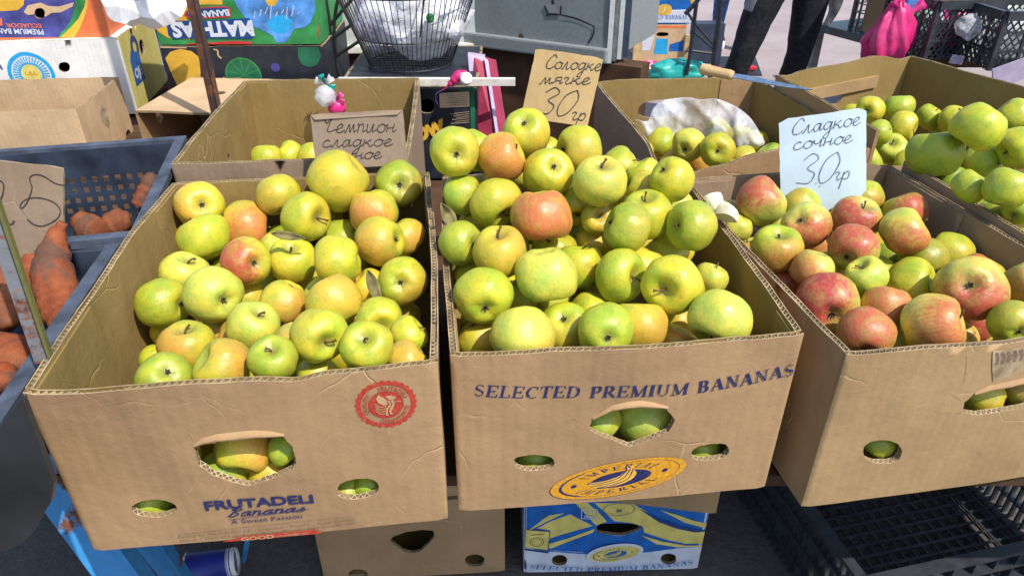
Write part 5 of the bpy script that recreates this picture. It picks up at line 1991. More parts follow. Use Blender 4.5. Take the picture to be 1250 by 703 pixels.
def leaf_at(px, py, t, L, wdt, ang, label, curl=0.4, tilt=0.3):
    p = CAM + ray(px, py) * t
    ax = (RI * math.cos(R(ang)) + UP * math.sin(R(ang)))
    nrm = (CAM - p).normalized()
    sd = nrm.cross(ax).normalized()
    vs, fs = [], []
    n = 10
    for i in range(n + 1):
        k = i / n
        wv = wdt * math.sin(math.pi * min(1, k * 1.02)) ** 0.8 * (1 - 0.3 * k)
        c = p + ax * (k - .5) * L + nrm * (curl * L * (k - .5) ** 2 + 0.004 * math.sin(k * 9))
        for s in (-1, -.5, 0, .5, 1):
            vs.append(c + sd * s * wv / 2 + nrm * abs(s) * wdt * tilt)
    for i in range(n):
        for j in range(4):
            fs.append((i * 5 + j, i * 5 + j + 1, (i + 1) * 5 + j + 1, (i + 1) * 5 + j))
    o = mk('dry_leaf', vs, fs, M['dry_leaf'], None, True)
    md = o.modifiers.new('s', 'SOLIDIFY')
    md.thickness = 0.0006
    return tag(o, label, 'leaf', 'dry leaves among the apples')


leaf_at(352, 288, 0.985, 0.05, 0.014, -8, 'withered grey leaf lying on top of an apple in the red-seal carton')
leaf_at(457, 352, 0.90, 0.05, 0.018, -70, 'curled dry leaf between the golden apple and the shaded star-eye apple')
leaf_at(547, 263, 0.98, 0.04, 0.022, 120, 'small dry leaf at the rim between the two heaped cartons')
for (px, py, t, s, lab) in ((869, 246, 1.05, 0.020, 'cut white apple piece at the corner of the torn-rim carton'), (883, 262, 1.03, 0.023, 'larger cut apple piece with brown skin, at the corner of the torn-rim carton')):
    bm = bmesh.new()
    bmesh.ops.create_icosphere(bm, subdivisions=3, radius=1)
    for v in bm.verts:
        v.co.z = max(v.co.z, -0.15)
        if v.co.x > 0.3:
            v.co.x = 0.3 + (v.co.x - 0.3) * 0.15
        v.co *= 1 + 0.12 * noise.noise(v.co * 1.7 + Vector((px, 0, 0)))
    me = bpy.data.meshes.new('apple_piece')
    bm.to_mesh(me)
    bm.free()
    me.materials.append(M['cut_apple'])
    o = lk('apple_piece', me)
    o.location = CAM + ray(px, py) * t
    o.scale = (s, s * .8, s * .8)
    o.rotation_euler = (0.5, -0.6, px)
    tag(o, lab, 'apple piece', 'cut apple pieces')
# ---------------------------------------------------------------- hand-written price cards
def card(name, label, TL, TR, BL, y_top, y_bot, mat, th=0.003, bend=0.004, top_cut=None):
    """flat card through three picture corners, standing at the given distances"""
    a, b, c = aty(*TL, y_top), aty(*TR, y_top), aty(*BL, y_bot)
    U = (b - a)
    V = (a - c)
    Lu, Lv = U.length, V.length
    U, V = U / Lu, V / Lv
    N = U.cross(V).normalized()

    def S(u, v, off=0.0):
        return c + U * u + V * v + N * (off + bend * math.sin(math.pi * u / Lu) + bend * 0.4 * noise.noise((u * 14, v * 14, Lu * 50)))
    nx, ny = 10, 12
    vs, fs, mi = [], [], []
    for side in (0, 1):
        for j in range(ny + 1):
            for i in range(nx + 1):
                u, v = Lu * i / nx, Lv * j / ny
                if i in (0, nx):
                    u += 0.0012 * noise.noise((v * 60, i, Lu * 9))
                if j == ny:
                    v += 0.0012 * noise.noise((u * 60, 3, Lu * 9)) - (0.006 * ((i == 0) + (i == nx)) if th < 0.002 else 0.002 * ((i == 0) + (i == nx)))
                vs.append(S(u, v, -th * side))
    n = (nx + 1) * (ny + 1)
    for j in range(ny):
        for i in range(nx):
            q = (j * (nx + 1) + i, j * (nx + 1) + i + 1, (j + 1) * (nx + 1) + i + 1, (j + 1) * (nx + 1) + i)
            fs.append(q)
            fs.append(tuple(k + n for k in q[::-1]))
            mi += [0, 0]
    bd = [i for i in range(nx)] + [(j + 1) * (nx + 1) - 1 for j in range(ny)] + [ny * (nx + 1) + i for i in range(nx, 0, -1)] + [j * (nx + 1) for j in range(ny, 0, -1)]
    for k in range(len(bd)):
        p, q = bd[k], bd[(k + 1) % len(bd)]
        fs.append((q, p, p + n, q + n))
        mi.append(1)
    o = mk(name, vs, fs, [mat, M['paper_edge']], None, False, mi)
    tag(o, label, 'price card', 'hand-written price cards')
    fc = Face(S, o)

    def uv(px, py):
        d = ray(px, py)
        t = (c - CAM).dot(N) / d.dot(N)
        p = CAM + d * t - c
        return p.dot(U), p.dot(V)
    return o, fc, uv


def write(fc, uv, text, a, b, h_px, wd=0.0017, mat=None, shear=0.2):
    """cursive line from picture point a to b; h_px = x-height in picture px"""
    A, B_ = Vector(uv(*a)), Vector(uv(*b))
    h = (Vector(uv(a[0], a[1] - h_px)) - A).length
    g, L = cursive(text, 0.10, shear)
    # stroke width in letter units so that the ink line has one width
    k = (B_ - A).length / L
    g2 = []
    x = 0.0
    for ch in text:
        adv, st = CUR[ch]
        for pts in st:
            q = [((x + p[0] + p[1] * shear) * k, p[1] * h) for p in pts]
            if len(q) > 2:
                q = [tuple(v) for v in crom(q, 6)]
            g2.append(ribbon(q, wd))
        x += adv
    dr = (B_ - A).normalized()

    def place(px, py):
        p = A + dr * px + Vector((-dr.y, dr.x)) * py
        return p.x, p.y
    return fc.draw('handwriting', g2, mat or M['pen'], place)


K = 5.021
S1 = lambda x, y: (620 + x / K, 50 + y / K)
o, fc, uv = card('price_card', 'tan cardboard price card reading thirty, standing behind the heaped apples', S1(172, 47), S1(585, 108), S1(80, 470), 1.19, 1.15, M['card_sign'], 0.003)
o_, fc_ = o, fc
write(fc, uv, 'Солодке', S1(195, 172), S1(535, 215), 9.0, 0.0016)
write(fc, uv, 'мягке', S1(172, 268), S1(475, 296), 8.5, 0.0016)
write(fc, uv, '30', S1(165, 450), S1(385, 495), 17.5, 0.0017)
write(fc, uv, 'гр.', S1(372, 508), S1(480, 530), 10.0, 0.0016)
K2 = 4.687
S2 = lambda x, y: (930 + x / K2, 120 + y / K2)
o, fc, uv = card('price_card', 'white paper price card standing among the red-blushed apples', S2(97, 122), S2(600, 50), S2(110, 690), 1.115, 1.07, M['paper'], 0.0012, 0.006)
write(fc, uv, 'Сладкое', S2(148, 215), S2(548, 163), 9.5, 0.0012, M['pen_b'])
write(fc, uv, 'сочное', S2(160, 300), S2(500, 262), 9.0, 0.0012, M['pen_b'])
write(fc, uv, '30', S2(185, 495), S2(410, 485), 18.5, 0.0012, M['pen_b'])
write(fc, uv, 'гр', S2(395, 475), S2(490, 470), 10.0, 0.0012, M['pen_b'])
write(fc, uv, '.', S2(288, 490), S2(310, 490), 9.0, 0.0016, M['pen_b'])
write(fc, uv, '.', S2(308, 508), S2(330, 508), 9.0, 0.002, M['pen_b'])
K3 = 4.6875
S3 = lambda x, y: (370 + x / K3, 70 + y / K3)
o, fc, uv = card('price_card', 'greyish cardboard price card with three written lines, behind the big smooth yellow apple', S3(40, 325), S3(570, 300), S3(75, 640), 1.135, 1.11, M['card_sign_grey'], 0.004, 0.003)
write(fc, uv, 'Чемпион', S3(112, 432), S3(530, 432), 10.5, 0.0015)
write(fc, uv, 'сладкое', S3(105, 515), S3(512, 508), 8.5, 0.0013)
write(fc, uv, 'сочное', S3(140, 590), S3(450, 578), 8.0, 0.0013)
fold = [fc.S(*uv(*S3(40, 330)), 0.0005), fc.S(*uv(*S3(570, 303)), 0.0005), fc.S(*uv(*S3(540, 330)), 0.004), fc.S(*uv(*S3(70, 358)), 0.004)]
fm = MB()
fm.add(fold + [v + Vector((0, 0.003, -0.001)) for v in fold], [(0, 1, 2, 3), (3, 2, 6, 7), (0, 3, 7, 4), (1, 5, 6, 2)])
fm.build('folded_edge', M['card_sign_grey'], o)

# ---------------------------------------------------------------- blue crates with sweet potatoes
def rect(u0, v0, u1, v1):
    return [(u0, v0), (u1, v0), (u1, v1), (u0, v1)]


def plastic_crate(label, x, y, z, yaw, W, D, H, mat, holes_long, holes_short, group, lip=0.018, t=0.004, name='plastic_crate'):
    """x, y: front right foot; the crate runs to -x and +y"""
    root = empty(name, (x, y, z), label, 'crate', group, R(yaw))
    C4 = [Vector((-W, 0, 0)), Vector((0, 0, 0)), Vector((0, D, 0)), Vector((-W, D, 0))]
    fcs = []
    for i, nm in enumerate(('front_wall', 'side_wall', 'back_wall', 'side_wall')):
        a, b = C4[i], C4[(i + 1) % 4]
        L = (b - a).length
        U = (b - a) / L
        N = Vector((U.y, -U.x, 0))
        if i % 2:
            a = a + U * (t + .0005)
            L -= 2 * (t + .0005)
        ho = holes_long if i % 2 == 0 else holes_short
        o, S = panel(nm, root, a, U, N, L, H, (mat, mat, mat), ho(L, H), t, 0.001, (), 0.0, False, (False, False), amp=0.0006, step=0.05)
        o.data.materials[3] = mat
        fcs.append(o)
    m_ = MB()
    for i in range(4):
        a, b = C4[i], C4[(i + 1) % 4]
        U = (b - a).normalized()
        N = Vector((U.y, -U.x, 0))
        e0, e1 = a - U * lip + N * lip / 2, b + U * lip * 0 + N * lip / 2
        m_.bar(e0 + Vector((0, 0, H)), e1 + Vector((0, 0, H)) + U * 0, lip, 0.012)
    m_.build('rim', M['blue_rim'], root)
    m_ = MB()
    m_.box((-W / 2, D / 2, 0.004), (W - 0.01, D - 0.01, 0.005))
    m_.build('base_panel', mat, root)
    return root


def grid_holes(s, gap, v0, rows, m0=0.03, m1=0.03):
    def fn(L, H):
        out = []
        for j in range(rows):
            u = m0 + (0.5 * (s + gap) if j % 2 else 0) * 0
            while u + s < L - m1:
                out.append(rect(u, v0 + j * (s + gap), u + s, v0 + j * (s + gap) + s))
                u += s + gap
        return out
    return fn


pA = atz(24, 470, GZ - 0.475)
crA = plastic_crate('blue plastic crate of big orange sweet potatoes against the red-seal carton', -0.512, 0.50, 0.800, 8.5, 0.42, 0.40, 0.105, M['blue_plastic'], grid_holes(0.011, 0.010, 0.025, 2), grid_holes(0.011, 0.010, 0.025, 2), 'blue crates of sweet potatoes')
crB = plastic_crate('blue plastic crate with square holes in its back wall, behind the other blue crate', -0.545, 0.922, 0.70, 13, 0.42, 0.385, 0.215, M['blue_plastic'], grid_holes(0.0105, 0.0095, 0.072, 5), grid_holes(0.0105, 0.0095, 0.072, 5), 'blue crates of sweet potatoes')


def potato(spine, radii, label, seed, n=16):
    P = crom([Vector(p) for p in spine], 9)
    RR = crom([Vector((r_, 0)) for r_ in radii], 9)
    vs, fs = [], []
    side = None
    for i, p in enumerate(P):
        d = (P[min(i + 1, len(P) - 1)] - P[max(i - 1, 0)]).normalized()
        side = d.orthogonal().normalized() if side is None else (side - d * side.dot(d)).normalized()
        u = d.cross(side)
        for k in range(n):
            a = 2 * math.pi * k / n
            v = side * math.cos(a) + u * math.sin(a)
            q = p + v * RR[i].x
            q += v * RR[i].x * (0.13 * noise.noise(q * 20 + Vector((seed, 0, 0))) + 0.07 * noise.noise(q * 70 + Vector((seed, 0, 0))) - 0.20 * max(0.0, noise.noise(Vector((i * 0.55 + 0.25 * math.sin(a + seed), seed, 0.5)))) ** 0.5)
            vs.append(q)
    for i in range(len(P) - 1):
        for k in range(n):
            fs.append((i * n + k, i * n + (k + 1) % n, (i + 1) * n + (k + 1) % n, (i + 1) * n + k))
    fs.append(tuple(range(n))[::-1])
    fs.append(tuple((len(P) - 1) * n + k for k in range(n)))
    o = mk('sweet_potato', vs, fs, M['potato'], None, True)
    tag(o, label, 'sweet potato', 'sweet potatoes in the blue crates')
    return o


def pp(px, py, y):
    return aty(px, py, y)


potato([pp(77, 272, .86), pp(68, 292, .85), pp(64, 325, .82), pp(70, 358, .79), pp(80, 385, .76), pp(88, 402, .73)], [.007, .014, .0235, .026, .026, .013], 'long ringed sweet potato lying in front of the grey price card', 1)
potato([pp(38, 312, .86), pp(38, 335, .84), pp(36, 358, .81), pp(32, 378, .79)], [.010, .018, .019, .009], 'brownish sweet potato behind the rusty bar, below the grey card', 5)
potato([pp(-14, 318, .80), pp(-4, 348, .77), pp(4, 378, .75), pp(12, 398, .73)], [.014, .023, .023, .010], 'orange sweet potato half hidden behind the rusty bar', 9)
potato([pp(-20, 418, .72), pp(0, 430, .70), pp(18, 440, .68), pp(32, 448, .67)], [.016, .026, .027, .012], 'thick sweet potato at the crate rim below the rusty bar', 12)
potato([pp(-10, 450, .66), pp(3, 462, .65), pp(14, 470, .64)], [.012, .02, .012], 'sweet potato with only its end showing, at the frame edge', 17)
potato([pp(186, 212, 1.25), pp(180, 232, 1.235), pp(172, 252, 1.22)], [.010, .020, .018], 'slim dusty sweet potato standing in the back corner of the holed crate', 21)
potato([pp(92, 262, 1.12), pp(106, 276, 1.12), pp(120, 284, 1.10)], [.012, .026, .022], 'round pale sweet potato beside the grey price card in the holed crate', 25)
potato([pp(128, 284, 1.13), pp(142, 272, 1.14), pp(160, 270, 1.15)], [.016, .026, .014], 'dusty sweet potato low in the holed crate by the crate wall', 29)

K4 = 4.685
S4 = lambda x, y: (x / K4, 180 + y / K4)
o, fc, uv = card('price_card', 'grey cardboard price card with a big five, stuck among the sweet potatoes', S4(-160, 55), S4(362, 112), S4(-140, 700), 0.905, 0.865, M['card_sign_grey'], 0.004, 0.006)
pts = lambda L: [uv(*S4(a, b)) for a, b in L]
fc.draw('handwriting', [ribbon(crom(pts([(348, 205), (345, 232), (325, 240), (280, 222), (225, 182), (180, 168), (150, 182), (155, 215), (165, 245), (150, 310), (125, 352), (108, 350), (115, 325), (150, 303), (215, 305), (285, 335), (322, 385), (305, 435), (240, 466), (190, 455), (150, 420)])), 0.0016)], M['pen'], ident)
fc.draw('handwriting', [ribbon(crom(pts([(-70, 240), (-40, 195), (-5, 200), (5, 250), (-15, 330), (-60, 400), (-30, 385), (10, 390), (45, 435), (65, 445), (80, 425)])), 0.0018)], M['pen'], ident)

# rusted flat bar leaning in the near crate
pa, pb = aty(-15, 252, 0.62), aty(51, 442, 0.60)
rb = empty('steel_bar', pb, 'rust-flaked steel angle bar leaning across the sweet potatoes', 'steel bar')
dv = pa - pb
m_ = MB()
m_.bar((0, 0, 0), dv * 1.5, 0.0115, 0.004, up=(0.3, -1, 0.3))
m_.build('flange', M['rust_grey'], rb)
m_ = MB()
m_.bar(Vector((0.0075, 0.005, 0)), dv * 1.5 + Vector((0.0075, 0.005, 0)), 0.003, 0.009, up=(0.3, -1, 0.3))
m_.build('flange', M['rust_green'], rb)

# dark smoky plastic panel under the near blue crate
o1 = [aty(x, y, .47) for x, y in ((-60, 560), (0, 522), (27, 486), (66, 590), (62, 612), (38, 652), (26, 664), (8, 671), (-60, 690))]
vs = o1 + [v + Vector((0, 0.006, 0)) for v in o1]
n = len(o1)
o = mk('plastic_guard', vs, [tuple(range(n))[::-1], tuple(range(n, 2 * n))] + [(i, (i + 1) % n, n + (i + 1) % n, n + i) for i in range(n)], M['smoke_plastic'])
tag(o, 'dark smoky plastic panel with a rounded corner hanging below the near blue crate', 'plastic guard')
sp = empty('crate_stand', (-0.72, 0.8, 0), 'dark wooden stand carrying the two blue crates', 'stand')
sp.location = (0, 0, 0)
m_ = MB()
m_.box((-0.82, 0.76, 0.745), (0.36, 0.06, 0.096), bev=0.002)
m_.build('riser', M['dark_wood'], sp)
for i in range(4):
    m_ = MB()
    m_.box((-0.80, 0.83 + i * 0.17, 0.685), (0.50, 0.15, 0.024), bev=0.002)
    m_.build('plank', M['dark_wood'], sp)
for x, y in ((-1.04, 0.62), (-1.04, 1.36), (-0.58, 1.36)):
    m_ = MB()
    m_.bar((x, y, 0), (x, y, 0.672), 0.04, 0.04, up=(0, 1, 0))
    m_.build('leg', M['dark_wood'], sp)

# ---------------------------------------------------------------- blue paper cup on the ground
p = atz(262, 690, 0.045)
cup = empty('paper_cup', p, 'dark blue paper cup with white rim stripes lying on its side on the asphalt', 'cup')
cup.rotation_euler = (R(4), R(-93), R(9))


def lathe(mb, prof, n=28, a0=0, mi=0):
    vs, fs = [], []
    for (r_, z) in prof:
        for k in range(n):
            a = 2 * math.pi * k / n
            vs.append((r_ * math.cos(a), r_ * math.sin(a), z))
    for i in range(len(prof) - 1):
        for k in range(n):
            fs.append((i * n + k, i * n + (k + 1) % n, (i + 1) * n + (k + 1) % n, (i + 1) * n + k))
    mb.add(vs, fs, mi)


m_ = MB()
lathe(m_, [(0.030, -0.040), (0.0395, 0.052)])
m_.build('cup_body', M['cup_blue'], cup, True)
m_ = MB()
lathe(m_, [(0.0385, 0.052), (0.029, -0.036), (0.0, -0.036)])
lathe(m_, [(0.0395, 0.052), (0.0412, 0.0535), (0.0412, 0.055), (0.0385, 0.0545), (0.0385, 0.052)])
lathe(m_, [(0.0275, -0.0475), (0.0296, -0.0475), (0.0302, -0.041), (0.0302, -0.0375)])
m_.build('cup_lining', M['cup_white'], cup, True)
m_ = MB()
lathe(m_, [(0.03065, -0.0355), (0.03085, -0.0330)])
lathe(m_, [(0.03105, -0.0310), (0.03115, -0.0298)])
m_.build('stripe', M['cup_white'], cup, True)
SC_ = lambda u, v, off=0: Vector(((0.0351 + v * 0.098 + off) * math.cos(u), (0.0351 + v * 0.098 + off) * math.sin(u), v + 0.004))
fcup = Face(lambda u, v, off: SC_(u, v, off), cup)
av = math.pi * 0.97
fcup.draw('cup_print', [ribbon(crom([(av - .35, .014), (av - .3, -.004), (av, -.008), (av + .3, -.004), (av + .35, .014)]), .0022), ribbon([(av - .45, -.012), (av + .45, -.012)], .002),
                        ribbon([(av - .35, .013), (av + .35, .013)], .003), ribbon([(av - .3, .008), (av + .3, .007)], .004), ribbon([(av - .26, .003), (av + .26, .002)], .004), ribbon(crom([(av - .1, .02), (av + .05, .024), (av - .02, .03)]), .0015),
                        ribbon([(av - .5, -.018), (av + .5, -.018)], .0012), ribbon([(av - .4, -.022), (av + .4, -.022)], .0012), ribbon([(av - .3, -.026), (av + .3, -.026)], .0012)], M['cup_white'], ident)


# ---------------------------------------------------------------- black crates below the torn-rim carton
def lattice_crate(label, x, y, z, yaw, W, D, H, mat, group, nx=12, ny=8, nz=3, diag=False, name='black_crate', lip=0.022, fin=0.016):
    """open crate of thin bars; x, y: front foot nearest -x"""
    root = empty(name, (x, y, z), label, 'crate', group, R(yaw))
    th = 0.0055 if diag else 0.0035
    C4 = [Vector((0, 0, 0)), Vector((W, 0, 0)), Vector((W, D, 0)), Vector((0, D, 0))]
    for i, nm in enumerate(('front_lattice', 'side_lattice', 'back_lattice', 'side_lattice')):
        a, b = C4[i], C4[(i + 1) % 4]
        L = (b - a).length
        U = (b - a) / L
        N = Vector((U.y, -U.x, 0))
        m = nx if i % 2 == 0 else ny
        m_ = MB()
        Z = Vector((0, 0, 1))
        if diag:
            st = L / m
            k = -int(H / st) - 1
            while k <= m:
                for sgn in (1, -1):
                    u0, u1 = k * st, k * st + H * 0.8
                    q0, q1 = max(0, u0), min(L, u1)
                    if q1 - q0 < 0.01:
                        continue
                    v0, v1 = (q0 - u0) / 0.8, (q1 - u0) / 0.8
                    if sgn < 0:
                        v0, v1 = H - v0, H - v1
                    m_.bar(a + U * q0 + Z * v0 + N * 0.001 * sgn, a + U * q1 + Z * v1 + N * 0.001 * sgn, th * 0.9, th * 0.9, up=N)
                k += 1
            for k in (0.33, 0.66):
                m_.bar(a + Z * H * k, b + Z * H * k, th * 1.6, th * 1.6, up=N)
            for k in range(1, 4):
                m_.bar(a + U * L * k / 4, a + U * L * k / 4 + Z * H, th * 2.2, th * 1.8, up=N)
        else:
            for k in range(1, m):
                m_.bar(a + U * L * k / m, a + U * L * k / m + Z * H, th, fin * 0.65, up=N)
            for k in range(1, nz + 1):
                m_.bar(a + Z * H * k / (nz + 1), b + Z * H * k / (nz + 1), th, fin, up=N)
        tag(m_.build(nm, mat, root), kind='stuff')
    m_ = MB()
    for i in range(4):
        a, b = C4[i], C4[(i + 1) % 4]
        U = (b - a).normalized()
        N = Vector((U.y, -U.x, 0))
        m_.bar(a + Vector((0, 0, H - (.012 if diag else 0))) + N * lip * .3 - U * lip * .1, b + Vector((0, 0, H - (.012 if diag else 0))) + N * lip * .3 - U * lip * .3, lip, 0.034 if diag else 0.010)
    m_.build('rim', mat, root)
    for c in C4:
        m_ = MB()
        m_.bar(c + Vector((0, 0, 0)), c + Vector((0, 0, H - .006)), lip * .9, lip * .9, up=(0, 1, 0))
        m_.build('corner_post', mat, root)
    m_ = MB()
    for k in range(1, 20):
        m_.bar((W * k / 20, 0, 0.004), (W * k / 20, D, 0.004), 0.006, 0.004)
    for k in range(1, 14):
        m_.bar((0, D * k / 14, 0.0085), (W, D * k / 14, 0.0085), 0.006, 0.004)
    tag(m_.build('base_lattice', mat, root), kind='stuff')
    return root


lattice_crate('black plastic crate with a ribbed rim, standing on the ground below the torn-rim carton', 0.665, 0.872, 0.004, 13, 0.60, 0.40, 0.21, M['black_plastic'], 'black slatted crates', 12, 22, 3, fin=0.024)
lattice_crate('empty black crate deep in the shade behind the ribbed-rim crate', 0.60, 1.36, 0.004, 9, 0.60, 0.40, 0.22, M['black_plastic'], 'black slatted crates', 24, 16, 6)
# ---------------------------------------------------------------- back row behind the fruit: stacked banana cartons
st = empty('stock_table', (0, 0, 0), 'dark plank table carrying the stacked banana cartons at the back', 'table')
for i in range(6):
    m_ = MB()
    m_.box((-1.30, 1.93 + i * 0.18, 0.606), (1.7, 0.174, 0.02), bev=0.002)
    m_.build('plank', M['dark_wood'], st)
for x, y in ((-2.1, 1.9), (-0.48, 1.9), (-2.1, 2.85), (-0.48, 2.85)):
    m_ = MB()
    m_.bar((x, y, 0), (x, y, 0.595), 0.05, 0.05, up=(0, 1, 0))
    m_.build('leg', M['dark_wood'], st)
ZB = 0.618
BK = 'banana cartons stacked at the back'
# pale carton with its open top, in front of the white carton
p1, p2 = aty(92, 134, 1.90), aty(141, 93, 2.21)
yw = math.degrees(math.atan2(-(p2.x - p1.x), p2.y - p1.y))
yw = 6.0
Wp = 0.52
cx = p1.x - Wp / 2 * math.cos(R(yw))
cy = p1.y - Wp / 2 * math.sin(R(yw))
ZP = p1.z - 0.235
pc = Carton('pale brown open carton, empty, behind the blue crate with the square holes', cx, cy, ZP, yw, Wp, 0.325, 0.235, (M['card_pale'], M['card_pale'], M['edge']), BK, seed=51, t=0.006,
            holes={'right': [lens(0.27, 0.05, 0.05, 0.06, n=14)]})
f = pc.faces['right']
f.poly('torn_patch', [(.12, .16), (.15, .13), (.17, .14), (.175, .17), (.165, .195), (.145, .2), (.125, .185)], M['paper_edge'])
f.draw('crease', [ribbon(crom([(.15, .13), (.14, .09), (.145, .0)]), 0.0016)], M['paper_edge'], ident)
if ZP > ZB + 0.004:
    m_ = MB()
    m_.box((cx, cy + 0.16, (ZP + ZB) / 2), (0.4, 0.25, max(0.004, ZP - ZB - 0.002)))
    tag(m_.build('wooden_block', M['dark_wood']), 'dark wooden block under the pale open carton', 'block')
# white carton with the sun emblem, orange and blue carton on top
WH = (M['white_card'], M['card_in'], M['edge'])
q = aty(143, 47, 2.35)
Ww = 0.52
ywh = 9.0
cxw, cyw = q.x - Ww / 2 * math.cos(R(ywh)), q.y - Ww / 2 * math.sin(R(ywh))
wc = Carton('white banana carton with a blue and yellow sun emblem, under the orange and blue carton', cxw, cyw, q.z - 0.242, ywh, Ww, 0.40, 0.242, WH, BK, seed=53, closed=True, flute=False, amp=0.0008,
            holes={'front': [lambda c: c.uvs(pell(78.5, 82, 7, 6.2))], 'right': [lens(0.10, 0.10, 0.035, 0.030, n=14), lens(0.2, 0.165, 0.05, 0.05, n=14)]}, wallmats={'right': (M['yellow_card'], M['card_in'], M['edge'])})
if q.z - 0.242 > ZB + 0.004:
    m_ = MB()
    m_.box((cxw, cyw + 0.2, (q.z - 0.242 + ZB) / 2), (0.44, 0.34, q.z - 0.242 - ZB - 0.002))
    tag(m_.build('wooden_block', M['dark_wood']), 'dark wooden block under the white sun-emblem carton', 'block')
f = wc.faces['front']
E5 = 5.86
sun = wc.uv(228 / E5, 530 / E5)
rr = abs(wc.uv(395 / E5, 530 / E5)[0] - sun[0])
f.draw('sun_emblem', [ring_piece(sun[0], sun[1], rr, rr * 0.83), ring_piece(sun[0], sun[1], rr * 0.52, rr * 0.44)] +
       [ring_piece(sun[0], sun[1], rr * 0.78, rr * 0.48, a0=i * 10 - 2.6, a1=i * 10 + 2.6, n=2) for i in range(36)], M['p_cyan'], ident)
f.poly('sun_emblem', circ(sun[0], sun[1], rr * 0.42), M['p_yellow'], 0.02)
f.draw('sun_emblem', [ribbon(crom([(sun[0] + rr * a, sun[1] + rr * b) for a, b in q_]), rr * .05) for q_ in ([(-.22, .12), (-.26, 0), (-.1, -.04), (-.06, .1)], [(0, .12), (-.02, -.06), (.1, 0)], [(.16, .14), (.12, -.04), (.26, -.02)])], M['p_gold'], ident)
f.poly('mark_print', [wc.uv(a / E5, b / E5) for a, b in ((-10, 462), (5, 460), (25, 495), (12, 498))], M['p_purple'])
f = wc.faces['right']
f.draw('sun_emblem', [ring_piece(0.125, 0.185, 0.038, 0.018)], M['p_navy'], ident)
f.poly('panel_print', [(0.045, .075), (0.15, .075), (0.15, .16), (0.075, .185), (0.05, .16)], M['p_blue'], 0.03)
g, L = font_glyphs('OJE', 0.05)
f.text('lettering', g, L, [(0.06, .095), (0.14, .095)], 0.03, M['p_white'])
zo = q.z + 0.006
OR = (M['p_orange'], M['card_in'], M['edge'])
q2 = aty(133, 46, 2.37)
cxo, cyo = q2.x - 0.25 * math.cos(R(9)), q2.y - 0.25 * math.sin(R(9))
oc = Carton('orange and dark blue banana carton standing upside down on the white carton', cxo, cyo, q2.z + 0.002, 9.0, 0.50, 0.38, 0.24, OR, BK, seed=55, closed=True, flute=False, amp=0.0006, bulge={'front': 0.0},
            holes={'front': [lambda c: c.uvs(pell(48.5, 16.5, 6.5, 6.5))]})
f = oc.faces['front']
V_ = lambda L: oc.uvs([(a / E5, b / E5) for a, b in L])
cut = pell(48.5, 16.5, 6.5, 6.5)


def poly_cut(fc, c, name, pts, mat, hole):
    h = c.uvs(hole)
    pts = [(min(max(a, 0.0012), fc.lim[0] - 0.0012), min(max(b, 0.0012), fc.lim[1] - 0.0012)) for a, b in pts]
    P = [Vector(p) for p in pts] + [Vector(p) for p in h]
    n, m = len(pts), len(h)
    E_ = [(i, (i + 1) % n) for i in range(n)] + [(n + i, n + (i + 1) % m) for i in range(m)]
    gx = 0.01
    pl_ = [tuple(p) for p in P[:n]]
    while gx < fc.lim[0]:
        gy = 0.01
        while gy < fc.lim[1]:
            if inside((gx, gy), pl_) and not inside((gx, gy), h):
                P.append(Vector((gx, gy)))
            gy += 0.018
        gx += 0.018
    r = delaunay_2d_cdt(P, E_, [], 0, 1e-7)
    fs = [tuple(t) for t in r[2] if inside(tuple(sum((r[0][i] for i in t), Vector((0, 0))) / 3), [tuple(p) for p in pts]) and not inside(tuple(sum((r[0][i] for i in t), Vector((0, 0))) / 3), h)]
    return fc.draw(name, [(list(r[0]), fs)], mat, ident)


poly_cut(f, oc, 'blue_print', V_([(-300, 272), (430, 268), (470, 220), (505, 160), (530, 90), (545, 0), (550, -300), (-300, -300)]), M['p_purple'], cut)
f.poly('green_print', V_([(418, 270), (440, 232), (480, 195), (515, 130), (535, 60), (545, -20), (615, -20), (605, 50), (560, 140), (500, 205), (450, 262), (445, 271)]), M['p_green'])
f.poly('yellow_print', V_([(430, 271), (500, 205), (560, 140), (605, 50), (615, -20), (635, -20), (625, 60), (600, 140), (560, 225), (530, 271)]), M['p_gold'])
poly_cut(f, oc, 'torn_liner', V_([(170, 90), (200, 40), (290, 20), (345, 45), (420, 50), (530, 20), (520, 50), (440, 90), (370, 95), (330, 120), (270, 100), (200, 110)]), M['card_pale'], cut)
f.poly('gold_print', V_([(-200, 90), (60, 80), (130, 75), (170, 40), (180, -60), (-200, -60)]), M['p_gold'])
f.poly('gold_print', V_([(-200, 190), (20, 185), (15, 140), (-10, 120), (-200, 115)]), M['p_orange'])
g, L = font_glyphs('ECUADOR', 0.02)
f.text('lettering', g, L, V_([(292, 172), (40, 168)]), 0.0125, M['p_orange'])
g, L = font_glyphs('PREMIUM BANANAS', 0.02)
f.text('lettering', g, L, V_([(308, 212), (-160, 202)]), 0.0155, M['p_white'])

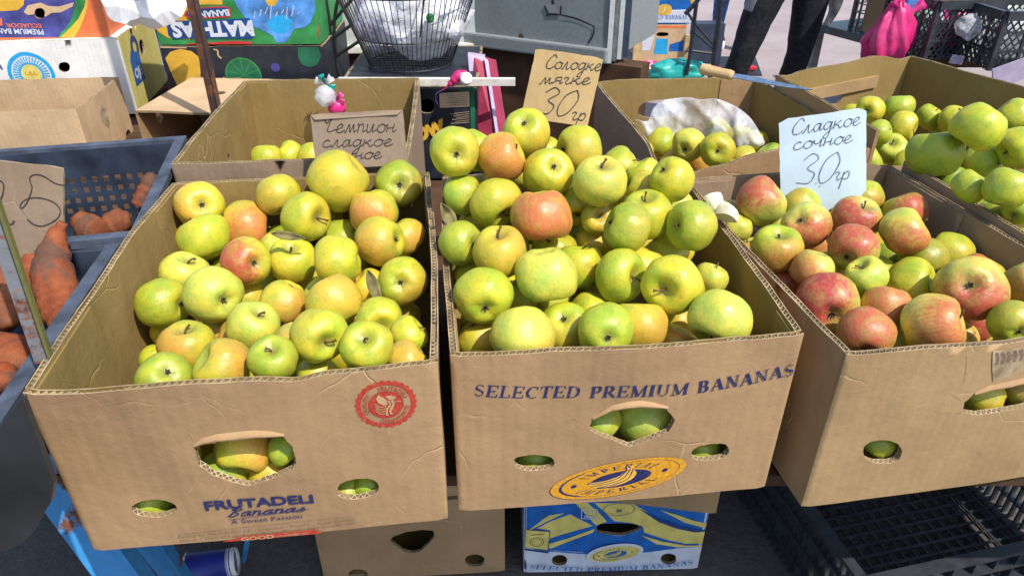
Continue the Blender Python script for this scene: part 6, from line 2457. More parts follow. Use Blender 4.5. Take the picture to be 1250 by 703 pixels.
# two printed cartons: upside-down upper one with the name, dark lower one
a, b = aty(195, 57, 2.30), aty(394, 54, 2.31)
Wm = (b - a).length
ywm = math.degrees(math.atan2(b.y - a.y, b.x - a.x))
mc = (a + b) / 2
GR = (M['p_green'], M['card_in'], M['edge'])
DK = (M['p_dark'], M['card_in'], M['edge'])
zl = mc.z - 0.24
lo_c = Carton('dark printed banana carton with green leaf circles, under the upside-down green one', mc.x, mc.y, zl, ywm, Wm, 0.38, 0.238, DK, BK, seed=57, closed=True, flute=False, amp=0.0006, bulge={'front': 0.0}, dents={'front': [(0.12, -0.004, 0.04)]})
up_c = Carton('green and blue banana carton standing upside down on the dark printed carton', mc.x - 0.003, mc.y + 0.002, mc.z + 0.002, ywm, Wm - 0.006, 0.38, 0.24, GR, BK, seed=59, closed=True, flute=False, amp=0.0006, bulge={'front': 0.0})
if zl > ZB + 0.004:
    m_ = MB()
    m_.box((mc.x, mc.y + 0.2, (zl + ZB) / 2), (Wm - .06, 0.32, zl - ZB - 0.002))
    tag(m_.build('wooden_block', M['dark_wood']), 'dark wooden block under the dark printed carton', 'block')
m5 = 5.021
U5 = lambda L: up_c.uvs([(180 + x / m5, y / m5) for x, y in L])
f = up_c.faces['front']
f.poly('gold_print', U5([(50, 180), (60, 190), (95, 215), (130, 235), (260, 245), (262, 200), (240, 100), (330, 30), (460, 30), (450, -200), (60, -200)]), M['p_gold'])
f.poly('blue_print', U5([(530, 0), (560, 60), (600, 110), (650, 165), (720, 195), (770, 220), (790, 262), (850, 262), (880, 215), (900, 180), (960, 170), (1000, 140), (1030, 60), (1035, -200), (520, -200)]), M['p_sky'])
f.poly('splash_print', U5([(735, 130), (780, 98), (850, 95), (890, 130), (885, 170), (840, 205), (790, 205), (745, 170)]), M['p_cyan'])
f.poly('edge_print', U5([(1022, -200), (1050, -200), (1066, 120), (1075, 230), (1050, 235), (1040, 100)]), M['p_red'])
f.poly('gold_print', U5([(720, -60), (725, 10), (745, 38), (780, 40), (798, 10), (790, -60)]), M['p_gold'])
f.poly('edge_print', U5([(240, 268), (380, 262), (530, 252), (640, 258), (640, 272), (240, 276)]), M['p_red'])
f.draw('splash_print', [ribbon(U5([(660 + i * 33 + (i % 3) * 6, 70 - (i % 4) * 12), (655 + i * 33, 118 - (i % 3) * 15)]), 0.0022) for i in range(9)], M['p_white'], ident)
f.poly('name_plate', U5([(225, 95), (240, 68), (300, 48), (480, 38), (510, 55), (512, 100), (495, 108), (260, 118)]), M['p_red'])
f.poly('name_plate', U5([(240, 88), (250, 72), (300, 56), (478, 46), (500, 60), (500, 94), (490, 100), (260, 108)]), M['p_navy'])
g, L = font_glyphs('BANANAS', 0.04)
f.text('lettering', g, L, U5([(498, 60), (250, 76)]), 0.0175, M['p_white'])
f.poly('name_plate', U5([(120, 150), (150, 128), (330, 128), (500, 118), (625, 112), (640, 150), (652, 225), (640, 238), (500, 236), (300, 236), (160, 240), (130, 215)]), M['p_navy'])
g, L = font_glyphs('MATHIAS', 0.05)
f.text('lettering', g, L, U5([(643, 132), (138, 142)]), 0.0415, M['p_white'])
L5 = lambda L: lo_c.uvs([(180 + x / m5, y / m5) for x, y in L])
f = lo_c.faces['front']
f.poly('yellow_print', L5([(110, 360), (140, 320), (200, 300), (270, 310), (315, 345), (325, 440), (325, 480), (290, 530), (190, 535), (160, 480)]), M['p_gold'])
ctr = lo_c.uv(180 + 590 / m5, 465 / m5)
f.poly('leaf_disc', circ(ctr[0], ctr[1], 0.056, 36), M['p_dgreen'], 0.02)
f.draw('leaf_disc', [ring_piece(ctr[0], ctr[1], 0.057, 0.052)] + [ribbon([(ctr[0], ctr[1]), (ctr[0] + .054 * math.cos(R(a_)), ctr[1] + .054 * math.sin(R(a_)))], .003) for a_ in (20, 55, 90, 125, 160, 195, 345)], M['p_green'], ident)
f.poly('leaf_disc', L5([(920, 290), (1045, 290), (1065, 340), (1040, 400), (990, 412), (945, 395), (925, 350)]), M['p_dgreen'])
f.poly('gold_print', L5([(430, 500), (470, 470), (510, 520), (480, 540), (440, 540)]), M['p_gold'])
f.draw('torn_liner', [ribbon(crom(L5([(405, 300), (430, 310), (435, 340), (455, 358)])), 0.005), ribbon(L5([(80, 292), (240, 290)]), 0.005)], M['card_pale'], ident)
f.poly('disc_print', circ(*lo_c.uv(180 + 785 / m5, 415 / m5), 0.014, 16), M['p_purple'])

# small carton lying on its side, open to the front
a = aty(165, 135, 1.95)
b = aty(262, 137, 1.93)
sb = empty('cardboard_carton', (0, 0, 0), 'small brown carton lying on its side, vent in its upper face, behind the rusty post', 'carton', BK)
Wb = 0.42
dU = (b - a)
dU.z = 0
dU.normalize()
dV = Vector((-dU.y, dU.x, 0))
hb = a.z - 0.62
o, S = panel('upper_panel', sb, a, dU, Vector((0, 0, 1)), Wb, 0.33, (M['card_pale'], M['card'], M['edge']), [lens(0.155, 0.18, 0.045, 0.03)], 0.006, V=dV, flute=False, step=0.08, rnd_ends=(False, False))  # paler board on top only, sunlight put into its colour
o, S = panel('lower_panel', sb, a - Vector((0, 0, hb)), dU, Vector((0, 0, 1)), Wb, 0.33, (M['card'], M['card'], M['edge']), [], 0.006, V=dV, flute=False, step=0.08, rnd_ends=(False, False))
o, S = panel('back_panel', sb, a - Vector((0, 0, hb)) + dV * 0.33, dU, -dV, Wb, hb, (M['card'], M['card'], M['edge']), [], 0.006, flute=False, step=0.08, rnd_ends=(False, False))
for k in (0, 1):
    o, S = panel('end_panel', sb, a - Vector((0, 0, hb)) + dU * (Wb * k + (0.002 if k else -0.002)), dV, dU * (1 if k else -1), 0.325, hb - 0.004, (M['card'], M['card'], M['edge']), [lens(0.10, hb - 0.05, 0.03, 0.04, n=14)] if not k else [], 0.006, flute=False, step=0.08, rnd_ends=(False, False))

# rusty square post and white paper
a = aty(247, 60, 1.86)
pt = empty('steel_post', (a.x, a.y, 0), 'rusty square steel post in front of the stacked banana cartons', 'post')
m_ = MB()
m_.bar((0, 0, 0), (0, 0, 2.3), 0.020, 0.020, up=(0, 1, 0))
m_.build('tube', M['rust'], pt)
m_ = MB()
m_.box((0.0125, -0.003, 1.15), (0.003, 0.022, 2.3))
m_.build('seam', M['rust'], pt)
m_ = MB()
m_.box((0, 0, 0.004), (0.1, 0.1, 0.006))
m_.build('base_plate', M['rust'], pt)


def crumple(name, label, cat, outline, ydist, mat, amp, freq, seed, group=None, puff=0.0, step=0.02, thick=0.0006, sol=True, sharp=True, flat=False, film_=False):
    """crumpled sheet through a picture outline, standing at distance ydist, with real folds and bulge"""
    O3 = [aty(px, py, ydist) for px, py in outline]
    c = sum(O3, Vector((0, 0, 0))) / len(O3)
    nrm = (CAM - c).normalized()
    U = Vector((1, 0, 0))
    U = (U - nrm * U.dot(nrm)).normalized()
    V = nrm.cross(U)
    P = [Vector(((p - c).dot(U), (p - c).dot(V))) for p in O3]
    P = [Vector(p[:2]) for p in crom(P, 4, True)]
    n = len(P)
    pl = [tuple(p) for p in P]
    x0, x1 = min(p.x for p in P), max(p.x for p in P)
    y0, y1 = min(p.y for p in P), max(p.y for p in P)
    pts = list(P)
    x = x0
    rg = random.Random(seed)
    while x < x1:
        y = y0
        while y < y1:
            q_ = (x + rg.uniform(-.3, .3) * step, y + rg.uniform(-.3, .3) * step)
            if inside(q_, pl) and min((Vector(q_) - p).length for p in P) > step * 0.4:
                pts.append(Vector(q_))
            y += step
        x += step
    r = delaunay_2d_cdt(pts, [(i, (i + 1) % n) for i in range(n)], [], 1, 1e-7)
    vs = []
    for p in r[0]:
        dmin = min((p - e).length for e in P)
        k = min(1, dmin / (0.35 * min(x1 - x0, y1 - y0)))
        w3 = Vector((p.x * freq, p.y * freq, seed))
        h = noise.noise(w3) * amp
        if film_:
            wx = 1.6 * noise.noise((p.x * 7, p.y * 7, seed + 3))
            for q_, (an, kk, aa) in enumerate(((0.3, 34, .0065), (1.1, 47, .0055), (2.0, 40, .006), (2.7, 71, .0035), (0.8, 95, .0028))):
                ph = kk * (p.x * math.cos(an) + p.y * math.sin(an)) + wx * 2.2 + q_
                gate = max(0.0, 0.35 + noise.noise((p.x * 9 + q_ * 3, p.y * 9, seed)))
                h += aa * gate * 5.0 * (1 - abs(math.sin(ph))) ** 1.6
            vs.append(c + U * p.x + V * p.y + nrm * (h + puff * math.sqrt(k * (2 - k))))
            continue
        h += (0.4 - abs(noise.noise(w3 * 2.1))) * amp * 0.9 if sharp else noise.noise(w3 * 2.1) * amp * .4
        h += (0.4 - abs(noise.noise(w3 * 4.3))) * amp * 0.4
        vs.append(c + U * p.x + V * p.y + nrm * (h + puff * math.sqrt(k * (2 - k))))
    o = mk(name, vs, [tuple(f) for f in r[2]], mat, None, not flat)
    if sol:
        md = o.modifiers.new('s', 'SOLIDIFY')
        md.thickness = thick
    return tag(o, label, cat, group)


crumple('white_paper', 'crumpled white paper hanging over the carton edge beside the rusty post', 'paper',
        [(120, -30), (128, 8), (136, 24), (152, 29), (162, 33), (172, 30), (186, 36), (200, 33), (214, 26), (226, 12), (234, -30)], 2.12, M['paper_w'], 0.07, 5, 3, puff=0.0, step=0.026, flat=True)
# dark sheet added to stand for shade behind the cartons
vs = [aty(120, -60, 2.95), aty(205, -60, 2.95), aty(205, 170, 2.95), aty(120, 170, 2.95)]
cl = crumple('gap_shade_sheet', 'dark sheet added for the shade in the gap between the stacked cartons', 'dark sheet', [(110, -40), (160, -42), (215, -40), (214, 60), (216, 150), (160, 152), (112, 150)], 2.95, M['p_dark'], 0.03, 6, 8, step=0.04)

# ---------------------------------------------------------------- pale counter, grey cabinet, dark plinth
pl_, pr_ = aty(396, 64, 3.02), aty(585, 60, 3.08)
cb = empty('metal_counter', (0, 0, 0), 'pale grey-green metal counter behind the wire basket', 'counter')
m_ = MB()
dx = (pr_ - pl_)
dx.z = 0
L = dx.length
rot = Matrix.Rotation(math.atan2(dx.y, dx.x), 3, 'Z')
mid = (pl_ + pr_) / 2
m_.box(Vector((mid.x, mid.y, 0)) + rot @ Vector((0, 0.25, pl_.z + 0.45)), (L, 0.5, 0.9), rot, bev=0.006)
m_.build('counter_body', M['pale_metal'], cb)
m_ = MB()
m_.box(Vector((mid.x, mid.y, 0)) + rot @ Vector((0, -0.012, pl_.z + 0.012)), (L, 0.03, 0.03), rot, bev=0.004)
m_.build('skirting', M['white_wood'], cb)
m_ = MB()
m_.box(Vector((mid.x, mid.y, 0)) + rot @ Vector((0, 0.27, (pl_.z - 0.004) / 2)), (L - 0.06, 0.4, pl_.z - 0.006), rot)
m_.build('plinth', M['dark_wood'], cb)

a, b = aty(560, 50, 3.12), aty(742, 81, 2.80)
a.z = b.z = (a.z + b.z) / 2
d = b - a
L = d.length
rot = Matrix.Rotation(math.atan2(d.y, d.x), 3, 'Z')
base = a
cab = empty('metal_cabinet', (0, 0, 0), 'grey painted metal cabinet with a cracked dented panel and rust spots', 'cabinet')
Pt = lambda u, v, o=0: base + rot @ Vector((u, -o, v))
o, S = panel('front_panel', cab, base, rot @ Vector((1, 0, 0)), rot @ Vector((0, -1, 0)), L, 1.0, (M['grey_metal'],) * 3, [], 0.01, 0.012, flute=False, amp=0.004, rnd_ends=(False, False), step=0.06)
fpan = Face(S, o)
m_ = MB()
m_.box(Pt(L / 2, 0.028, 0.014), (L, 0.03, 0.055), rot, bev=0.008)
m_.build('bottom_lip', M['grey_metal'], cab)
m_ = MB()
m_.box(Pt(L / 2, 0.5, -0.30), (L - 0.01, 0.56, 0.998), rot)
m_.build('cabinet_body', M['grey_metal'], cab)


def cuv(px, py):
    N = rot @ Vector((0, -1, 0))
    dd = ray(px, py)
    t = (base - CAM).dot(N) / dd.dot(N)
    p = CAM + dd * t - base
    return p.dot(rot @ Vector((1, 0, 0))), p.z


x5 = 5.682
Z5 = lambda L: [cuv(570 + x / x5, y / x5) for x, y in L]
fpan.lift = 0.004
M['grey_dent'] = plain('scraped_grey', (0.20, 0.20, 0.215), 0.6, 0.3, 20)
fpan.poly('dent', Z5([(540, 40), (580, 5), (640, -5), (662, 45), (655, 95), (575, 100)]), M['grey_dent'])
fpan.draw('crack', [ribbon(Z5([(555, 103), (590, 97), (650, 100), (740, 122), (800, 145), (855, 170), (885, 185), (882, 230), (872, 260), (845, 298)]), 0.007)], M['p_dark'], ident)
fpan.draw('crack', [ribbon(Z5([(545, 40), (575, 100)]), 0.006), ribbon(Z5([(660, 40), (655, 98)]), 0.006), ribbon(Z5([(600, 0), (605, 30)]), 0.012)], M['p_dark'], ident)
fpan.poly('rust_spot', Z5([(365, 240), (385, 232), (400, 250), (395, 285), (380, 300), (368, 270)]), M['rust'])
fpan.poly('rust_spot', Z5([(55, 320), (90, 318), (105, 345), (90, 370), (60, 365)]), M['rust'])
for k, (px0, px1, m_n) in enumerate(((741, 747, 'pale_metal'), (747.5, 753, 'steel'), (753.5, 759, 'pale_metal'), (759.5, 767, 'slate'))):
    a_, b_ = aty(px0, 60, 2.80 + .01 * k), aty(px1, 60, 2.80 + .01 * k)
    m_ = MB()
    m_.box(((a_.x + b_.x) / 2, a_.y + 0.02, b.z + 0.5 + 0.005 * k), (b_.x - a_.x, 0.05, 1.0))
    m_.build('edge_trim', M[m_n], cab)
m_ = MB()
m_.box(Pt(L / 2 + 0.05, -b.z / 2, -0.06), (L + 0.16, 0.10, b.z - 0.01), rot)
m_.build('plinth', M['dark_wood'], cab)

# ---------------------------------------------------------------- carton under the wire basket, basket, slat, maroon board
a, b = aty(512, 106, 1.76), aty(582, 106, 1.76)
Wk = 0.34
kc = Carton('black and gold printed carton standing between the open fruit cartons, under the wire basket', b.x - Wk / 2, 1.76, a.z - 0.24, 0.0, Wk, 0.42, 0.24, DK, BK, seed=61, closed=True, flute=False, amp=0.0006, bulge={'front': 0.0},
            holes={'front': [lambda c: c.uvs(pell(521, 130, 9, 9))]})
f = kc.faces['front']
J = lambda L: kc.uvs([(505 + x / 4.391, 90 + y / 4.391) for x, y in L])
f.poly('label_print', J([(137, 105), (298, 97), (300, 180), (140, 183)]), M['label_tan'])
for k in range(6):
    f.draw('label_text', [ribbon(J([(175 + (k % 2) * 14, 118 + k * 10), (288, 114 + k * 10)]), 0.0012)], M['ink_grey'], ident)
f.poly('green_print', J([(240, 80), (328, 75), (330, 300), (306, 300), (302, 96), (240, 98)]), M['p_dgreen'])
for k in range(6):
    f.draw('label_text', [ribbon(J([(195 + (k * 17) % 40, 215 + k * 10), (298, 205 + k * 11)]), 0.0012)], M['label_tan'], ident)
g, L_ = font_glyphs('WOW', 0.08, 0.15)
f.text('lettering', g, L_, J([(-60, 395), (185, 300)]), 0.030, M['p_gold'])
bz = kc.z + 0.24
# stand under that carton
m_ = MB()
m_.box((kc.x, 1.97, kc.z / 2 - 0.002), (0.30, 0.36, kc.z - 0.006))
tag(m_.build('wooden_block', M['dark_wood']), 'dark wooden block under the black and gold carton', 'block')

cB = aty(503, 94, 1.98)
cB = Vector((cB.x, 1.98, bz + 0.006))
bk = empty('wire_basket', cB, 'round dark wire basket filled with clear plastic bags', 'basket')


def bprof(k):
    return 0.112 + (0.188 - 0.112) * k


hB = 0.20
m_ = MB()
for k, r_ in ((0.0, 0.0022), (0.38, 0.0016), (0.93, 0.0022)):
    rr_ = bprof(k)
    m_.tube([(rr_ * math.cos(2 * math.pi * i / 48), rr_ * math.sin(2 * math.pi * i / 48), hB * k) for i in range(49)], r_, 6, False)
m_.build('hoop', M['wire'], bk)
m_ = MB()
nW = 36
for i in range(nW):
    a0, a1 = 2 * math.pi * i / nW, 2 * math.pi * (i + 0.5) / nW
    P = []
    for k in (0, .5, .93, .98):
        P.append((bprof(k) * math.cos(a0), bprof(k) * math.sin(a0), hB * k))
    am = (a0 + a1) / 2
    P.append((bprof(1.02) * math.cos(am), bprof(1.02) * math.sin(am), hB * 1.03))
    for k in (.98, .93, .5, 0):
        P.append((bprof(k) * math.cos(a1), bprof(k) * math.sin(a1), hB * k))
    m_.tube(P, 0.0011, 5)
tag(m_.build('wires', M['wire'], bk), kind='stuff')
m_ = MB()
for i in range(-4, 5):
    y = i * 0.024
    x = math.sqrt(max(0, .112 ** 2 - y * y))
    m_.tube([(-x, y, 0.001), (x, y, 0.001)], 0.0012, 5)
tag(m_.build('base_wires', M['wire'], bk), kind='stuff')
m_ = MB()
m_.tube(crom([(0.13, -0.13, 0.18), (0.15, -0.12, 0.26), (0.20, -0.1, 0.33)]), 0.002, 5)
m_.tube(crom([(0.05, -0.17, 0.10), (0.07, -0.17, 0.2), (0.12, -0.14, 0.33)]), 0.002, 5)
m_.build('handle', M['wire'], bk)


def bag_blob(name, label, cat, loc, sc, mat, seed, group, amp=0.28, parent=None):
    bm = bmesh.new()
    bmesh.ops.create_icosphere(bm, subdivisions=4, radius=1)
    for v in bm.verts:
        p = v.co.copy()
        h = amp * noise.noise(p * 1.6 + Vector((seed, 0, 0))) + amp * .7 * abs(noise.noise(p * 3.4 + Vector((0, seed, 0)))) + amp * .3 * abs(noise.noise(p * 7.5 + Vector((0, 0, seed))))
        v.co = p * (1 + h - amp * .3)
    me = bpy.data.meshes.new(name)
    bm.to_mesh(me)
    bm.free()
    me.materials.append(mat)
    me.polygons.foreach_set('use_smooth', [True] * len(me.polygons))
    o = lk(name, me, parent)
    o.location = loc
    o.scale = sc
    return tag(o, label, cat, group)


bag_blob('plastic_bag', 'clear plastic bags bulging out of the wire basket', 'plastic bag', cB + Vector((0.02, 0, 0.125)), (0.135, 0.13, 0.11), M['bag_clear'], 4, 'plastic bags in the wire basket')
bag_blob('plastic_bag', 'lilac-tinted plastic bag pressed against the basket wires beside the clear ones', 'plastic bag', cB + Vector((-0.085, -0.02, 0.11)), (0.05, 0.07, 0.08), M['bag_lilac'], 14, 'plastic bags in the wire basket')
bag_blob('plastic_bag', 'white plastic bag spilling over the top of the wire basket', 'plastic bag', cB + Vector((0.05, 0.02, 0.215)), (0.17, 0.12, 0.06), M['bag'], 24, 'plastic bags in the wire basket')
o = bag_blob('bottle_cap', 'small round green cap among the bags in the wire basket', 'cap', cB + Vector((0.072, -0.125, 0.135)), (0.010, 0.006, 0.012), M['p_green'], 1, None, amp=0.02)

# white slat lying across, with magenta clip
a, b = aty(505, 99.5, 1.735), aty(629, 100, 1.735)
sl = empty('painted_lath', a, 'white painted wooden slat lying across the black and gold carton', 'lath')
m_ = MB()
m_.bar((-0.18, 0, 0), b - a, 0.016, 0.016)
m_.build('lath', M['white_wood'], sl)
p = aty(563, 96, 1.715)
cp = empty('ribbon_tag', p, 'magenta tag with a round white cap clipped to the white slat', 'tag')
m_ = MB()
lathe(m_, [(0.0, 0.010), (0.013, 0.010), (0.0145, 0.006), (0.0145, -0.006)])
o = m_.build('cap', M['rubber_white'], cp, True)
o.rotation_euler = (R(60), 0, R(15))
o.location = (0.012, -0.012, 0.002)
m_ = MB()
m_.tube(crom([(0.012, 0, 0.006), (-0.006, -0.004, 0.006), (-0.02, -0.006, -0.006), (-0.034, -0.008, -0.018), (-0.046, -0.008, -0.026)]), [.013] * 4 + [.014] * 4 + [.012] * 4 + [.008] * 4 + [.003] * 3 + [0.001] * 6, 8)
m_.build('ribbon', M['pink_b'], cp, True)
m_ = MB()
m_.tube(crom([(-0.046, -0.008, -0.026), (-0.06, -0.008, -0.034), (-0.062, -0.008, -0.05), (-0.058, -0.008, -0.06)]), 0.0012, 5)
m_.build('tail', M['p_purple'], cp)
# maroon board leaning beside the black and gold carton
P = [aty(578, 66, 1.93), aty(591, 70, 1.93), aty(607, 175, 1.72), aty(586, 190, 1.72)]
th = Vector((0.045, 0.01, 0))
mbx = empty('picture_box', (0, 0, 0), 'slim maroon box with a lilac end leaning beside the black and gold carton', 'box')
m_ = MB()
q4 = [P[0], P[1], P[2], P[3]]
bk_ = [v + Vector((0.03, 0.05, -0.02)) for v in q4]
m_.add(q4 + bk_, [(0, 3, 2, 1), (4, 5, 6, 7), (0, 1, 5, 4), (1, 2, 6, 5), (2, 3, 7, 6), (3, 0, 4, 7)])
m_.build('box_body', M['maroon'], mbx)
a, b = aty(571, 66, 1.925), aty(592, 69, 1.925)
m_ = MB()
m_.add([a, b, aty(590, 90, 1.90), aty(573, 90, 1.90), a + Vector((0, .02, 0)), b + Vector((0, .02, 0)), aty(590, 90, 1.92), aty(573, 90, 1.92)], [(0, 3, 2, 1), (4, 5, 6, 7), (0, 1, 5, 4), (1, 2, 6, 5), (2, 3, 7, 6), (3, 0, 4, 7)])
m_.build('end_flap', M['lilac'], mbx)
m_ = MB()
m_.add([aty(591, 70, 1.915), aty(596, 74, 1.915), aty(611, 178, 1.705), aty(607, 175, 1.705)], [(3, 2, 1, 0)])
m_.build('printed_edge', M['lilac'], mbx)

# folding rack of dark wires to one side of the basket
rk = empty('wire_rack', aty(412, 80, 2.45), 'bent dark wire rack standing beside the round wire basket', 'rack')
k0_ = rk.location.copy()
for pts_ in ([(396, -10), (402, 25), (404, 50), (415, 95)], [(404, 30), (425, 5), (440, -12)], [(402, 50), (430, 30), (440, 22)], [(408, 70), (432, 55), (445, 46)], [(415, -10), (408, 30), (412, 95)]):
    m_ = MB()
    m_.tube(crom([aty(x, y, 2.45) - k0_ for x, y in pts_]), 0.006, 6)
    m_.build('rod', M['wire'], rk)

# ---------------------------------------------------------------- little tied bags on carton 4's back wall
def tied_bag(label, px, py, y, r, mat, neck_dir, seed):
    p = aty(px, py, y)
    root = empty('tied_bag', p, label, 'bag', 'little tied bags')
    bm = bmesh.new()
    bmesh.ops.create_icosphere(bm, subdivisions=3, radius=1)
    for v in bm.verts:
        q_ = v.co.copy()
        v.co = q_ * (1 + .18 * noise.noise(q_ * 2 + Vector((seed, 0, 0))) + .1 * abs(noise.noise(q_ * 5 + Vector((seed, 0, 0))))) * r
        v.co.y *= 0.75
    me = bpy.data.meshes.new('pouch')
    bm.to_mesh(me)
    bm.free()
    me.materials.append(mat[0])
    me.polygons.foreach_set('use_smooth', [True] * len(me.polygons))
    lk('pouch', me, root)
    nd = Vector(neck_dir).normalized()
    kn = nd * r * 1.05
    for i, (ax, az) in enumerate(((-.9, .5), (-.3, 1.0), (.75, .75), (.9, -.35))):
        d_ = Vector((ax, -0.15, az))
        s_ = d_.cross(Vector((0, 1, 0))).normalized()
        vs, fs = [], []
        for j in range(6):
            k = j / 5
            wv = r * (0.12 + 0.5 * k)
            c = kn + d_ * r * 0.95 * k + Vector((0, 0.12 * r * math.sin(k * 5 + i), 0))
            for e in (-1, -.3, .3, 1):
                vs.append(c + s_ * e * wv * .6 + Vector((0, r * .18 * math.cos(e * 5 + i), 0)))
        for j in range(5):
            for e in range(3):
                fs.append((j * 4 + e, j * 4 + e + 1, (j + 1) * 4 + e + 1, (j + 1) * 4 + e))
        o = mk('tied_end', vs, fs, mat[1 if i % 2 else 0], root, True)
        md = o.modifiers.new('s', 'SOLIDIFY')
        md.thickness = 0.0006
    return root


yb = 1.60
tied_bag('small white bag with teal tied ends hanging on the carton back wall', 397, 117, yb, 0.024, (M['bag'], M['teal']), (0.15, 0, 1), 3)
tied_bag('small pink tied bag stuffed in the hand hole, below the white one', 411, 131, yb + 0.01, 0.020, (M['pink'], M['pink']), (0.1, -.2, .6), 8)

# ---------------------------------------------------------------- plastic bag and knife on carton 5
crumple('plastic_bag', 'crumpled white plastic bag in the carton behind the heaped apples', 'plastic bag',
        [(773, 146), (790, 148), (797, 132), (810, 122), (838, 119), (856, 122), (873, 121), (893, 128), (912, 142), (924, 160), (929, 176), (905, 178), (880, 174), (860, 168), (845, 160), (832, 170), (815, 190), (800, 180), (786, 164)],
        1.605, M['bag'], 0.030, 7, 5, puff=0.010, step=0.0055, sol=False, film_=True)
kn = empty('kitchen_knife', aty(893, 92, 1.60), 'kitchen knife with a worn wooden handle and blue-grey blade lying on the carton rim', 'knife')
k0_ = kn.location.copy()
a, b, c_ = aty(854, 84, 1.64) - k0_, aty(895, 92.5, 1.60) - k0_, aty(992, 110, 1.49) - k0_
m_ = MB()
dr = (b - a)
m_.tube([a, a + dr * .06, a + dr * .3, a + dr * .6, a + dr * .9, b], [.006, .011, .012, .0105, .011, .009], 10)
m_.build('handle', M['wood'], kn, True)
dl = (c_ - b).normalized()
sd = dl.cross(Vector((0, -0.5, 1))).normalized() * 0.0085
nn = dl.cross(sd).normalized() * 0.0008
tip = c_
vs = []
for k, wv in ((0, .9), (.3, 1), (.7, .85), (.9, .5), (1, .05)):
    q_ = b + (c_ - b) * k
    vs += [q_ + sd * wv + nn, q_ - sd * wv * (0.6 if k > .6 else 1) + nn, q_ - sd * wv * (0.6 if k > .6 else 1) - nn, q_ + sd * wv - nn]
fs = []
for i in range(4):
    for j in range(4):
        fs.append((i * 4 + j, i * 4 + (j + 1) % 4, (i + 1) * 4 + (j + 1) % 4, (i + 1) * 4 + j))
fs += [(0, 3, 2, 1), (16, 17, 18, 19)]
M['blade'] = plain('blue_grey_steel', (0.16, 0.24, 0.36), 0.4, 0.4, 40, metal=0.5)
mk('blade', vs, fs, M['blade'], kn)

# ---------------------------------------------------------------- far background: cartons, crates, people
def gpt(px, py, z=0.0):
    return atz(px, py, z)


g0 = gpt(805, 78)
yF = g0.y
s_ = Carton('pale blue and brown carton on the pavement under the blue and yellow one', g0.x, yF, 0.01, 0, 0.34, 0.34, 0.27, (M['card_pale'], M['card_in'], M['edge']), 'cartons on the far pavement', seed=71, closed=True, flute=False, amp=0.0006, bulge={'front': 0.0}, holes={'front': [lens(0.17, 0.20, 0.09, 0.03), lens(0.05, 0.10, 0.03, 0.03, n=12), lens(0.29, 0.10, 0.03, 0.03, n=12)]})
f = s_.faces['front']
f.poly('blue_print', [(0.01, .085), (0.09, .085), (0.11, .18), (0.12, .235), (0.01, .235)], M['p_white'])
f.poly('blue_print', [(0.12, .06), (0.22, .06), (0.215, .17), (0.125, .17)], M['p_cyan'])
f.poly('blue_print', [(0.23, .08), (0.335, .08), (0.335, .16), (0.23, .13)], M['p_blue'])
f.poly('edge_print', [(0.01, .245), (0.335, .245), (0.335, .262), (0.01, .262)], M['p_orange'])
t_ = Carton('blue and yellow banana carton with a white band, on the far pavement stack', g0.x - 0.005, yF, 0.286, 0, 0.40, 0.34, 0.26, (M['p_blue'], M['card_in'], M['edge']), 'cartons on the far pavement', seed=73, closed=True, flute=False, amp=0.0006, bulge={'front': 0.0}, holes={'front': [lens(0.2, 0.22, 0.10, 0.035)]})
f = t_.faces['front']
f.poly('band_print', [(0.0, .0), (0.4, .0), (0.4, .10), (0.0, .10)], M['p_white'])
f.poly('yellow_print', [(0.0, .13), (0.12, .24), (0.2, .255), (0.06, .255), (0.0, .2)], M['p_gold'])
f.poly('yellow_print', [(0.4, .11), (0.33, .24), (0.25, .255), (0.38, .255), (0.4, .2)], M['p_gold'])
f.poly('emblem_print', [(0.2 + .055 * math.cos(i * .3927), .095 + .04 * math.sin(i * .3927)) for i in range(16)], M['p_gold'])
f.draw('emblem_print', [ribbon(crom([(.185, .075), (.2, .09), (.205, .12)]), .008)], M['p_white'], ident)
g, L_ = serif_glyphs('SELECTED BANANAS')
f.text('lettering', g, L_, [(0.03, .03), (0.37, .03)], 0.03, M['p_blue'])
fr = empty('wooden_crate_frame', (0, 0, 0), 'pale wooden frame beside the cartons on the far pavement', 'frame')
p = gpt(774.5, 102)
m_ = MB()
m_.bar((p.x, p.y, 0), (p.x, p.y, 0.40), 0.055, 0.03, up=(0, 1, 0))
m_.build('upright', M['wood'], fr)
p2 = gpt(832, 96)
m_ = MB()
m_.bar((p2.x, p.y + 0.1, 0), (p2.x, p.y + 0.1, 0.30), 0.03, 0.03, up=(0, 1, 0))
m_.build('upright', M['wood'], fr)
m_ = MB()
m_.bar((p.x + 0.02, p.y + .02, 0.03), (p2.x, p.y + .02, 0.03), 0.03, 0.06)
m_.build('cross_rail', M['wood'], fr)
bag_blob('plastic_bag', 'teal plastic bag lying on the far pavement beside the carton stack', 'plastic bag', gpt(826, 86, 0.09), (0.20, 0.09, 0.075), M['teal'], 6, None, amp=0.30)
crumple('red_wrapper', 'crumpled red and pink wrapper at the foot of the far carton stack', 'wrapper', [(782, 76), (795, 74), (808, 78), (806, 88), (792, 90), (784, 84)], yF - 0.15, M['pink'], 0.03, 14, 2, step=0.02)

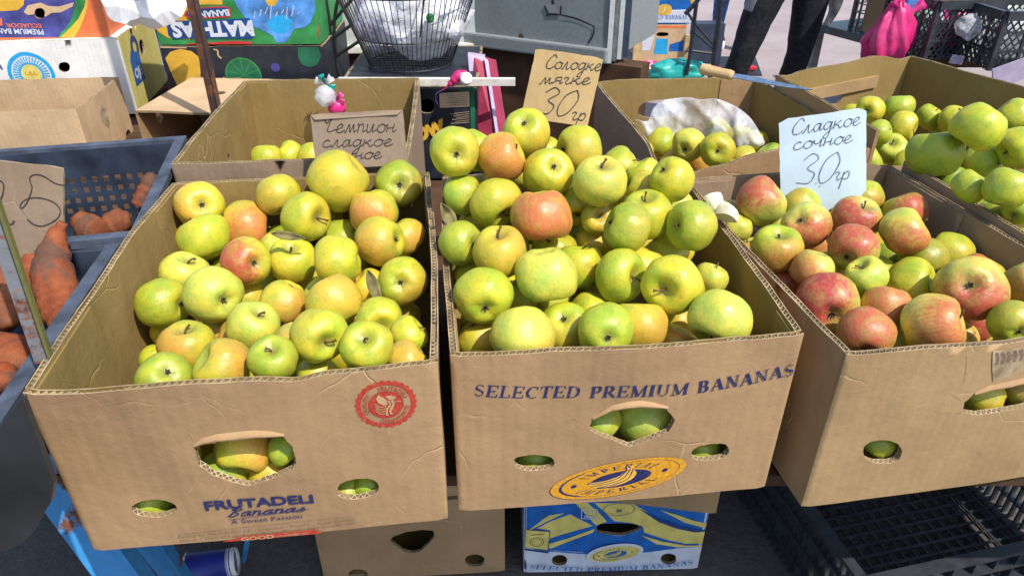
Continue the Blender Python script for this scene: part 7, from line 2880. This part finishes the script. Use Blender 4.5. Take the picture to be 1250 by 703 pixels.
# dark folding trolley in front of the people
tr = empty('metal_trolley', (0, 0, 0), 'dark metal trolley frame with crossed bars on the far pavement', 'trolley')
yT = 4.85
for p_, r_ in (([(881, -20), (877, 30), (871, 76)], .018), ([(853, -20), (847, 30), (843, 62)], .013), ([(879, 10), (905, -18)], .010), ([(836, 18), (851, 2), (862, -15)], .014), ([(838, 14), (846, 26), (870, 54)], .009),
               ([(848, 40), (873, 62)], .008), ([(838, 62), (872, 66)], .010), ([(872, 76), (866, 98)], .016), ([(843, 62), (838, 92)], .012)):
    m_ = MB()
    m_.tube([aty(x, y, yT) for x, y in p_], r_, 6)
    m_.build('bar', M['p_dark'], tr)
a = gpt(842, 70)
m_ = MB()
m_.box((a.x + 0.05, 5.45, 0.16), (0.22, 0.12, 0.28))
m_.build('dark_box', M['slate'], tr)
B0, B1, B2, B3 = gpt(838, 92), gpt(930, 94), gpt(922, 72), gpt(842, 70)
cl = mk('dark_blanket', [B0 + Vector((0, 0, .012)), B1 + Vector((0, 0, .012)), B2 + Vector((0, 0, .012)), B3 + Vector((0, 0, .012)), B0, B1, B2, B3],
        [(0, 1, 2, 3), (0, 4, 5, 1), (1, 5, 6, 2), (2, 6, 7, 3), (3, 7, 4, 0)], M['p_dark'])
tag(cl, 'dark blanket spread on the far pavement under the trolley frame', 'blanket')
rg = random.Random(3)
for i in range(7):
    q_ = gpt(856 + i * 10 + rg.uniform(-3, 3), 76 + rg.uniform(-2, 10), 0.03)
    m_ = MB()
    m_.box((0, 0, 0), (0.075, 0.05, 0.022), Matrix.Rotation(rg.uniform(-.6, .6), 3, 'Z'), bev=0.004)
    o = m_.build('small_packet', (M['rubber_white'], M['label_tan'], M['p_red'], M['slate'])[i % 4])
    o.location = q_
    tag(o, ('small white packet lying on the dark blanket', 'small tan packet lying on the dark blanket', 'small red packet lying on the dark blanket', 'small slate packet lying on the dark blanket')[i % 4] + ' on the far pavement', 'packet', 'packets on the dark blanket')


# people: one continuous skinned body each
def person(label, loc, yaw, pants, shoe, legs, group=None):
    """legs: foot offsets ((xl, yl), (xr, yr)) in metres from the hips"""
    root = empty('person', loc, label, 'person', group, R(yaw))
    V, E_, Rd = [], [], []

    def j(p, r_, par=None, r2=None):
        r_ = r_ * (1.16 if p[2] < 0.9 and abs(p[0]) < .3 and p[2] > .2 and r_ > .05 else 1.0)
        V.append(Vector(p))
        Rd.append((r_, r2 or r_))
        if par is not None:
            E_.append((par, len(V) - 1))
        return len(V) - 1
    pel = j((0, 0, 0.95), .135, None, .10)
    w1 = j((0, -.01, 1.10), .125, pel, .09)
    ch = j((0, 0, 1.28), .145, w1, .10)
    sh = j((0, .01, 1.42), .12, ch, .08)
    nk = j((0, 0, 1.50), .05, sh)
    j((0, -.02, 1.60), .075, nk, .085)
    j((0, -.02, 1.70), .06, len(V) - 1, .075)
    feet = []
    for s, (fx, fy) in zip((-1, 1), legs):
        hip = j((s * .09, 0, .88), .088, pel)
        th_ = j((s * .095 + fx * .35, fy * .35 - .01, .68), .074, hip)
        kn_ = j((s * .095 + fx * .62, fy * .6 - .02, .48), .056, th_)
        cf = j((s * .09 + fx * .8, fy * .8 + .01, .33), .056, kn_)
        an = j((s * .09 + fx, fy, .085), .040, cf)
        j((s * .09 + fx, fy, .05), .038, an)
        feet.append((s * .09 + fx, fy))
    for s in (-1, 1):
        a1 = j((s * .18, .01, 1.40), .055, sh)
        a2 = j((s * .24, .02, 1.14), .042, a1)
        a3 = j((s * .22, -.20, 1.12), .030, a2)
        h_ = j((s * .21, -.27, 1.12), .032, a3, .018)
        for k in range(4):
            m0 = j((s * (.22 - k * .016), -.33 - .004 * (k % 3), 1.12 - .004 * k), .009, h_)
            j((s * (.21 - k * .016), -.375 + .006 * abs(k - 1), 1.105 - .004 * k), .007, m0)
        t0 = j((s * .19, -.29, 1.15), .010, h_)
        j((s * .18, -.33, 1.16), .008, t0)
    me = bpy.data.meshes.new('body')
    me.from_pydata([tuple(v) for v in V], E_, [])
    o = lk('body', me)
    md = o.modifiers.new('skin', 'SKIN')
    for i, sv in enumerate(me.skin_vertices[0].data):
        sv.radius = Rd[i]
        sv.use_root = i == 0
    o.modifiers.new('sub', 'SUBSURF').levels = 2
    dg = bpy.context.evaluated_depsgraph_get()
    m2 = bpy.data.meshes.new_from_object(o.evaluated_get(dg))
    bpy.data.objects.remove(o)
    for v in m2.vertices:      # folds of cloth on the legs
        c = v.co
        if c.z < 0.95:
            n_ = noise.noise((c.x * 9, c.y * 9, c.z * 26))
            c.x += 0.006 * n_
            c.y += 0.006 * n_
    m2.materials.clear()
    for m in (M[pants], M['shirt'], M['skin'], M['hair']):
        m2.materials.append(m)
    for p in m2.polygons:
        z = p.center.z
        x = abs(p.center.x)
        p.material_index = 0 if (z < 0.98 and x < .2) or z < .70 else (3 if z > 1.66 or (z > 1.58 and p.center.y > .02) else (2 if z > 1.47 or (p.center.y < -.18 and z > .98) else 1))
        p.use_smooth = True
    o = lk('body', m2, root)
    for s, (fx, fy) in zip((-1, 1), feet):
        bm = bmesh.new()
        bmesh.ops.create_cube(bm, size=1)
        bmesh.ops.subdivide_edges(bm, edges=bm.edges[:], cuts=3, use_grid_fill=True)
        for v in bm.verts:
            c = v.co
            yy = c.y + 0.5
            hgt = 0.055 if yy < 0.45 else 0.085
            wv = 0.040 + 0.012 * math.sin(yy * 3.1)
            r_ = 1 - 0.5 * max(0, abs(c.y) - .3) / .2
            v.co = Vector((c.x * 2 * wv * r_, c.y * 0.27 - 0.05, (c.z + .5) * hgt * (0.75 + .25 * r_) + 0.004))
        ms = bpy.data.meshes.new('shoe')
        bm.to_mesh(ms)
        bm.free()
        ms.materials.append(M[shoe])
        ms.materials.append(M['rubber_white'])
        for p in ms.polygons:
            p.use_smooth = True
            if p.center.z < 0.022 or (p.center.y < -.14 and shoe == 'shoe_red'):
                p.material_index = 1
        so = lk('shoe', ms, root)
        so.location = (fx, fy, 0)
    return root


lf, rf = gpt(903, 88), gpt(960, 93)
mx, my = (lf.x + rf.x) / 2 - 0.0, (lf.y + rf.y) / 2
person('person in black jeans standing on the far pavement', (1.375, 3.75, 0.004), 0, 'jeans_black', 'shoe_black', ((-0.19, -0.02), (-0.02, 0.03)))
lf, rf = gpt(874, 58), gpt(908, 62)
mx, my = (lf.x + rf.x) / 2, (lf.y + rf.y) / 2
person('person in blue jeans and red canvas shoes walking past in the distance', (mx, my, 0.004), 0, 'jeans_blue', 'shoe_red', (((lf.x - mx) + 0.09, lf.y - my + .05), ((rf.x - mx) - 0.09, rf.y - my - .05)))

# steel table with crates
yS = 4.2
tb2 = empty('steel_table', (0, 0, 0), 'dark steel-framed table carrying a black crate on the far pavement', 'table')
a, b, c_ = aty(978, 22, yS), aty(1003, 26, yS), aty(1075, 46, yS)
ztop = aty(1003, 30, yS).z
e1 = atz(1001, 30, ztop)
e2 = atz(1078, 50, ztop)
d_ = (e2 - e1).normalized()
bd = Vector((-d_.y, d_.x, 0)) * 1.0
if bd.y < 0:
    bd = -bd
m_ = MB()
q4 = [e1 - d_ * 0.03, e2 + d_ * 0.4, e2 + d_ * 0.4 + bd * 0.5, e1 - d_ * 0.03 + bd * 0.5]
m_.add(q4 + [v - Vector((0, 0, .04)) for v in q4], [(0, 1, 2, 3), (7, 6, 5, 4), (0, 4, 5, 1), (1, 5, 6, 2), (2, 6, 7, 3), (3, 7, 4, 0)])
M['table_dark'] = plain('dark_teal_laminate', (0.02, 0.045, 0.055), 0.35, 0.3, 12)
m_.build('table_top', M['table_dark'], tb2)
for q_ in (e1 + d_ * .02, e2 + d_ * .35, e1 + d_ * .02 + bd * .55, e2 + d_ * .35 + bd * .55):
    m_ = MB()
    m_.bar((q_.x, q_.y + .02, 0), (q_.x, q_.y + .02, ztop - .042), 0.04, 0.04, up=(0, 1, 0))
    m_.build('leg', M['steel'], tb2)
ang = math.degrees(math.atan2(d_.y, d_.x))
p = e1 + d_ * 0.16 + bd * 0.06
lattice_crate('black crate with a round emblem standing on the dark steel table', p.x, p.y, ztop + .002, ang, 0.36, 0.30, 0.22, M['black_plastic'], 'black crates at the back', 9, 7, 4)
ce = p + d_ * 0.18 - bd * 0.012 + Vector((0, 0, 0.11))
m_ = MB()
lathe(m_, [(0.045, 0), (0.05, .006), (0.055, 0)], 24)
lathe(m_, [(0.0, .004), (0.02, .004), (0.024, 0)], 16)
o = m_.build('emblem', M['black_plastic'], None)
o.parent = [x for x in COL.objects if x.name.startswith('black_crate') and (x.location - Vector((p.x, p.y, ztop + .002))).length < 1e-4][0]
o.location = (0.18, -0.014, 0.11)
o.rotation_euler = (R(90), 0, 0)
crumple('grey_sheet', 'pale grey plastic sheet drooping over the dark steel table edge', 'sheet', [(1005, -20), (1032, -20), (1030, 0), (1022, 18), (1010, 34), (1005, 30), (1012, 10)], yS - 0.08, M['steel'], 0.03, 6, 4, step=0.04)

# brown carton, pink bag, black crates on a low bench
yP = 3.3
q = aty(1126, 62, yP)
bn = empty('bench', (0, 0, 0), 'low dark bench under the crates behind the green apples', 'bench')
hbn = 0.62
m_ = MB()
m_.box((2.35, 3.38, hbn - 0.02), (1.2, 0.52, 0.04), bev=0.003)
m_.build('bench_top', M['dark_wood'], bn)
for x, y in ((1.82, 3.2), (2.9, 3.2), (1.82, 3.58), (2.9, 3.58)):
    m_ = MB()
    m_.bar((x, y, 0), (x, y, hbn - .042), 0.05, 0.05, up=(0, 1, 0))
    m_.build('leg', M['dark_wood'], bn)
a, b = aty(1083, 60, 3.35), aty(1150, 62, 3.35)
hc = Carton('tall brown carton with a round vent behind the pink bag', (a.x + b.x) / 2 + 0.02, 3.36, hbn + .002, 0, b.x - a.x + .03, 0.3, 0.5, STD, 'cartons behind the green apples', seed=81, closed=True, flute=False, holes={'front': [lambda c: c.uvs(pell(1127, 43.5, 5, 5.2))]})
pb = empty('pink_bag', aty(1088, 40, 3.12), 'shiny pink plastic bag with a knotted top hanging beside the tall brown carton', 'bag')
k0_ = pb.location.copy()
bm = bmesh.new()
bmesh.ops.create_icosphere(bm, subdivisions=4, radius=1)
for v in bm.verts:
    q_ = v.co.copy()
    wz = 0.55 + 0.5 * (0.5 - q_.z * .5)
    an_ = math.atan2(q_.y, q_.x)
    pl_t = 1 + 0.16 * (1 - 2 * abs(math.sin(2.5 * an_ + 1.2 * q_.z))) + 0.09 * math.cos(11 * an_ + 3.5 * q_.z + 1) + 0.07 * noise.noise(q_ * 5)
    wz = 0.28 + 0.62 * min(1, (1 - q_.z) * .62) ** 0.8
    v.co = Vector((q_.x * .125 * wz, q_.y * .08 * wz, q_.z * .13)) * pl_t * (1 + .14 * noise.noise(q_ * 2.2))
me = bpy.data.meshes.new('pouch')
bm.to_mesh(me)
bm.free()
me.materials.append(M['pink_b'])
me.polygons.foreach_set('use_smooth', [True] * len(me.polygons))
lk('pouch', me, pb)
for i, (ax, az) in enumerate(((.9, .65), (.35, 1.2), (-.3, .3))):
    kn_ = aty(1103, 17, 3.12) - k0_
    d2 = Vector((ax, -.1, az)).normalized()
    s2 = d2.cross(Vector((0, 1, 0))).normalized()
    vs, fs = [], []
    for jj in range(6):
        k = jj / 5
        for e in (-1, -.3, .3, 1):
            vs.append(kn_ + d2 * .085 * k + s2 * e * (.008 + .022 * k) + Vector((0, .012 * math.cos(e * 4 + i), 0)))
    for jj in range(5):
        for e in range(3):
            fs.append((jj * 4 + e, jj * 4 + e + 1, (jj + 1) * 4 + e + 1, (jj + 1) * 4 + e))
    o = mk('tied_end', vs, fs, M['pink'] if i != 1 else M['p_sky'], pb, True)
    md = o.modifiers.new('s', 'SOLIDIFY')
    md.thickness = .001
p = aty(1141, 82, 2.98)
lattice_crate('black diamond-mesh crate with pink and green bags inside, behind the green apples', p.x, 3.08, hbn + .002, 12, 0.30, 0.30, 0.23, M['black_plastic'], 'black crates at the back', 11, 11, 3, diag=True)
cr_ = Vector((p.x, 3.08, hbn))
bag_blob('plastic_bag', 'pink bag seen through the diamond-mesh crate', 'plastic bag', cr_ + Vector((0.15, .15, .10)), (.09, .07, .085), M['pink'], 31, 'bags in the diamond-mesh crate')
bag_blob('plastic_bag', 'pale green bag seen through the diamond-mesh crate', 'plastic bag', cr_ + Vector((0.06, .14, .10)), (.055, .07, .085), M['bag_teal'], 33, 'bags in the diamond-mesh crate')
bag_blob('plastic_bag', 'white bag hanging over the rim of the diamond-mesh crate', 'plastic bag', aty(1183, 33, 3.06), (.055, .05, .045), M['bag'], 37, 'bags in the diamond-mesh crate')
p = aty(1212, 110, 2.85)
lattice_crate('black diamond-mesh crate full of white bags, at the edge of the view', p.x, 2.92, hbn + .002, 4, 0.42, 0.30, 0.22, M['black_plastic'], 'black crates at the back', 14, 10, 3, diag=True)
cr_ = Vector((p.x, 2.92, hbn))
bag_blob('plastic_bag', 'white bags filling the edge diamond-mesh crate', 'plastic bag', cr_ + Vector((0.17, .15, .11)), (.14, .10, .10), M['bag'], 41, 'bags in the diamond-mesh crate')
m_ = MB()
a = aty(1224, 92, 2.80)
m_.box((0, 0, 0), (0.16, 0.008, 0.085), Matrix.Rotation(R(-22), 3, 'Y'))
o = m_.build('paper_tag', M['lilac'])
o.location = aty(1238, 88, 2.86)
tag(o, 'blank grey-white card leaning against the edge diamond-mesh crate', 'card')
m_ = MB()
p = aty(1168, 73, 3.05)
m_.box((0, 0, 0), (0.055, 0.006, 0.035), Matrix.Rotation(R(8), 3, 'Y'))
o = m_.build('paper_tag', M['lilac'])
o.location = p
tag(o, 'small blank tag on the diamond-mesh crate with pink bags', 'card')
# wooden post and pale board behind
wp = empty('wooden_post', (0, 0, 0), 'dark wooden post behind the diamond-mesh crates', 'post')
a, b = aty(1188, -20, 3.9), aty(1178, 30, 3.9)
m_ = MB()
m_.bar(b, a, .04, .04, up=(0, 1, 0))
m_.bar(Vector((b.x, b.y, 0)), b, .04, .04, up=(0, 1, 0))
m_.build('post_shaft', M['dark_wood'], wp)
bo = empty('board_stack', (0, 0, 0), 'pale boards under teal film behind the diamond-mesh crates', 'boards')
q4 = [aty(1160, 28, 3.8), aty(1290, 40, 3.8)]
zt = q4[0].z + .03
m_ = MB()
m_.box((2.9, 4.35, zt - .05), (1.5, 0.9, .05), bev=.004)
m_.build('board', M['wood'], bo)
m_ = MB()
m_.box((2.92, 4.37, zt - .0), (1.48, 0.88, .04), bev=.004)
m_.build('board', M['card_pale'], bo)
for x in (2.3, 3.5):
    m_ = MB()
    m_.box((x, 4.35, (zt - .08) / 2), (.08, .5, zt - .08))
    m_.build('trestle', M['dark_wood'], bo)
crumple('plastic_film', 'pale teal plastic film lying over the boards', 'film', [(1192, 32), (1205, 18), (1225, 8), (1250, 5), (1290, 10), (1290, 36), (1250, 42), (1215, 36)], 3.78, M['bag_teal'], 0.05, 8, 6, step=0.03, sol=False)
